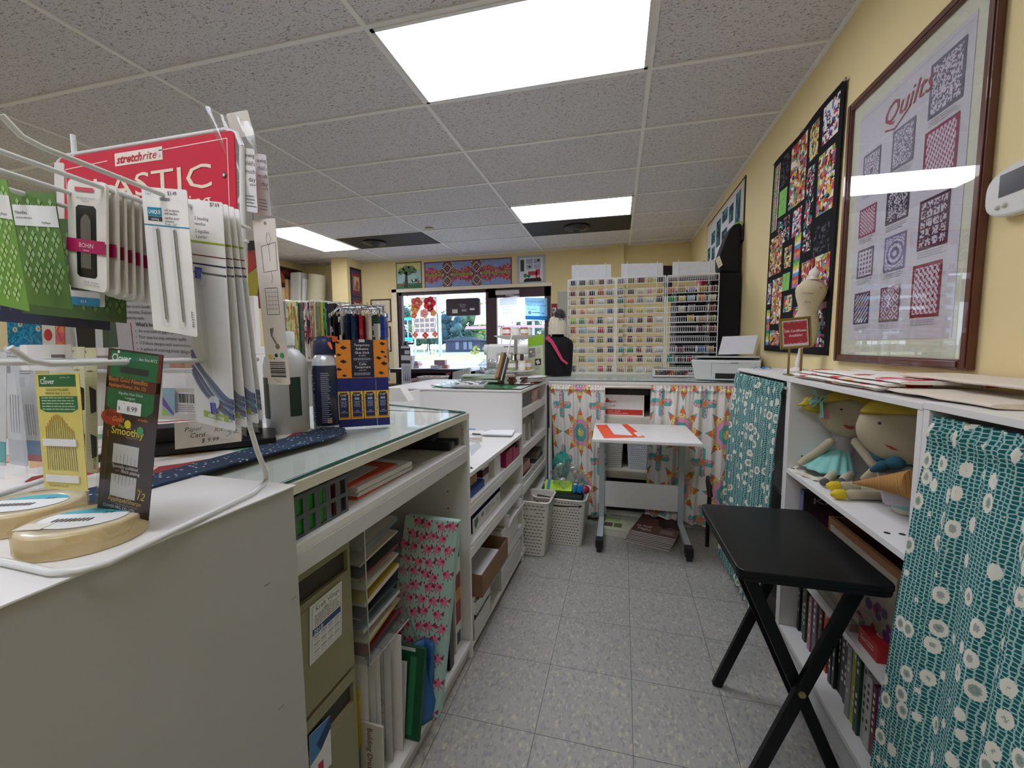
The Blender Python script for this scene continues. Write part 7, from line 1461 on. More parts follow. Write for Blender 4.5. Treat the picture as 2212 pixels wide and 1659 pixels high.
g = G(); g.sheet(lambda u, v: (BL_+(BR_-BL_)*u)*(1-v)+(TL_+(TR_-TL_)*u)*v+Vector((-.006-.004*math.sin(5*u+3*v)-.003*math.sin(11*u), 0, 0)), QW, QH, vcol(.9), True, Q); g.make('cloth', t, solid=.004)
for p in (TL_, TR_, (TL_+TR_)/2): g = G(); g.ball(p+Vector((-.012, 0, -.01)), .006, mat('b9b9bc', .3), n=8); g.make('pin', t)
# framed poster
t = thing('framed_poster', 'large brown-framed poster headed Quilts under glass on the yellow wall', 'picture', (.93, 1.785, 1.163)); WDF = mat('5a2f20', .35, var=.25, scale=18, coat=.4, name='brown_frame_wood')
y0, y1, z0, z1 = 1.417, 2.155, 1.163, 2.225
for nme, a in (('a', (y0, y0+.030, z0, z1)), ('b', (y1-.030, y1, z0, z1)), ('c', (y0+.030, y1-.030, z0, z0+.030)), ('d', (y0+.030, y1-.030, z1-.030, z1))):
    g = G(); g.box(.924, .943, a[0], a[1], a[2], a[3], WDF); g.box(.920, .924, a[0]+(.006), a[1]-.006, a[2]+.006, a[3]-.006, WDF); g.make('frame_rail', t, bev=.003)
c = Card((.938, y1-.03, z1-.03), (.938, y0+.03, z1-.03), (.938, y1-.03, z0+.03), th=.004, m='d7d9c6'); c.g.make('mat_board', t)
c = Card((.9365, y1-.085, z1-.085), (.9365, y0+.085, z1-.085), (.9365, y1-.085, z0+.09), th=.001, m='cdccd6'); c.e = .0006
c.L([(.0, .02), (1, .02)], .003, 'a9a8b0'); c.T('Quilts', .30, .13, .075, 'a04a52', l=3, shear=.35, fit=.44); c.L([(.30, .15), (.40, .17), (.55, .125)], .008, 'a04a52', 3)
def qimg(k):
    rg = np.random.RandomState(k); h, w = 32, 26; Y, X = np.mgrid[0:h, 0:w]; A = hexa('d3cfdc'); B = hexa(['7a7688', '7f7f98', '6f6f84', 'a04a6a', '4a3f50', '9a3f5f', '6f5f74', '7a76a0', '5a2f44', '4a3050', '7a2f48', '8f2438'][k])
    pat = [((X-13)**2+(Y-16)**2) % 23 < 9, rg.rand(h, w) < .5, rg.rand(h, w) < .4, (X % 4 < 2) ^ (Y % 4 < 2), rg.rand(h, w) < .6, (X+Y//2) % 3 == 0, (X % 5 < 3) & (Y % 5 < 3), np.abs((X-13)**2+(Y-16)**2-90) % 60 < 25, (X % 6 < 1) | (Y % 6 < 1) | (rg.rand(h, w) < .35), (X+Y) % 5 < 3, (np.abs(X % 10-5)+np.abs(Y % 10-5)) % 4 < 2, (X % 4-Y % 4) % 3 == 0][k]
    im = np.where(pat[..., None], B, A); bd = (X < 2) | (X > w-3) | (Y < 2) | (Y > h-3); im[bd] = B*.9+.05; im2 = im*(.9+.15*rg.rand(h, w, 1)); return im2.clip(0, 1)
slots = [(.07, .19, .27, .35), (.39, .18, .60, .335), (.70, .05, .95, .235), (.06, .42, .26, .545), (.37, .39, .59, .54), (.69, .275, .94, .45), (.07, .60, .26, .725), (.38, .59, .59, .73), (.69, .51, .92, .685), (.06, .79, .25, .93), (.37, .79, .57, .93), (.67, .735, .90, .925)]
for k, (a, b_, d_, e_) in enumerate(slots):
    c.img(qimg(k), a, b_, d_, e_, 2); c.lines(a+.01, d_, e_+.008, e_+.032, 3, 'a3a1aa', 2)
c.g.make('print', t)
g = G(); g.box(.930, .932, y0+.03, y1-.03, z0+.03, z1-.03, clear('ffffff', .16, 0, name='picture_glass')); g.make('glass', t)
# thermostat
t = thing('thermostat', 'white oval thermostat on the yellow wall at the right edge of the photo', 'thermostat', (.93, 1.32, 1.56))
g = G(Matrix.Identity(4)); pts = [(1.25+.14*math.copysign(abs(math.cos(a))**.55, math.cos(a)), 1.605+.062*math.copysign(abs(math.sin(a))**.7, math.sin(a))) for a in [2*PI*i/40 for i in range(40)]]
g.prism([(y, z) for y, z in pts], .912, .943, mat('d8d9d4', .4), T=Matrix(((0, 0, 1, 0), (1, 0, 0, 0), (0, 1, 0, 0), (0, 0, 0, 1)))); g.make('body', t, bev=.006)
g = G(); g.box(.9105, .912, 1.18, 1.345, 1.595, 1.648, mat('4b4d50', .2)); g.make('display', t); 
for y in (1.345, 1.325): g = G(); g.ball((.911, y, 1.572), .006, mat('c6c7c2', .4), n=10); g.make('button', t)
# long hanging near the back corner
A_, B_, C_, D_ = (un(*p, 'x', PX_) for p in ((1532, 492), (1614, 375), (1532, 560), (1607, 522)))
t = thing('wall_hanging', 'long pale hanging with dark teal blocks high on the wall by the back corner', 'wall hanging', (PX_, 4.4, 2.03)); z0, z1 = 2.04, 2.535; ya, yb = 5.15, 3.72
c = Card((.938, ya, z1), (.938, yb, z1), (.938, ya, z0), th=.006, m='241f24'); c.e = .0015; c.R(.012, .035, .988, .965, 'd8c6b0'); c.R(.05, .10, .95, .90, 'cfcfd2', 2)
for k, (u, v, w_, h_) in enumerate(((.06, .55, .09, .3), (.18, .3, .12, .25), (.2, .62, .1, .25), (.34, .2, .12, .5), (.50, .14, .14, .22), (.5, .5, .14, .38), (.68, .2, .1, .3), (.68, .6, .12, .28), (.83, .13, .10, .7))): c.img(fbm(14, 10, ['2a4a50', '3f6a70', '5f8a8f', '22343a'], 3, 40+k), u, v, u+w_, v+h_, 3)
c.g.make('cloth', t)
# ================================================================ ON THE RIGHT BOOKCASES
ZR = 1.1085
# dress form
t = thing('dress_form', 'small cream dress form with script lettering on a white stand', 'dress form', (.80, 2.2, ZR)); CF = mat('cbbfa0', .8, var=.08, scale=60)
y_ = 2.28; P0 = un(1722, 797, 'y', y_); P0.z = ZR+.012; P1 = un(1779, 574, 'y', y_); P1.x = min(P1.x, .885); ax = (P1-P0); Lg = ax.length; ax.normalize()
T = frame(P0, (1, 0, 0), (0, 1, 0)); r_ = ax.cross(Vector((0, 1, 0))).normalized(); f_ = ax.cross(r_).normalized(); T = Matrix.Identity(4)
for i in range(3): T[i][0] = -r_[i] if r_.x < 0 else r_[i]; T[i][1] = f_[i] if f_.y > 0 else -f_[i]; T[i][2] = ax[i]; T[i][3] = P0[i]
g = G(); g.lathe([(.055, 0), (.056, .004), (.03, .012), (.012, .02)], (P0.x, P0.y, ZR+.0005), mat('e6e4dc', .35), 24); g.make('foot', t)
WP = mat('e6e4dc', .35); g = G(T); g.lathe([(.008, .0), (.013, Lg*.07), (.009, Lg*.12), (.009, Lg*.26)], (0, 0, 0), WP, 14); g.make('pole', t)
k_ = Lg
prof = [(.052, .24), (.056, .30), (.060, .40), (.052, .50), (.041, .56), (.046, .62), (.062, .70), (.068, .76), (.064, .80), (.045, .845), (.028, .865)]
g = G(T); g.lathe([(r*k_/.50, h*k_) for r, h in prof], (0, 0, 0), CF, 36, sy=.62); g.make('body', t)
g = G(T); g.lathe([(.027*k_/.5, .866*k_), (.030*k_/.5, .875*k_), (.014*k_/.5, .888*k_), (.016*k_/.5, .90*k_), (.024*k_/.5, .925*k_), (.021*k_/.5, .955*k_), (.008*k_/.5, .98*k_), (.003, 1.0*k_)], (0, 0, 0), WP, 24); g.make('finial', t)
g = G(T @ Matrix.Rotation(PI/2, 4, 'X')); ink = mat('6b6353', .8); sc_ = k_/.5
def onform(s, x, z, h, sh=.4):
    v, f, a, b_ = glyphs(s, sh, 0); kk = h/.7; out = []
    for p in v:
        X = x+p[0]*kk; Z = z+p[1]*kk; hh = Z/k_; r = np.interp(hh, [q[1] for q in prof], [q[0] for q in prof])*sc_; yy = -math.sqrt(max(0, 1-min(.99, (X/r)**2)))*r*.62-.0008; out.append((X, yy, Z))
    gg.add(out, f, ink)
gg = G(T); onform('d a', -.032, .46*k_, .018*sc_); onform('Lettres', -.045, .72*k_, .010*sc_); onform('Paris', -.03, .64*k_, .009*sc_); onform('m y', -.01, .36*k_, .014*sc_); onform('soie', -.03, .29*k_, .010*sc_); onform('de', .015, .78*k_, .010*sc_); gg.make('lettering', t)
# brass sign
t = thing('sign_stand', 'brass stand with a red card reading Gift Certificates Available', 'sign', (.74, 1.95, ZR)); BR_M = mat('9a8650', .3, metal=.8, name='brass'); y_ = 1.98
c = Card(*px3('y', y_, (1685, 691), (1748, 685), (1688, 753)), th=.004, m=BR_M); W2, H2 = c.W, c.H; c.R(.06, .06, .94, .95, 'f0e8e6'); c.R(.09, .10, .91, .86, 'b83a42', 2)
rr = random.Random(3)
for k in range(60):
    e = rr.random(); s_ = rr.choice((0, 1, 2, 3)); x, y2 = ((e, .10+rr.random()*.05), (e, .86-rr.random()*.06), (.09+rr.random()*.04, e), (.91-rr.random()*.04, e))[s_]
    if .08 < x < .92 and .08 < y2 < .88: c.D(x, y2, .012, 'f2dedd', 3, 6)
c.T('Gift Certificates', .5, .46, .085, 'f8eeee', 'c', 4, fit=.74, bold=.02); c.T('Available!', .5, .62, .085, 'f8eeee', 'c', 4, fit=.46, bold=.02); c.g.make('card', t)
g = G(c.g.T.copy()); 
for a in ((-.004, W2+.004, -.004, .003), (-.004, W2+.004, H2-.003, H2+.004), (-.004, .003, 0, H2), (W2-.003, W2+.004, 0, H2)): g.box(*a, -.006, .006, BR_M)
g.make('frame', t)
for px in (1705, 1732): p = un(px, 755, 'y', y_); g = G(); g.box(p.x-.0035, p.x+.0035, y_-.003, y_+.004, ZR+.0005, p.z+.004, BR_M); g.make('post', t)
g = G(); pa, pb = un(1703, 755, 'y', y_), un(1734, 755, 'y', y_); g.box(pa.x-.006, pb.x+.006, y_-.03, y_+.03, ZR+.0005, ZR+.006, BR_M); g.make('base', t)
g = G()
for k in range(7): a = .9*k; g.sheet(lambda u, v: (.74+.05*u*math.cos(a)+.008*math.sin(5*u), 2.46+.05*u*math.sin(a)+.012*(v-.5), ZR+.002+.012*math.sin(PI*u)), 6, 2, mat('1f86c9', .5))
one(g, 'ribbon_bow', 'bright blue crumpled ribbon on the bookcase beside the brass sign', 'ribbon')
# folded flowered quilts
def _rose(n, b):
    tcn = n.nodes.new('ShaderNodeTexCoord'); v = n.nodes.new('ShaderNodeTexVoronoi'); v.inputs['Scale'].default_value = 13; n.links.new(tcn.outputs['Object'], v.inputs['Vector'])
    r = n.nodes.new('ShaderNodeValToRGB'); r.color_ramp.interpolation = 'CONSTANT'; e = r.color_ramp.elements; e[0].color = (*lin('c93040'), 1); e[1].position = .24; e[1].color = (*lin('efece6'), 1)
    for p_, c_ in ((.46, '4a6fae'), (.56, 'f0eee8'), (.68, '9ccab0'), (.74, 'efece6'), (.84, 'e8b06a'), (.90, 'e9a3b4')): q = e.new(p_); q.color = (*lin(c_), 1)
    sc = n.nodes.new('ShaderNodeSeparateColor'); n.links.new(v.outputs['Color'], sc.inputs[0]); n.links.new(sc.outputs[0], r.inputs[0])
    lt = n.nodes.new('ShaderNodeMath'); lt.operation = 'LESS_THAN'; lt.inputs[1].default_value = .52; no = n.nodes.new('ShaderNodeTexNoise'); no.inputs['Scale'].default_value = 90; n.links.new(tcn.outputs['Object'], no.inputs['Vector'])
    ad = n.nodes.new('ShaderNodeMath'); ad.operation = 'MULTIPLY_ADD'; ad.inputs[1].default_value = .5; n.links.new(no.outputs[0], ad.inputs[0]); n.links.new(v.outputs['Distance'], ad.inputs[2]); sb = n.nodes.new('ShaderNodeMath'); sb.operation = 'SUBTRACT'; sb.inputs[1].default_value = .2; n.links.new(ad.outputs[0], sb.inputs[0]); n.links.new(sb.outputs[0], lt.inputs[0])
    mx = n.nodes.new('ShaderNodeMix'); mx.data_type = 'RGBA'; mx.inputs['A'].default_value = (*lin('ece8e0'), 1); n.links.new(r.outputs[0], mx.inputs['B']); n.links.new(lt.outputs[0], mx.inputs['Factor']); n.links.new(mx.outputs['Result'], b.inputs['Base Color']); b.inputs['Roughness'].default_value = .9
ROSE = nm('rose_print_cotton', _rose); DOT = mat('ddd3c4', .9, var=.12, scale=120)
def fold(x0, x1, y0, y1, z, h, m, lb, n=3, seed=0, name='folded_quilt', sk=0):
    g = G(); rr = random.Random(seed)
    for k in range(n):
        zz = z+h*k/n; hh = h/n*.95; o1, o2 = rr.uniform(-.012, .012), rr.uniform(-.02, .02)
        def fn(u, v, zz=zz, hh=hh, o1=o1, o2=o2):
            a = 2*PI*v; X = (x0+x1)/2+sk*(u-.5)+((x1-x0)/2+o1)*math.copysign(abs(math.cos(a))**.35, math.cos(a)); Z = zz+hh/2+hh/2*math.copysign(abs(math.sin(a))**.8, math.sin(a))*(1+.12*math.sin(17*u+k)); return (X+.004*math.sin(13*u), y0+o2+(y1-y0)*u, max(z+.0002, Z))
        g.sheet(fn, 26, 18, m)
        for yy in (0, 1):
            pts = [fn(yy, j/18) for j in range(18)]; g.poly(pts if yy == 0 else pts[::-1], m)
    return one(g, name, lb, 'quilt', 'folded quilts on the bookcases')
fold(.668, .90, 1.32, 1.88, ZR+.001, .016, ROSE, 'white quilt with red roses folded at the bottom of the pile near the brass sign', 2, 1)
fold(.69, .92, 1.28, 1.86, ZR+.0175, .018, ROSE, 'white quilt with red and blue print folded on top of the rose quilt', 2, 2, sk=.02)
fold(.675, .90, .98, 1.30, ZR+.005, .012, DOT, 'cream dotted quilt backing spread near the right end of the bookcases', 1, 3)
fold(.76, .93, 1.02, 1.45, ZR+.036, .012, DOT, 'cream dotted cloth folded on top of the flowered quilts', 1, 4, sk=.02)
# ---- dolls
LIN = mat('b5ab90', .95, var=.08, scale=260, name='linen'); HAIR = mat('b9a338', .85, var=.1, scale=200); AQ = mat('84c4bd', .8, var=.04, scale=80); LIP = mat('a8433f', .7)
def limb(par, nme, pts, rs, m):
    g = G(); P = [Vector(p) for p in pts]; Q_, R_ = [], []
    for i in range(len(P)-1):
        for k in range(6): u = k/6; Q_.append(P[i].lerp(P[i+1], u)); R_.append(rs[i]*(1-u)+rs[i+1]*u)
    Q_.append(P[-1]); R_.append(rs[-1]); R_[0] *= .6; R_[-1] *= .5; g.tube(Q_, 0, m, 12, rs=R_); return g.make(nme, par)
def pillow(pts, d, m, T, puff=1.0, n=10):
    """soft stuffed shape from an outline: pts in the local xy plane, thickness d"""
    g = G(T); c = Vector((sum(p[0] for p in pts)/len(pts), sum(p[1] for p in pts)/len(pts))); N = len(pts); v = []; f = []
    for s_ in (1, -1):
        for j in range(n+1):
            k = j/n
            for p in pts: q = c+(Vector(p)-c)*math.sin(k*PI/2)**.8; v.append((q.x, q.y, s_*d/2*math.cos(k*PI/2)**.75))
    for s_ in (0, 1):
        o = s_*(n+1)*N
        for j in range(n):
            for i in range(N):
                q = (o+j*N+i, o+(j+1)*N+i, o+(j+1)*N+(i+1) % N, o+j*N+(i+1) % N); f.append(q if not s_ else q[::-1])
    return g.add(v, f, m, True)
def outl(fn, n=36): return [fn(2*PI*i/n) for i in range(n)]
def facing(c, yaw, pitch=0, roll=0):
    return Matrix.Translation(c) @ Matrix.Rotation(yaw, 4, 'Z') @ Matrix.Rotation(PI/2+pitch, 4, 'X') @ Matrix.Rotation(roll, 4, 'Z')
# doll one: origin between its hips
h1 = un(1833, 892, 'x', .815)
t = thing('rag_doll', 'linen rag doll with yellow pigtails and an aqua skirt sitting on the shelf', 'doll', (.82, 1.68, .754))
yw = -.42; FT = facing(h1, yw, -.05, -.09)
face = outl(lambda a: (.094*math.cos(a)*(1-.15*(math.sin(a) < 0)*abs(math.sin(a))**2), .078*math.sin(a)-.012*(math.sin(a) < 0)*abs(math.sin(a))))
pillow(face, .085, LIN, FT).make('head', t)
cap = [(.098*math.cos(a), .080*math.sin(a)) for a in [math.radians(q) for q in range(8, 173, 8)]]+[(-.086, .022), (-.045, .045), (0, .050), (.045, .042), (.086, .022)]
T2 = FT @ Matrix.Translation((0, .003, .001)); pillow(cap, .092, HAIR, T2).make('hair', t)
def facemark(T, x, y, r, m, sy=1, z=.046):
    g = G(T); n = 14; g.poly([(x+r*math.cos(2*PI*i/n), y+r*sy*math.sin(2*PI*i/n), z) for i in range(n)], m); return g
def fz(x, y, rx, ry, d): k = min(.98, math.hypot(x/rx, y/ry)); return d/2*math.cos(math.asin(min(.99, k**1.25)))**.75+.002
for x, y, r, m, nme in ((-.022, .012, .0038, mat('3a3a3c'), 'eye'), (.045, .010, .0038, mat('3a3a3c'), 'eye'), (-.062, -.014, .016, mat('c98488', .9), 'cheek')): facemark(FT, x, y, r, m, z=fz(x, y, .094, .078, .085)).make(nme, t)
g = G(FT); g.poly([(x+.008, y-.048, fz(x+.008, y-.048, .094, .09, .085)+.001) for x, y in ((-.018, .006), (-.008, .009), (0, .004), (.008, .008), (.018, .001), (.006, -.006), (-.008, -.004))], LIP); g.make('mouth', t)
pl = h1+Vector((-.088, .05, .020)); tb = outl(lambda a: (.034*math.cos(a), .032*math.sin(a))); tb[18] = (-.052, -.008); pillow(tb, .05, HAIR, facing(un(1756, 873, 'y', 1.785), yw)).make('pigtail', t)
bw = un(1768, 868, 'y', 1.745)
for k, (dx, dz, a) in enumerate(((-.018, .006, .5), (.014, .014, -.6), (-.016, -.008, 2.6))): g = G(facing(bw, yw)); g.tube([(0, 0, .01), (dx, dz+.012, .014), (dx*1.5, dz, .012), (dx, dz-.01, .012), (0, 0, .01)], .0035, AQ, 5); g.make('ribbon', t)
g = G(facing(bw, yw)); g.sheet(lambda u, v: (.004+.010*u+.004*v, -.055*v, .012+.004*math.sin(6*v)), 2, 8, AQ); g.sheet(lambda u, v: (-.006+.008*u-.012*v, .045*v, .012), 2, 6, AQ); g.make('ribbon_tail', t)
neck = un(1822, 942, 'x', .81); hip = un(1805, 1000, 'x', .80)
g = G(); g.tube([tuple(neck+Vector((0, 0, .02))), tuple(neck), tuple(neck.lerp(hip, .4)), tuple(hip)], 0, mat('a9a5a6', .9), 14, rs=[.020, .028, .040, .044]); g.make('bodice', t)
g = G(); g.tube([(neck.x+.030*math.cos(a), neck.y+.026*math.sin(a), neck.z+.006) for a in [2*PI*i/16 for i in range(16)]], .0035, mat('c9c3b4', .9), 6, closed=True); g.make('collar', t)
limb(t, 'arm', (un(1800, 950, 'y', 1.745), un(1765, 978, 'y', 1.77), un(1740, 993, 'y', 1.785), un(1728, 1006, 'y', 1.79)), (.016, .015, .013, .016), LIN)
limb(t, 'arm', (un(1846, 950, 'x', .81), un(1868, 980, 'x', .81), un(1890, 1008, 'x', .81)), (.016, .014, .014), LIN)
sk0 = un(1808, 962, 'x', .80); skc = un(1797, 1008, 'x', .775)
def skirt(u, v):
    a = PI*(.0+2*u); fl = 1-v; r = .030+.062*fl**.8+.007*math.sin(13*a)*fl; c_ = sk0.lerp(skc, fl); return (c_.x+r*.8*math.cos(a)-.02*fl, c_.y+r*1.15*math.sin(a), max(.758, c_.z-.004*fl+.008*math.sin(7*a+2)*fl*(1-fl)))
g = G(); g.sheet(skirt, 72, 14, AQ); g.make('skirt', t, solid=.002)
def hem(u, v): p = skirt(u, 0); q = Vector(p)-skc; q.z = 0; return (skc.x+q.x*(1.02+.10*v)-.01, skc.y+q.y*(1.02+.10*v), .757+.010*(1-v)+.003*math.sin(60*u))
g = G(); g.sheet(hem, 90, 2, mat('cfc9b5', .9)); g.make('petticoat', t)
for px in (1783, 1818):
    a_, b_ = un(px+6, 1020, 'z', .785), un(px, 1040, 'z', .772); a_.x = min(a_.x, .86)
    limb(t, 'leg', (a_+Vector((.02, 0, 0)), b_), (.013, .014), mat('bdb79f', .9)); limb(t, 'shoe', (b_+Vector((.004, 0, 0)), b_+Vector((-.016, -.012, -.003))), (.0145, .011), mat('55545c', .8))
# doll two
h2 = un(1950, 928, 'x', .77); t = thing('rag_doll', 'linen rag doll with a blue scarf leaning against the divider of the bookcase', 'doll', (.80, 1.4, .754))
FT = facing(h2, -.35, .0, -.30); face = outl(lambda a: (.100*math.cos(a), .085*math.sin(a)-.01*(math.sin(a) < 0))); pillow(face, .085, LIN, FT).make('head', t)
zz_ = [(.104*math.cos(a), .089*math.sin(a)) for a in [math.radians(q) for q in range(0, 178, 8)]]; jag = [(-.095+.019*i, .022+(.012 if i % 2 else 0)+.018*math.sin(PI*i/10)) for i in range(11)]; pillow(zz_+jag, .091, HAIR, FT @ Matrix.Translation((0, .003, .001))).make('hair', t)
for x, y in ((-.058, .002), (.04, -.006)): facemark(FT, x, y, .004, mat('3a3a3c'), z=fz(x, y, .1, .085, .085)).make('eye', t)
g = G(FT); g.poly([(x-.012, y-.052, fz(x-.012, y-.052, .1, .095, .085)+.001) for x, y in ((-.018, .003), (0, .004), (.018, -.002), (0, -.004))], LIP); g.make('mouth', t)
for k, (px, py) in enumerate(((1898, 872), (1906, 968))): p = un(px, py, 'x', .775); g = G(facing(p, -.3)); g.sheet(lambda u, v: (.012*u-.004*v, .035*(v-.5), .01+.005*math.sin(5*v)), 2, 6, AQ); g.make('ribbon', t)
nk = un(1935, 990, 'x', .785); SCF = mat('1f5566', .85, var=.15, scale=60)
g = G(); g.tube([(nk.x+.040*math.cos(a), nk.y+.05*math.sin(a), nk.z+.006*math.sin(3*a)) for a in [2*PI*i/20 for i in range(20)]], .014, SCF, 8, closed=True); g.ball(tuple(un(1935, 1000, 'x', .735)), .022, SCF, n=10, sz=.8); g.tube([tuple(un(1930, 998, 'x', .735)), tuple(un(1908, 1006, 'x', .73)), tuple(un(1885, 1015, 'x', .73))], 0, SCF, 8, rs=[.012, .016, .008]); g.make('scarf', t)
bd = un(1945, 1022, 'x', .79); g = G(); g.tube([tuple(nk), tuple(bd), (bd.x+.01, bd.y-.01, .785)], 0, mat('b5b2bb', .9), 16, rs=[.034, .052, .048]); g.make('body', t)
limb(t, 'arm', (un(1905, 1005, 'x', .755), un(1885, 1022, 'x', .75), un(1865, 1038, 'x', .745)), (.015, .014, .012), LIN)
for k, (pts, zz) in enumerate(((((1900, 1062), (1860, 1052), (1812, 1050)), .772), (((1965, 1075), (1905, 1070), (1822, 1068)), .770))):
    P = [un(*p, 'z', zz) for p in pts]; limb(t, 'leg', P, (.019, .016, .0155), LIN if k == 0 else LIN); E0 = P[-1]; dd = (P[-1]-P[-2]).normalized(); limb(t, 'shoe', (E0-dd*.004, E0+dd*.022, E0+dd*.038), (.0165, .015, .005), mat('d6bd2a', .7))
    if k == 1: limb(t, 'shorts', (P[0]+Vector((.02, 0, 0)), P[0].lerp(P[1], .85)), (.024, .019), mat('6a6068', .85, var=.2))
def _chk(n, b):
    tcn = n.nodes.new('ShaderNodeTexCoord'); m = n.nodes.new('ShaderNodeMapping'); m.inputs['Rotation'].default_value = (.3, 0, .6); n.links.new(tcn.outputs['Object'], m.inputs[0]); br = n.nodes.new('ShaderNodeTexBrick'); br.offset = 0; br.inputs['Scale'].default_value = 60; br.inputs['Mortar Size'].default_value = .03; br.inputs['Brick Width'].default_value = .5; br.inputs['Row Height'].default_value = .5
    br.inputs['Color1'].default_value = (*lin('a97a3f'), 1); br.inputs['Color2'].default_value = (*lin('b08345'), 1); br.inputs['Mortar'].default_value = (*lin('8a5f2c'), 1); n.links.new(m.outputs[0], br.inputs['Vector']); n.links.new(br.outputs[0], b.inputs['Base Color']); b.inputs['Roughness'].default_value = .9
CHK = nm('waffle_check_cloth', _chk)
a_, b_, c_ = un(1843, 1043, 'x', .715), un(1905, 1044, 'x', .725), un(1985, 1048, 'x', .745)
t = thing('fabric_cone', 'golden-brown checked fabric cone lying across the second doll', 'toy', tuple(a_)); g = G(); Q_ = [a_.lerp(b_, k/4) for k in range(4)]+[b_.lerp(c_, k/5) for k in range(6)]; g.tube([tuple(p) for p in Q_], 0, CHK, 18, rs=[.003+.0042*k for k in range(10)]); g.make('cone', t)
cu = un(1955, 1108, 'z', .755); t = thing('fabric_cup', 'aqua and white striped fabric cup standing at the right end of the doll shelf', 'cup', (cu.x, cu.y, .7545)); prof = [(.022, 0), (.027, .004), (.030, .012), (.034, .035), (.035, .06), (.036, .078)]
for k, (h0, h1_, col) in enumerate(((0, .016, 'd8d0bd'), (.016, .034, '8ccac8'), (.034, .046, 'd9c9ba'), (.046, .062, '8ccac8'), (.062, .080, 'dcdde0'))):
    g = G(); g.lathe([(np.interp(h, [p[1] for p in prof], [p[0] for p in prof])+(.001 if k == 4 else 0), h) for h in np.linspace(h0, h1_, 5)], (cu.x, cu.y, .7545), mat(col, .85, var=.05), 24); g.make('band', t)
# ---- books in the open bookcase
rr = random.Random(21); y = 1.826; k = 0
BC = [('black', '1d1c20'), ('blue-grey', '5a6478'), ('dark green', '24402f'), ('moss', '3d4a2c'), ('grey', '8a8a8c'), ('dusty pink', 'a87a86'), ('grey-mauve', '6b5f6a'), ('cream', 'b9b49a'), ('maroon', '4a2428'), ('orange', 'c9522a'), ('midnight', '1f2433'), ('dark teal', '1d3336'), ('black-green', '18241f'), ('black', '151518'), ('charcoal', '2b2a2e'), ('deep navy', '181c2c'), ('rose brown', '6b3f3f'), ('silver', '8f8f92'), ('lime green', '9fae2c'), ('forest', '1c3a2a'), ('pale grey', 'a9aaa8'), ('white', 'b3b3b0'), ('wine red', '5f1a2c'), ('violet', '3f2f7a'), ('lilac', 'a08fa3'), ('black-yellow', '2a2a1c'), ('yellow-green', '8fa03a'), ('red', '9a2436'), ('amber', 'a9743a'), ('pale brown', '9a7f62')]
while y > 1.145 and k < len(BC):
    w = rr.choice((.014, .018, .021, .025, .030)); h = rr.uniform(.205, .262); x0 = .70+rr.uniform(0, .022) if k < 17 else .685+rr.uniform(0, .012)
    nme, col = BC[k]; t = thing('book', '%s book spine on the bottom shelf, number %s from the left' % (nme, ('one', 'two', 'three', 'four', 'five', 'six', 'seven', 'eight', 'nine', 'ten', 'eleven', 'twelve', 'thirteen', 'fourteen', 'fifteen', 'sixteen', 'seventeen', 'eighteen', 'nineteen', 'twenty', 'twenty-one', 'twenty-two', 'twenty-three', 'twenty-four', 'twenty-five', 'twenty-six', 'twenty-seven', 'twenty-eight', 'twenty-nine', 'thirty')[k]), 'book', (x0+.1, y-w/2, .1035), 0, 'books on the bottom shelf')
    g = G(); g.box(x0, x0+.20, y-w+.0008, y, .1035, .1035+h, mat(col, .4, var=.08)); g.make('cover', t, bev=.0012)
    g = G(frame((x0-.0004, y-w*.72 if k % 3 else y-w*.3, .1035+h*.92), (0, 0, -1), (0, 1, 0) if 0 else (0, -1, 0))); 
    lc = 'd9d4c9' if sum(lin(col)) < 1.1 else '3a3436'
    for q in range(3): z = .1035+h*(.85-.25*q); g2 = G(); g2.box(x0-.0006, x0-.0001, y-w*.65, y-w*.35, z-h*.16*rr.random()-.01, z, mat(lc, .5)); 
    gt = G(); 
    for q in range(7): z = .1035+h*(.90-.10*q); gt.box(x0-.0006, x0-.0001, y-w*.66, y-w*.34, z-h*.05, z, mat(lc, .5)) if rr.random() < .75 else None
    if gt.v: gt.make('spine_lettering', t)
    y -= w+.0012; k += 1
t = thing('book', 'large dark book facing outward with the letters KAFFE on its cover', 'book', (.80, 1.80, .4045)); q0, q1, q2 = Vector((.700, 1.795, .678)), Vector((.930, 1.795, .678)), Vector((.700, 1.795, .4045))
c = Card(q0, q1, q2, th=.030, m='2a141f'); c.e = .0004; c.T('KAFFE', .14, .17, .085, '9a96a0', l=3, fit=.74); c.P([(.0, .0), (1, .0), (1, .3), (.5, .1)], '5f1f3f', 1); c.P([(.5, .6), (.9, .5), (1, .8), (.6, 1)], '8f3020', 1); c.P([(.1, .3), (.4, .25), (.6, .5), (.2, .6)], '3f1a30', 1); c.g.make('cover', t)
g = G(); g.box(.698, .7005, 1.7955, 1.826, .4045, .678, mat('2f5f8a', .4)); g.box(.6975, .6985, 1.80, 1.82, .42, .66, mat('7a6aa0', .4)); g.make('spine', t)
t = thing('wooden_crate', 'brown wooden crate with a printed front reading GOD IS, above the tray table', 'crate', (.79, 1.40, .4045)); WC = mat('7a5230', .6, var=.2, scale=30)
g = G(); g.box(.70, .93, 1.22, 1.60, .4045, .416, WC); g.box(.70, .93, 1.22, 1.232, .416, .66, WC); g.box(.70, .93, 1.588, 1.60, .416, .66, WC); g.box(.70, .712, 1.232, 1.588, .64, .66, WC); g.make('frame', t)
c = Card((.6995, 1.585, .638), (.6995, 1.235, .638), (.6995, 1.585, .43), th=.002, m='9a8f80'); c.T('GOD IS', .2, .33, .2, '4a4440', fit=.55); 
for k in range(26): c.D(rr.uniform(.03, .97), rr.uniform(.45, .95), rr.uniform(.02, .05), ('8f2430', '5a2f6a', 'b5a090')[k % 3], 2, 8)
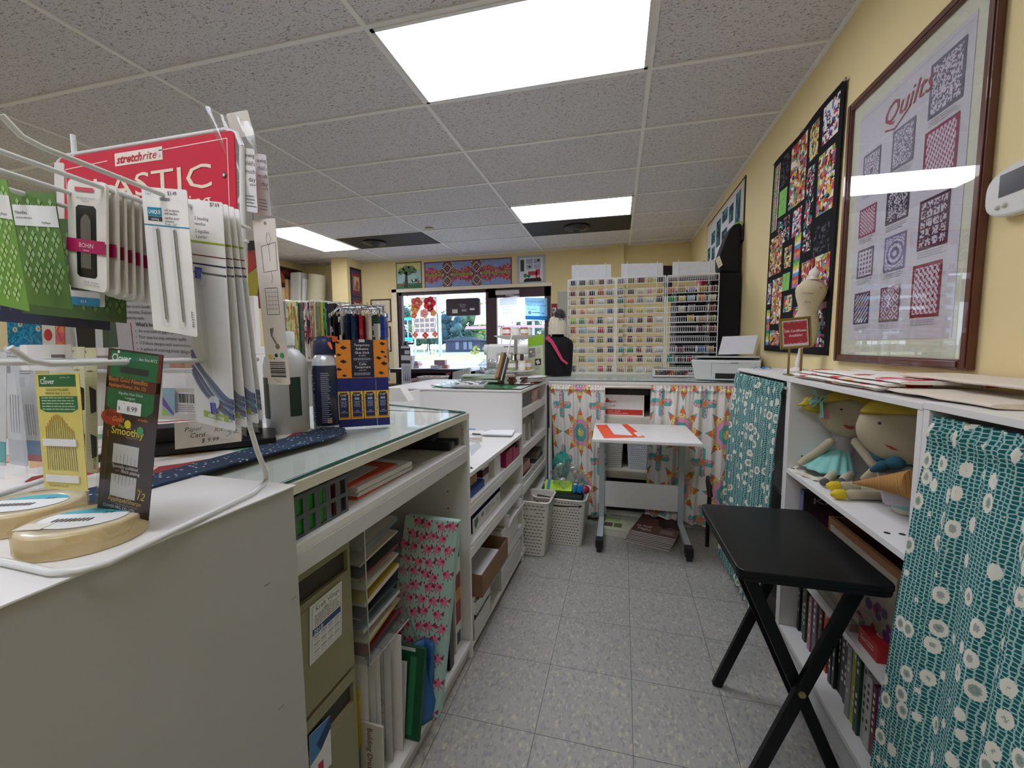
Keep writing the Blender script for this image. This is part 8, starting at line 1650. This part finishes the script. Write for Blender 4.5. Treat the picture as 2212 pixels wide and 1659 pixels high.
c.g.make('printed_front', t)
t = thing('plank_box', 'long whitewashed flat wooden box on the middle shelf behind the tray table legs', 'box', (.75, 1.5, .4045)); 
t.location = (.73, 1.68, .4045); g = G(); g.box(.685, .698, 1.36, 1.74, .4045, .444, mat('a9a196', .7, var=.2, scale=30)); g.box(.665, .684, 1.36, 1.74, .4045, .43, mat('8f8378', .7, var=.2, scale=30)); g.make('board', t)
c1_ = (.668, 1.285); t = thing('carton', 'small red box with a white round mark on the middle shelf', 'box', (.70, 1.275, .4045)); g = G(); g.box(.668, .74, 1.235, 1.325, .4045, .452, mat('a5242c', .45)); g.make('box', t, bev=.001)
c = Card((.672, 1.322, .4524), (.672, 1.238, .4524), (.738, 1.322, .4524), body=False); c.g.T = frame((.672, 1.322, .4524), (0, -1, 0), (1, 0, 0)); c.W, c.H = .084, .066; c.e = .0002
c.D(.45, .5, .16, 'd9c9c6', 1, 20); c.D(.45, .5, .12, 'a5242c', 2, 20); c.D(.45, .5, .08, 'd9b5b0', 3, 14); c.g.make('mark', t)
c = Card((.6676, 1.322, .450), (.6676, 1.24, .450), (.6676, 1.322, .407), body=False); c.T('Seal', .1, .6, .3, 'dcc3bf', shear=.3); c.lines(.5, .9, .3, .7, 2, 'dcc3bf'); c.g.make('lettering', t)
# ================================================================ BACK WALL PICTURES
def wallcard(lb, name, cat, x0p, y0p, x1p, y1p, m, th=.012, y=YB-.002):
    a = un(x0p, y0p, 'y', y); b_ = un(x1p, y1p, 'y', y); return Card((a.x, y, a.z), (b_.x, y, a.z), (a.x, y, b_.z), th=th, m=m), thing(name, lb, cat, ((a.x+b_.x)/2, y, b_.z))
c, t = wallcard('small quilt picturing a tree and a cow above the shop window', 'wall_quilt', 'quilt', 855, 568, 912, 626, '26333a'); c.e = .001
c.R(.03, .03, .97, .75, 'a9cfd0'); c.R(.03, .03, .97, .28, 'ded790', 2); c.R(.03, .75, .97, .97, '3a7a4a'); c.P([(.30, .90), (.36, .45), (.26, .35), (.44, .35), (.46, .9)], '2f2a2c', 3)
for (x, y, r) in ((.22, .30, .14), (.4, .24, .16), (.58, .26, .17), (.70, .32, .12), (.5, .36, .14), (.16, .38, .08)): c.D(x, y, r, '7a9a6a', 3, 12, .8); c.D(x+.03, y+.02, r*.6, '5f8056', 4, 9, .8)
c.P([(.58, .62), (.80, .60), (.82, .70), (.62, .72)], '222222', 4); c.P([(.64, .62), (.74, .61), (.72, .69), (.66, .69)], 'e9e9e4', 5); c.L([(.84, .55), (.84, .8)], .02, '2a2a2a', 4); c.T('FARM', .5, .93, .13, '23302a', wmax=.4)
for x in (.14, .30, .86): c.D(x, .76+.06*math.sin(x*20), .05, 'a5604a', 5, 8)
c.g.make('cloth', t)
c, t = wallcard('wide landscape quilt with rows of pink flowers above the shop window', 'wall_quilt', 'quilt', 916, 567, 1106, 617, '7a3f6a'); c.e = .001
im = np.zeros((22, 90, 3)); rg = np.random.RandomState(5)
for y in range(22):
    for x in range(90):
        v = abs(y-10.5)/11; 
        if v < .07: cc_ = hexa('8f9a5a')
        elif v < .42+.10*math.sin(x*.31)+.16*rg.rand(): cc_ = hexa(['c9486a', 'd97a5a', '9a4f8a', '6f7a3f', 'e08a8a', 'a03a5f'][rg.randint(6)])
        else: cc_ = hexa('8fa3d0')*(.95+.08*rg.rand())
        if 19 <= x <= 28 or 50 <= x <= 59: cc_ = hexa(['6a2f6a', '8fa04a', '4a1f4f', 'a35a9a', 'd3cf9a'][(abs(x-(23.5 if x < 40 else 54.5)).astype(int) + abs(y % 11-5)) % 5 if hasattr(abs(x), 'astype') else (int(abs(x-(23.5 if x < 40 else 54.5)))+abs(y % 11-5)) % 5])
        im[y, x] = cc_
c.img(im.clip(0, 1), .012, .04, .988, .96); c.g.make('cloth', t)
c, t = wallcard('grey-bordered quilt picturing a red sewing machine at a window', 'wall_quilt', 'quilt', 1116, 553, 1179, 612, 'b9bac0'); c.e = .001
c.R(.10, .08, .90, .92, 'dfe2ea'); c.R(.30, .12, .86, .50, 'a9b5cf', 2)
for x in (.30, .56, .83): c.R(x, .1, x+.03, .52, 'e9ebf0', 3)
for y in (.11, .3, .49): c.R(.30, y, .86, y+.02, 'e9ebf0', 3)
c.R(.13, .15, .26, .55, '3a4648', 3); c.R(.40, .56, .70, .70, 'c93a5a', 4); c.R(.66, .50, .80, .82, 'c93a5a', 4); c.R(.30, .80, .82, .84, '222226', 4); c.R(.25, .84, .85, .92, '2a2226', 4); c.D(.3, .70, .07, '3f8f6a', 5, 10); c.D(.42, .72, .06, '2f7a5a', 5, 10); c.D(.75, .74, .05, 'd9b0ba', 5, 8); c.P([(.40, .40), (.45, .36), (.5, .40), (.45, .45)], '333338', 5); c.P([(.70, .18), (.76, .14), (.80, .2), (.74, .25)], '333338', 5); c.g.make('cloth', t)
# pictures on the column side and behind the fabric racks
X_ = -4.079; t = thing('wall_quilt', 'narrow two-panel dark purple quilt hanging on the side of the yellow column', 'quilt', (X_, 6.05, 1.9))
c = Card((X_+.004, 5.93, 2.50), (X_+.004, 6.22, 2.50), (X_+.004, 5.93, 1.55), th=.006, m='1f1626'); c.e = .001
for k, v in enumerate((.04, .48)):
    c.R(.05, v, .95, v+.42, '4a3a5a'); c.R(.14, v+.05, .86, v+.37, '8f2f3a', 2); c.R(.2, v+.10, .8, v+.33, '8f8f9a', 3); c.R(.32, v+.10, .78, v+.28, 'd9b58a', 4); c.P([(.35, v+.3), (.55, v+.15), (.72, v+.2), (.6, v+.32)], 'a5603a', 5)
c.g.make('cloth', t)
for k, (x0p, y0p, x1p, y1p, lb) in enumerate(((800, 647, 846, 696, 'brown-framed picture of two figures on the back wall left of the window'), (800, 706, 846, 760, 'lower brown-framed picture on the back wall left of the window'))):
    c, t = wallcard(lb, 'framed_picture', 'picture', x0p, y0p, x1p, y1p, '4a2f26', .02, YB-.004); c.e = .002; c.R(.06, .06, .94, .94, 'd8cba9'); c.R(.3, .22, .74, .78, 'b9bac0', 2); c.R(.40, .3, .66, .7, '55585c', 3); c.R(.48, .35, .58, .65, 'a53a3a' if k else 'd9d2c6', 4); c.g.make('frame', t)
# ================================================================ THE FAR LEFT OF THE SHOP AND THE WINDOW DISPLAY
def cloth_im(h, w, pal, cell, seed): return fbm(h, w, pal, cell, seed).clip(0, 1)
YS = 4.6; zsh = 1.10
t = thing('bolt_shelf', 'low white shelf unit carrying the row of fabric bolts left of the yellow column', 'shelf', (un(680, 745, 'y', YS).x, YS+.1, 0))
xa, xb = un(590, 745, 'y', YS).x, un(752, 745, 'y', YS).x
g = G(); g.box(xa, xb, YS-.02, YS+.26, zsh-.03, zsh, WM); g.make('top', t); g = G(); g.box(xa, xa+.02, YS-.02, YS+.26, 0, zsh-.03, WM); g.make('side_panel', t); g = G(); g.box(xb-.02, xb, YS-.02, YS+.26, 0, zsh-.03, WM); g.make('side_panel', t); g = G(); g.box(xa+.02, xb-.02, YS+.23, YS+.26, 0, zsh-.03, WD); g.make('back_panel', t)
BLT = [(611, 621, 'grey-blue', ['7f8fa3', '8f9fb0'], 1), (621, 648, 'pale green leaf-print', ['c3c98a', 'e0dca8', 'c97a4a', '7f9a5f', 'dfe0b0'], 1), (648, 652, 'dark teal', ['3a4f50', '2f4040'], 0), (652, 659, 'grey-green', ['6b7a72', '5a665f'], 0), (659, 665, 'red and white dotted', ['e9e3df', 'a33a48', '5a3a48'], 0), (665, 672, 'navy print', ['2a2f48', 'c9c9d0', 'a9404a'], 0), (672, 681, 'brown print', ['b5907a', '6a4a40', 'd0b39a'], 0), (681, 686, 'beige', ['c9c3a9', 'bdb79c'], 0), (686, 696, 'olive-grey', ['7a7f66', '8f9478'], 0), (696, 702, 'yellow', ['c3bd4f', 'b5ae48'], 0), (702, 709, 'bright green', ['3f9a58', '1f3a3a', '5fae6a'], 0), (709, 715, 'navy print with plum', ['2a3050', '4a3a5a', '20263f'], 0), (715, 721, 'red floral', ['b03a48', 'e0cfc9', '4f7a50', '3a3048'], 0), (721, 727, 'dark green print', ['2f4f38', '7aa06a', '1f2f28'], 0), (727, 737, 'black and brown', ['1f1f2a', '5a3a2a', '2a2a38'], 0), (737, 746, 'white and grey', ['d6d2ce', 'b5a9a9', 'c9c6c6'], 0)]
for k, (p0, p1, nme, pal, wide) in enumerate(BLT):
    a, b_ = un(p0, 745, 'y', YS).x, un(p1, 745, 'y', YS).x; zt_ = un(p0, 652+.0*k+random.uniform(-2, 3)+(k > 10)*4, 'y', YS).z
    t = thing('fabric_bolt', '%s fabric bolt in the row of bolts left of the yellow column' % nme, 'fabric bolt', ((a+b_)/2, YS, zsh), 0, 'fabric bolts left of the column')
    c = Card((a, YS, zt_), (b_-.004, YS, zt_), (a, YS, zsh+.001), th=.18, m=pal[0]); c.e = .0006; c.img(cloth_im(26, max(3, int((p1-p0)*1.0)), pal, 3, 60+k), 0, 0, 1, 1); c.g.make('cloth', t)
    g = G(); g.box(a+.004, b_-.01, YS+.02, YS+.16, zt_, zt_+.022, mat('e3e2dc', .6)); g.make('board', t)
# batting rolls on a tall shelf in the corner, dark quilt behind
YT = 5.75; zb = un(650, 652, 'y', YT).z
t = thing('tall_shelf', 'tall white shelf in the far left corner carrying rolls of batting', 'shelf', (-4.85, YT+.1, 0)); g = G(); g.box(XL+.01, un(708, 745, 'y', YT).x, YT-.15, YT+.35, 0, zb-.002, WM); g.make('body', t)
def wad(px0, px1, py, lb, col, d=.16, lean_=0, rnd=0):
    a, b_ = un(px0, 745, 'y', YT), un(px1, 745, 'y', YT); zt_ = un(px0, py, 'y', YT).z; t = thing('batting_roll', lb, 'batting roll', ((a.x+b_.x)/2, YT, zb)); w = b_.x-a.x; g = G()
    if rnd: g.cyl(((a.x+b_.x)/2-lean_/2, YT+w/2, zb), ((a.x+b_.x)/2+lean_/2, YT+w/2, zt_), w/2, mat(col, .5, var=.08, scale=30), 28); g.make('roll', t)
    else: g.add([(a.x, YT, zb), (b_.x, YT, zb), (b_.x, YT+d, zb), (a.x, YT+d, zb), (a.x+lean_, YT, zt_), (b_.x+lean_, YT, zt_), (b_.x+lean_, YT+d, zt_), (a.x+lean_, YT+d, zt_)], [(3, 2, 1, 0), (4, 5, 6, 7), (0, 1, 5, 4), (1, 2, 6, 5), (2, 3, 7, 6), (3, 0, 4, 7)], mat(col, .6)); g.make('board', t, bev=.02)
wad(606, 627, 603, 'peach-coloured board in the far left corner', 'd6ab80'); wad(631, 653, 588, 'tall white board of batting in the far left corner', 'cfcfcd', lean_=.03); wad(655, 661, 601, 'narrow white roll of batting beside the tall board', 'd0cfc9', lean_=.03); wad(663, 694, 592, 'plastic-wrapped cream batting roll beside the column', 'bdb596', lean_=.05, rnd=1)
c = Card((XL+.012, 5.45, 2.52), (XL+.012, 6.15, 2.52), (XL+.012, 5.45, 2.2), th=.01, m='3a2426'); c.e = .001; c.P([(.1, .7), (.35, .2), (.5, .8)], 'a5603a'); c.P([(.55, .8), (.75, .3), (.9, .9)], 'c9a9a0'); c.P([(.3, .3), (.5, .1), (.6, .4)], '7a2f2a', 2); one(c.g, 'wall_quilt', 'dark brown quilt with triangles high on the far left wall', 'quilt')
c = Card(*px3('y', 3.2, (536, 520), (562, 520), (536, 665)), th=.02, m='8f2436'); c.e = .001; c.P([(0, .2), (1, 0), (1, .3), (0, .5)], 'b03a3a'); c.P([(0, .5), (1, .35), (.8, .8), (0, 1)], 'a9a03a', 2); c.R(0, 0, 1, .14, '2a2030', 3); p_ = un(549, 520, 'y', 3.2); t = thing('hanging_quilt', 'red and yellow quilt glimpsed between the sign and the long cream card', 'quilt', (p_.x, 3.2, p_.z-.6)); c.g.make('cloth', t)
g = G(); g.cyl((p_.x, 3.205, p_.z-.01), (p_.x, 3.205, HC), .003, mat('9a9a9c'), 6); g.make('cord', t)
# round chrome rack with hanging fabrics
CH = mat('c9ccd0', .15, metal=.9, name='chrome'); cx = un(780, 745, 'y', 4.5).x; cy = 4.5; RR = .24; zr = un(780, 659, 'y', cy-RR).z
t = thing('clothes_rack', 'round chrome rack of hanging fabrics in front of the yellow column', 'rack', (cx, cy, 0)); g = G(); g.tube([(cx+RR*math.cos(2*PI*i/32), cy+RR*math.sin(2*PI*i/32), zr) for i in range(32)], .011, CH, 8, closed=True); g.make('ring', t)
g = G(); g.cyl((cx, cy, 0), (cx, cy, zr), .02, CH, 12); g.cyl((cx-RR, cy, zr), (cx+RR, cy, zr), .008, CH, 8); g.make('pole', t); g = G(); g.cyl((cx, cy, 0), (cx, cy, .03), .22, CH, 24); g.make('base', t)
HF = [('white and red panel', ['e6e2e0', 'b5283c', '3a3a44']), ('dark red', ['8f2030', '6b1a28']), ('black and white striped', ['1f1f24', 'e0dedc']), ('black', ['1b1b22', '2a2a30']), ('white-striped black', ['e0dedc', '222228']), ('navy', ['1f2a44', '2a3858']), ('slate blue', ['35486a', '2a3a58']), ('red dotted', ['a5242f', 'c9404a', 'b02a36']), ('cream', ['d9d0c0', 'cfc4b0']), ('green and white', ['3f5a44', 'd9d9d0']), ('bright blue', ['3a46a0', '4a58b0']), ('white checked', ['d9d6d6', '9a9aa3']), ('plum', ['5a2f44', '6b3a50']), ('grey', ['9a9a9c', '8a8a8e']), ('light blue', ['7fa3c4', '9ab8d0']), ('maroon', ['6b2030', '7f2a3a'])]
for k, (nme, pal) in enumerate(HF):
    a = math.radians(-166+180*k/11) if k < 12 else math.radians(14+36*(k-11)); d = Vector((math.cos(a), math.sin(a), 0)); tn = Vector((-d.y, d.x, 0)); c0 = Vector((cx, cy, 0)); L_ = .62+.08*(k % 3); t = thing('hanging_fabric', '%s fabric folded over a hanger on the round chrome rack' % nme, 'fabric', tuple(c0+d*RR+Vector((0, 0, zr-L_))), 0, 'fabrics on the round chrome rack')
    im = cloth_im(24, 12, pal, 4, 90+k); P0 = c0+d*.12; P1 = c0+d*.33
    g = G(); g.sheet(lambda u, v: P0+(P1-P0)*u+tn*(.018*math.sin(4*u+k)+.012)+Vector((0, 0, zr-.10-L_*(1-v))), 12, 24, vcol(), True, im); g.sheet(lambda u, v: P1+(P0-P1)*u+tn*(.018*math.sin(4*(1-u)+k)-.022)+Vector((0, 0, zr-.10-L_*(1-v))), 12, 24, vcol(), True, im)
    g.sheet(lambda u, v: P1+tn*(.034*u-.022+.018*math.sin(4+k)-.0*v)+Vector((0, 0, zr-.10-L_*(1-v))), 3, 24, vcol(), True, im[:, :3]); g.make('cloth', t)
    g = G(); g.tube([tuple(P0+Vector((0, 0, zr-.09))), tuple(c0+d*RR+Vector((0, 0, zr-.005))), tuple(P1+Vector((0, 0, zr-.09)))], .0035, CH, 5); g.tube([tuple(c0+d*RR+Vector((0, 0, zr-.005))), tuple(c0+d*(RR-.02)+Vector((0, 0, zr+.035))), tuple(c0+d*(RR+.02)+Vector((0, 0, zr+.035)))], .0035, CH, 5)
    for e in (P0, P1): g.rbox(tuple(e+Vector((0, 0, zr-.10))), (.03, .02, .04), a, CH)
    g.make('hanger', t)
# framed strip quilt panel on a stand in front of the window display
y_ = 3.3; c = Card(*px3('y', y_, (866, 748), (886, 748), (868, 836)), th=.004, m='b9bec6'); W2, H2 = c.W, c.H
t = thing('pictorial_banner', 'black and white pictorial fabric banner hanging beside the glue stick display', 'banner', tuple(un(877, 836, 'y', y_))); c.e = .0008; c.R(0, .05, 1, .22, '1f2733'); c.R(.4, .1, .95, .19, 'b9bec6', 2); c.R(0, .34, 1, .42, '262e3a'); c.R(.15, .48, .95, .88, 'a3a9b3', 2)
for k in range(9): c.P([(.2+.08*k, .85), (.25+.08*k, .55+.05*(k % 3)), (.3+.08*k, .85)], ('5a6070', 'c9ccd3', '3a4250')[k % 3], 3)
c.g.make('cloth', t); g = G(); a = un(866, 745, 'y', y_+.01); b_ = un(888, 745, 'y', y_+.01); g.tube([(a.x-.02, y_+.01, a.z+.01), (b_.x+.02, y_+.01, a.z+.01)], .008, mat('2a2a2e'), 8); g.cyl(((a.x+b_.x)/2, y_+.03, 0), ((a.x+b_.x)/2, y_+.03, a.z+.01), .012, mat('2a2a2e'), 10); g.make('stand', t)
for k in range(4): g = G(); g.box(a.x+.02*k, a.x+.02*k+.012, y_-.003, y_+.012, a.z-.01, a.z+.03, mat(('26262a', '8a8a8e')[k % 2])); g.make('clip', t)
# window display bench
yb0, yb1 = 5.5, 6.2; zt_ = un(960, 798, 'y', yb0).z
t = thing('display_bench', 'dark low display bench under the shop window', 'bench', (-2.7, 5.85, 0)); xa, xb = un(868, 745, 'y', yb0).x-.25, -1.98
DB = mat('241a22', .6); g = G(); g.box(xa, xb, yb0, yb1, zt_-.03, zt_, mat('c9cdd8', .4)); g.make('top', t); g = G(); g.box(xa, xb, yb0+.25, yb1, 0, zt_-.031, DB); g.make('body', t); g = G(); g.box(xa, xb, yb0-.01, yb0-.001, zt_-.05, zt_+.003, DB); g.make('front_edge', t); g = G(); g.box(xa, xb, yb0, yb0+.249, .55, .60, DB); g.make('lower_shelf', t)
zl = un(930, 829, 'y', yb0).z
g = G(); g.box(xa, xb, yb0-.3, yb0-.011, 0, zl-.002, DB); o = one(g, 'low_bench', 'dark low ledge in front of the window display bench', 'bench')
t = thing('storage_basket', 'white slotted basket full of coloured threads under the shop window', 'basket', (un(929, 745, 'y', yb0-.15).x, yb0-.15, zl)); a, b_ = un(902, 829, 'y', yb0-.28), un(954, 829, 'y', yb0-.28)
weave_basket(t, ((a.x+b_.x)/2, yb0-.15, zl), (b_.x-a.x)*.92, .2, .115, b_.x-a.x+.03, .25, mat('dcdcd8', .4), 0, 3, 16, dark='7a4a4a')
for k in range(14): g = G(); xx = a.x+.03+(b_.x-a.x-.06)*k/13; g.cyl((xx, yb0-.15, zl+.012), (xx, yb0-.15, zl+.118), .011, mat(['c9404a', '3f7a9a', 'd9b53f', '4f9a5a', '9a4f8a', 'e0ded6', 'd97a3a'][k % 7], .6), 8); one(g, 'thread_reel', 'coloured thread reel in the basket under the window, number %s from the left' % ['one', 'two', 'three', 'four', 'five', 'six', 'seven', 'eight', 'nine', 'ten', 'eleven', 'twelve', 'thirteen', 'fourteen'][k], 'thread reel', 'reels in the window basket')
c = Card(*px3('y', yb0-.2, (978, 804), (1015, 794), (977, 826)), th=.05, m='c9c9cc'); c.e = .001
for k in range(12): c.R(.04+.08*k, .05, .07+.08*k, .95, ('7a7a80', 'a9a9ae')[k % 2])
one(c.g, 'pattern_rack', 'row of grey striped sewing patterns under the window', 'patterns')
c = Card(*px3('y', yb0-.25, (962, 806), (972, 804), (963, 812)), th=.02, m='7a2038'); c.T('A+', .2, .8, .5, 'e6d0d6'); one(c.g, 'small_sign', 'small dark red sign between the basket and the patterns', 'sign')
crumple('fabric_bundle', (un(894, 745, 'y', yb0-.15).x, yb0-.15, zl+.045), .055, mat('b58f9a', .8), 'small pink-grey cloth bundle left of the thread basket', 'fabric', .7, seed=5)
for (px, w, d, z0, h, lb, cols) in ((946, .20, .14, 0, .045, 'pale book in the small pile on the window bench, left one', 'b9b9bd'), (957, .16, .12, 0, .05, 'red-brown boxed book in the small pile on the window bench', 'a5706a'), (951, .17, .12, .052, .07, 'printed box topping the small pile on the window bench', '8f6f78'), (894, .20, .16, 0, .04, 'grey book at the left end of the window bench, lowest', 'b5b5ba'), (895, .18, .15, .041, .035, 'red and white book at the left end of the window bench, middle', 'a5707a'), (893, .17, .14, .077, .03, 'blue-grey book at the left end of the window bench, topmost', '9aa6b5')):
    p = un(px, 745, 'y', 5.75); g = G(); g.rbox((p.x, 5.75, zt_+z0+h/2+.001), (w*.93, d, h), .15*math.sin(px), mat(cols, .5, var=.4, scale=40)); one(g, 'book', lb, 'book', 'books on the window bench')
for k, px in enumerate((918, 926, 934, 1000, 1010)): p = un(px, 745, 'y', 5.62); g = G(); g.rbox((p.x, 5.62, zt_+.004+.002*k), (.16, .10, .003), .3*k, mat(('9fb0c4', 'c4ccd6', '8fa3b8', 'a9b5c4', '7f8fa5')[k], .4)); one(g, 'leaflet', 'flat blue-grey leaflet on the front of the window bench, %s from the left' % ('first', 'second', 'third', 'fourth', 'fifth')[k], 'leaflet', 'leaflets on the window bench')
g = G(); p = un(882, 745, 'y', 5.6); g.box(p.x-.045, p.x+.05, 5.6, 5.7, zt_+.001, zt_+.19, mat('bfbcc2', .5)); g.box(p.x-.046, p.x+.051, 5.599, 5.6, zt_+.13, zt_+.15, mat('c97a8a')); one(g, 'box', 'grey upright box with a pink line at the left of the window bench', 'box')
# hung in the window
yw_ = YB-.03
c = Card(*px3('y', yw_, (888, 645), (943, 642), (891, 732)), body=False); c.g.thin = True; c.e = .0008; c.R(0, 0, 1, 1, 'd9ccbe', 0); c.e = .0008; c.L([(.0, .0), (1, 0), (1, 1), (0, 1), (0, 0)], .02, 'a5948a')
def flower(x, y, r, col, cc_='f0d9c9', n=5):
    for k in range(n): a = 2*PI*k/n; c.D(x+r*.62*math.cos(a), y+r*.62*math.sin(a)*c.W/c.H, r*.55, col, 2+.12*k, 9)
    c.D(x, y, r*.3, cc_, 3.2, 10)
flower(.22, .12, .20, 'd9705f'); flower(.72, .14, .22, 'c93a42'); flower(.74, .27, .12, 'c04048'); flower(.15, .27, .15, 'dd9a55'); flower(.50, .38, .15, 'dba09a'); flower(.86, .38, .11, 'dda06a'); flower(.10, .42, .10, 'd97a5f')
for r_ in range(3):
    for k in range(4): c.R(.12+.20*k, .50+.125*r_, .29+.20*k, .60+.125*r_, 'd3d3da', 3); c.lines(.13+.20*k, .28+.20*k, .52+.125*r_, .59+.125*r_, 4, 'a9a9b2', 4, .1)
for x in (.08, .92): c.L([(x, .5), (x+.03, .62), (x-.02, .75), (x, .85)], .02, '8f8a7a', 2)
flower(.12, .90, .10, 'd9705f', n=4); flower(.52, .92, .11, 'c94a50', n=4); flower(.9, .90, .10, 'd97a5f', n=4); one(c.g, 'calendar_towel', 'flowered fabric calendar hanging in the shop window', 'wall hanging')
c = Card(*px3('y', yw_-.02, (963, 646), (1035, 643), (964, 683)), th=.06, m='3f3840', corner=.03); c.e = .001; c.R(.36, .30, .64, .52, '4a444c'); c.T('Thank', .5, .42, .11, 'b5aeb5', 'c', wmax=.2); c.T('YOU', .5, .55, .10, 'b5aeb5', 'c'); c.R(.19, .62, .35, .84, 'e0e0cc', 2); c.lines(.21, .33, .66, .8, 2, '8a8a80', 3, 0); c.R(.47, .62, .62, .77, '8f8f98', 2); c.R(.72, .58, .86, .70, 'dcd9d9', 2); one(c.g, 'window_placard', 'dark rounded placard with small labels hanging in the shop window', 'placard')
c = Card(*px3('y', yw_, (1079, 645), (1116, 640), (1080, 699)), body=False); c.g.thin = True; c.e = .0006; c.R(0, 0, 1, 1, 'f6f6f4', 0); c.e = .0006; c.lines(.15, .85, .35, .7, 5, 'c9c9c9', 2, .4); one(c.g, 'poster', 'blank-looking white poster on the left half of the door glass', 'poster')
c = Card(*px3('y', yw_, (1134, 643), (1182, 644), (1135, 690)), body=False); c.g.thin = True; c.e = .0006; c.R(0, 0, 1, 1, '9fd3ee', 0); c.e = .0006
for k, s_ in enumerate(('Proud to serve', 'Belleville for over', '35 years')): c.T(s_, .10, .21+.17*k, .09, '4a7f9a', wmax=.86)
c.D(.2, .68, .08, 'c9a9c9', 2, 14); c.R(.32, .66, .66, .69, '3a6a8a', 2); c.R(.74, .68, .86, .71, '3a6a8a', 2); c.R(0, .83, 1, 1, '2f8fd0', 2); c.R(.2, .89, .94, .94, '9fd3ee', 3); c.D(.12, .91, .03, 'e0f0fa', 3, 10); one(c.g, 'poster', 'light blue poster reading Proud to serve Belleville for over 35 years on the door', 'poster')
c = Card(*px3('y', yw_, (1116, 728), (1140, 728), (1116, 748)), body=False); c.g.thin = True; c.e = .0006; c.R(0, 0, 1, 1, 'f0f0f0', 0); c.L([(.2, .3), (.4, .5), (.5, .3), (.8, .4)], .05, '6a6a6a', 2); one(c.g, 'notice', 'small white handwritten notice low on the door glass', 'notice')
for k, px in enumerate((880, 915, 947, 957, 973, 1028)): p = un(px, 634-.06*(px-880)+2, 'y', YB-.02); g = G(); g.box(p.x-.006, p.x+.006, YB-.03, YB-.021, p.z-.03, p.z, mat('2a2226')); one(g, 'hook', 'small dark hook on the window head, %s from the left' % ORD[k], 'hook', 'small hooks on the window head')
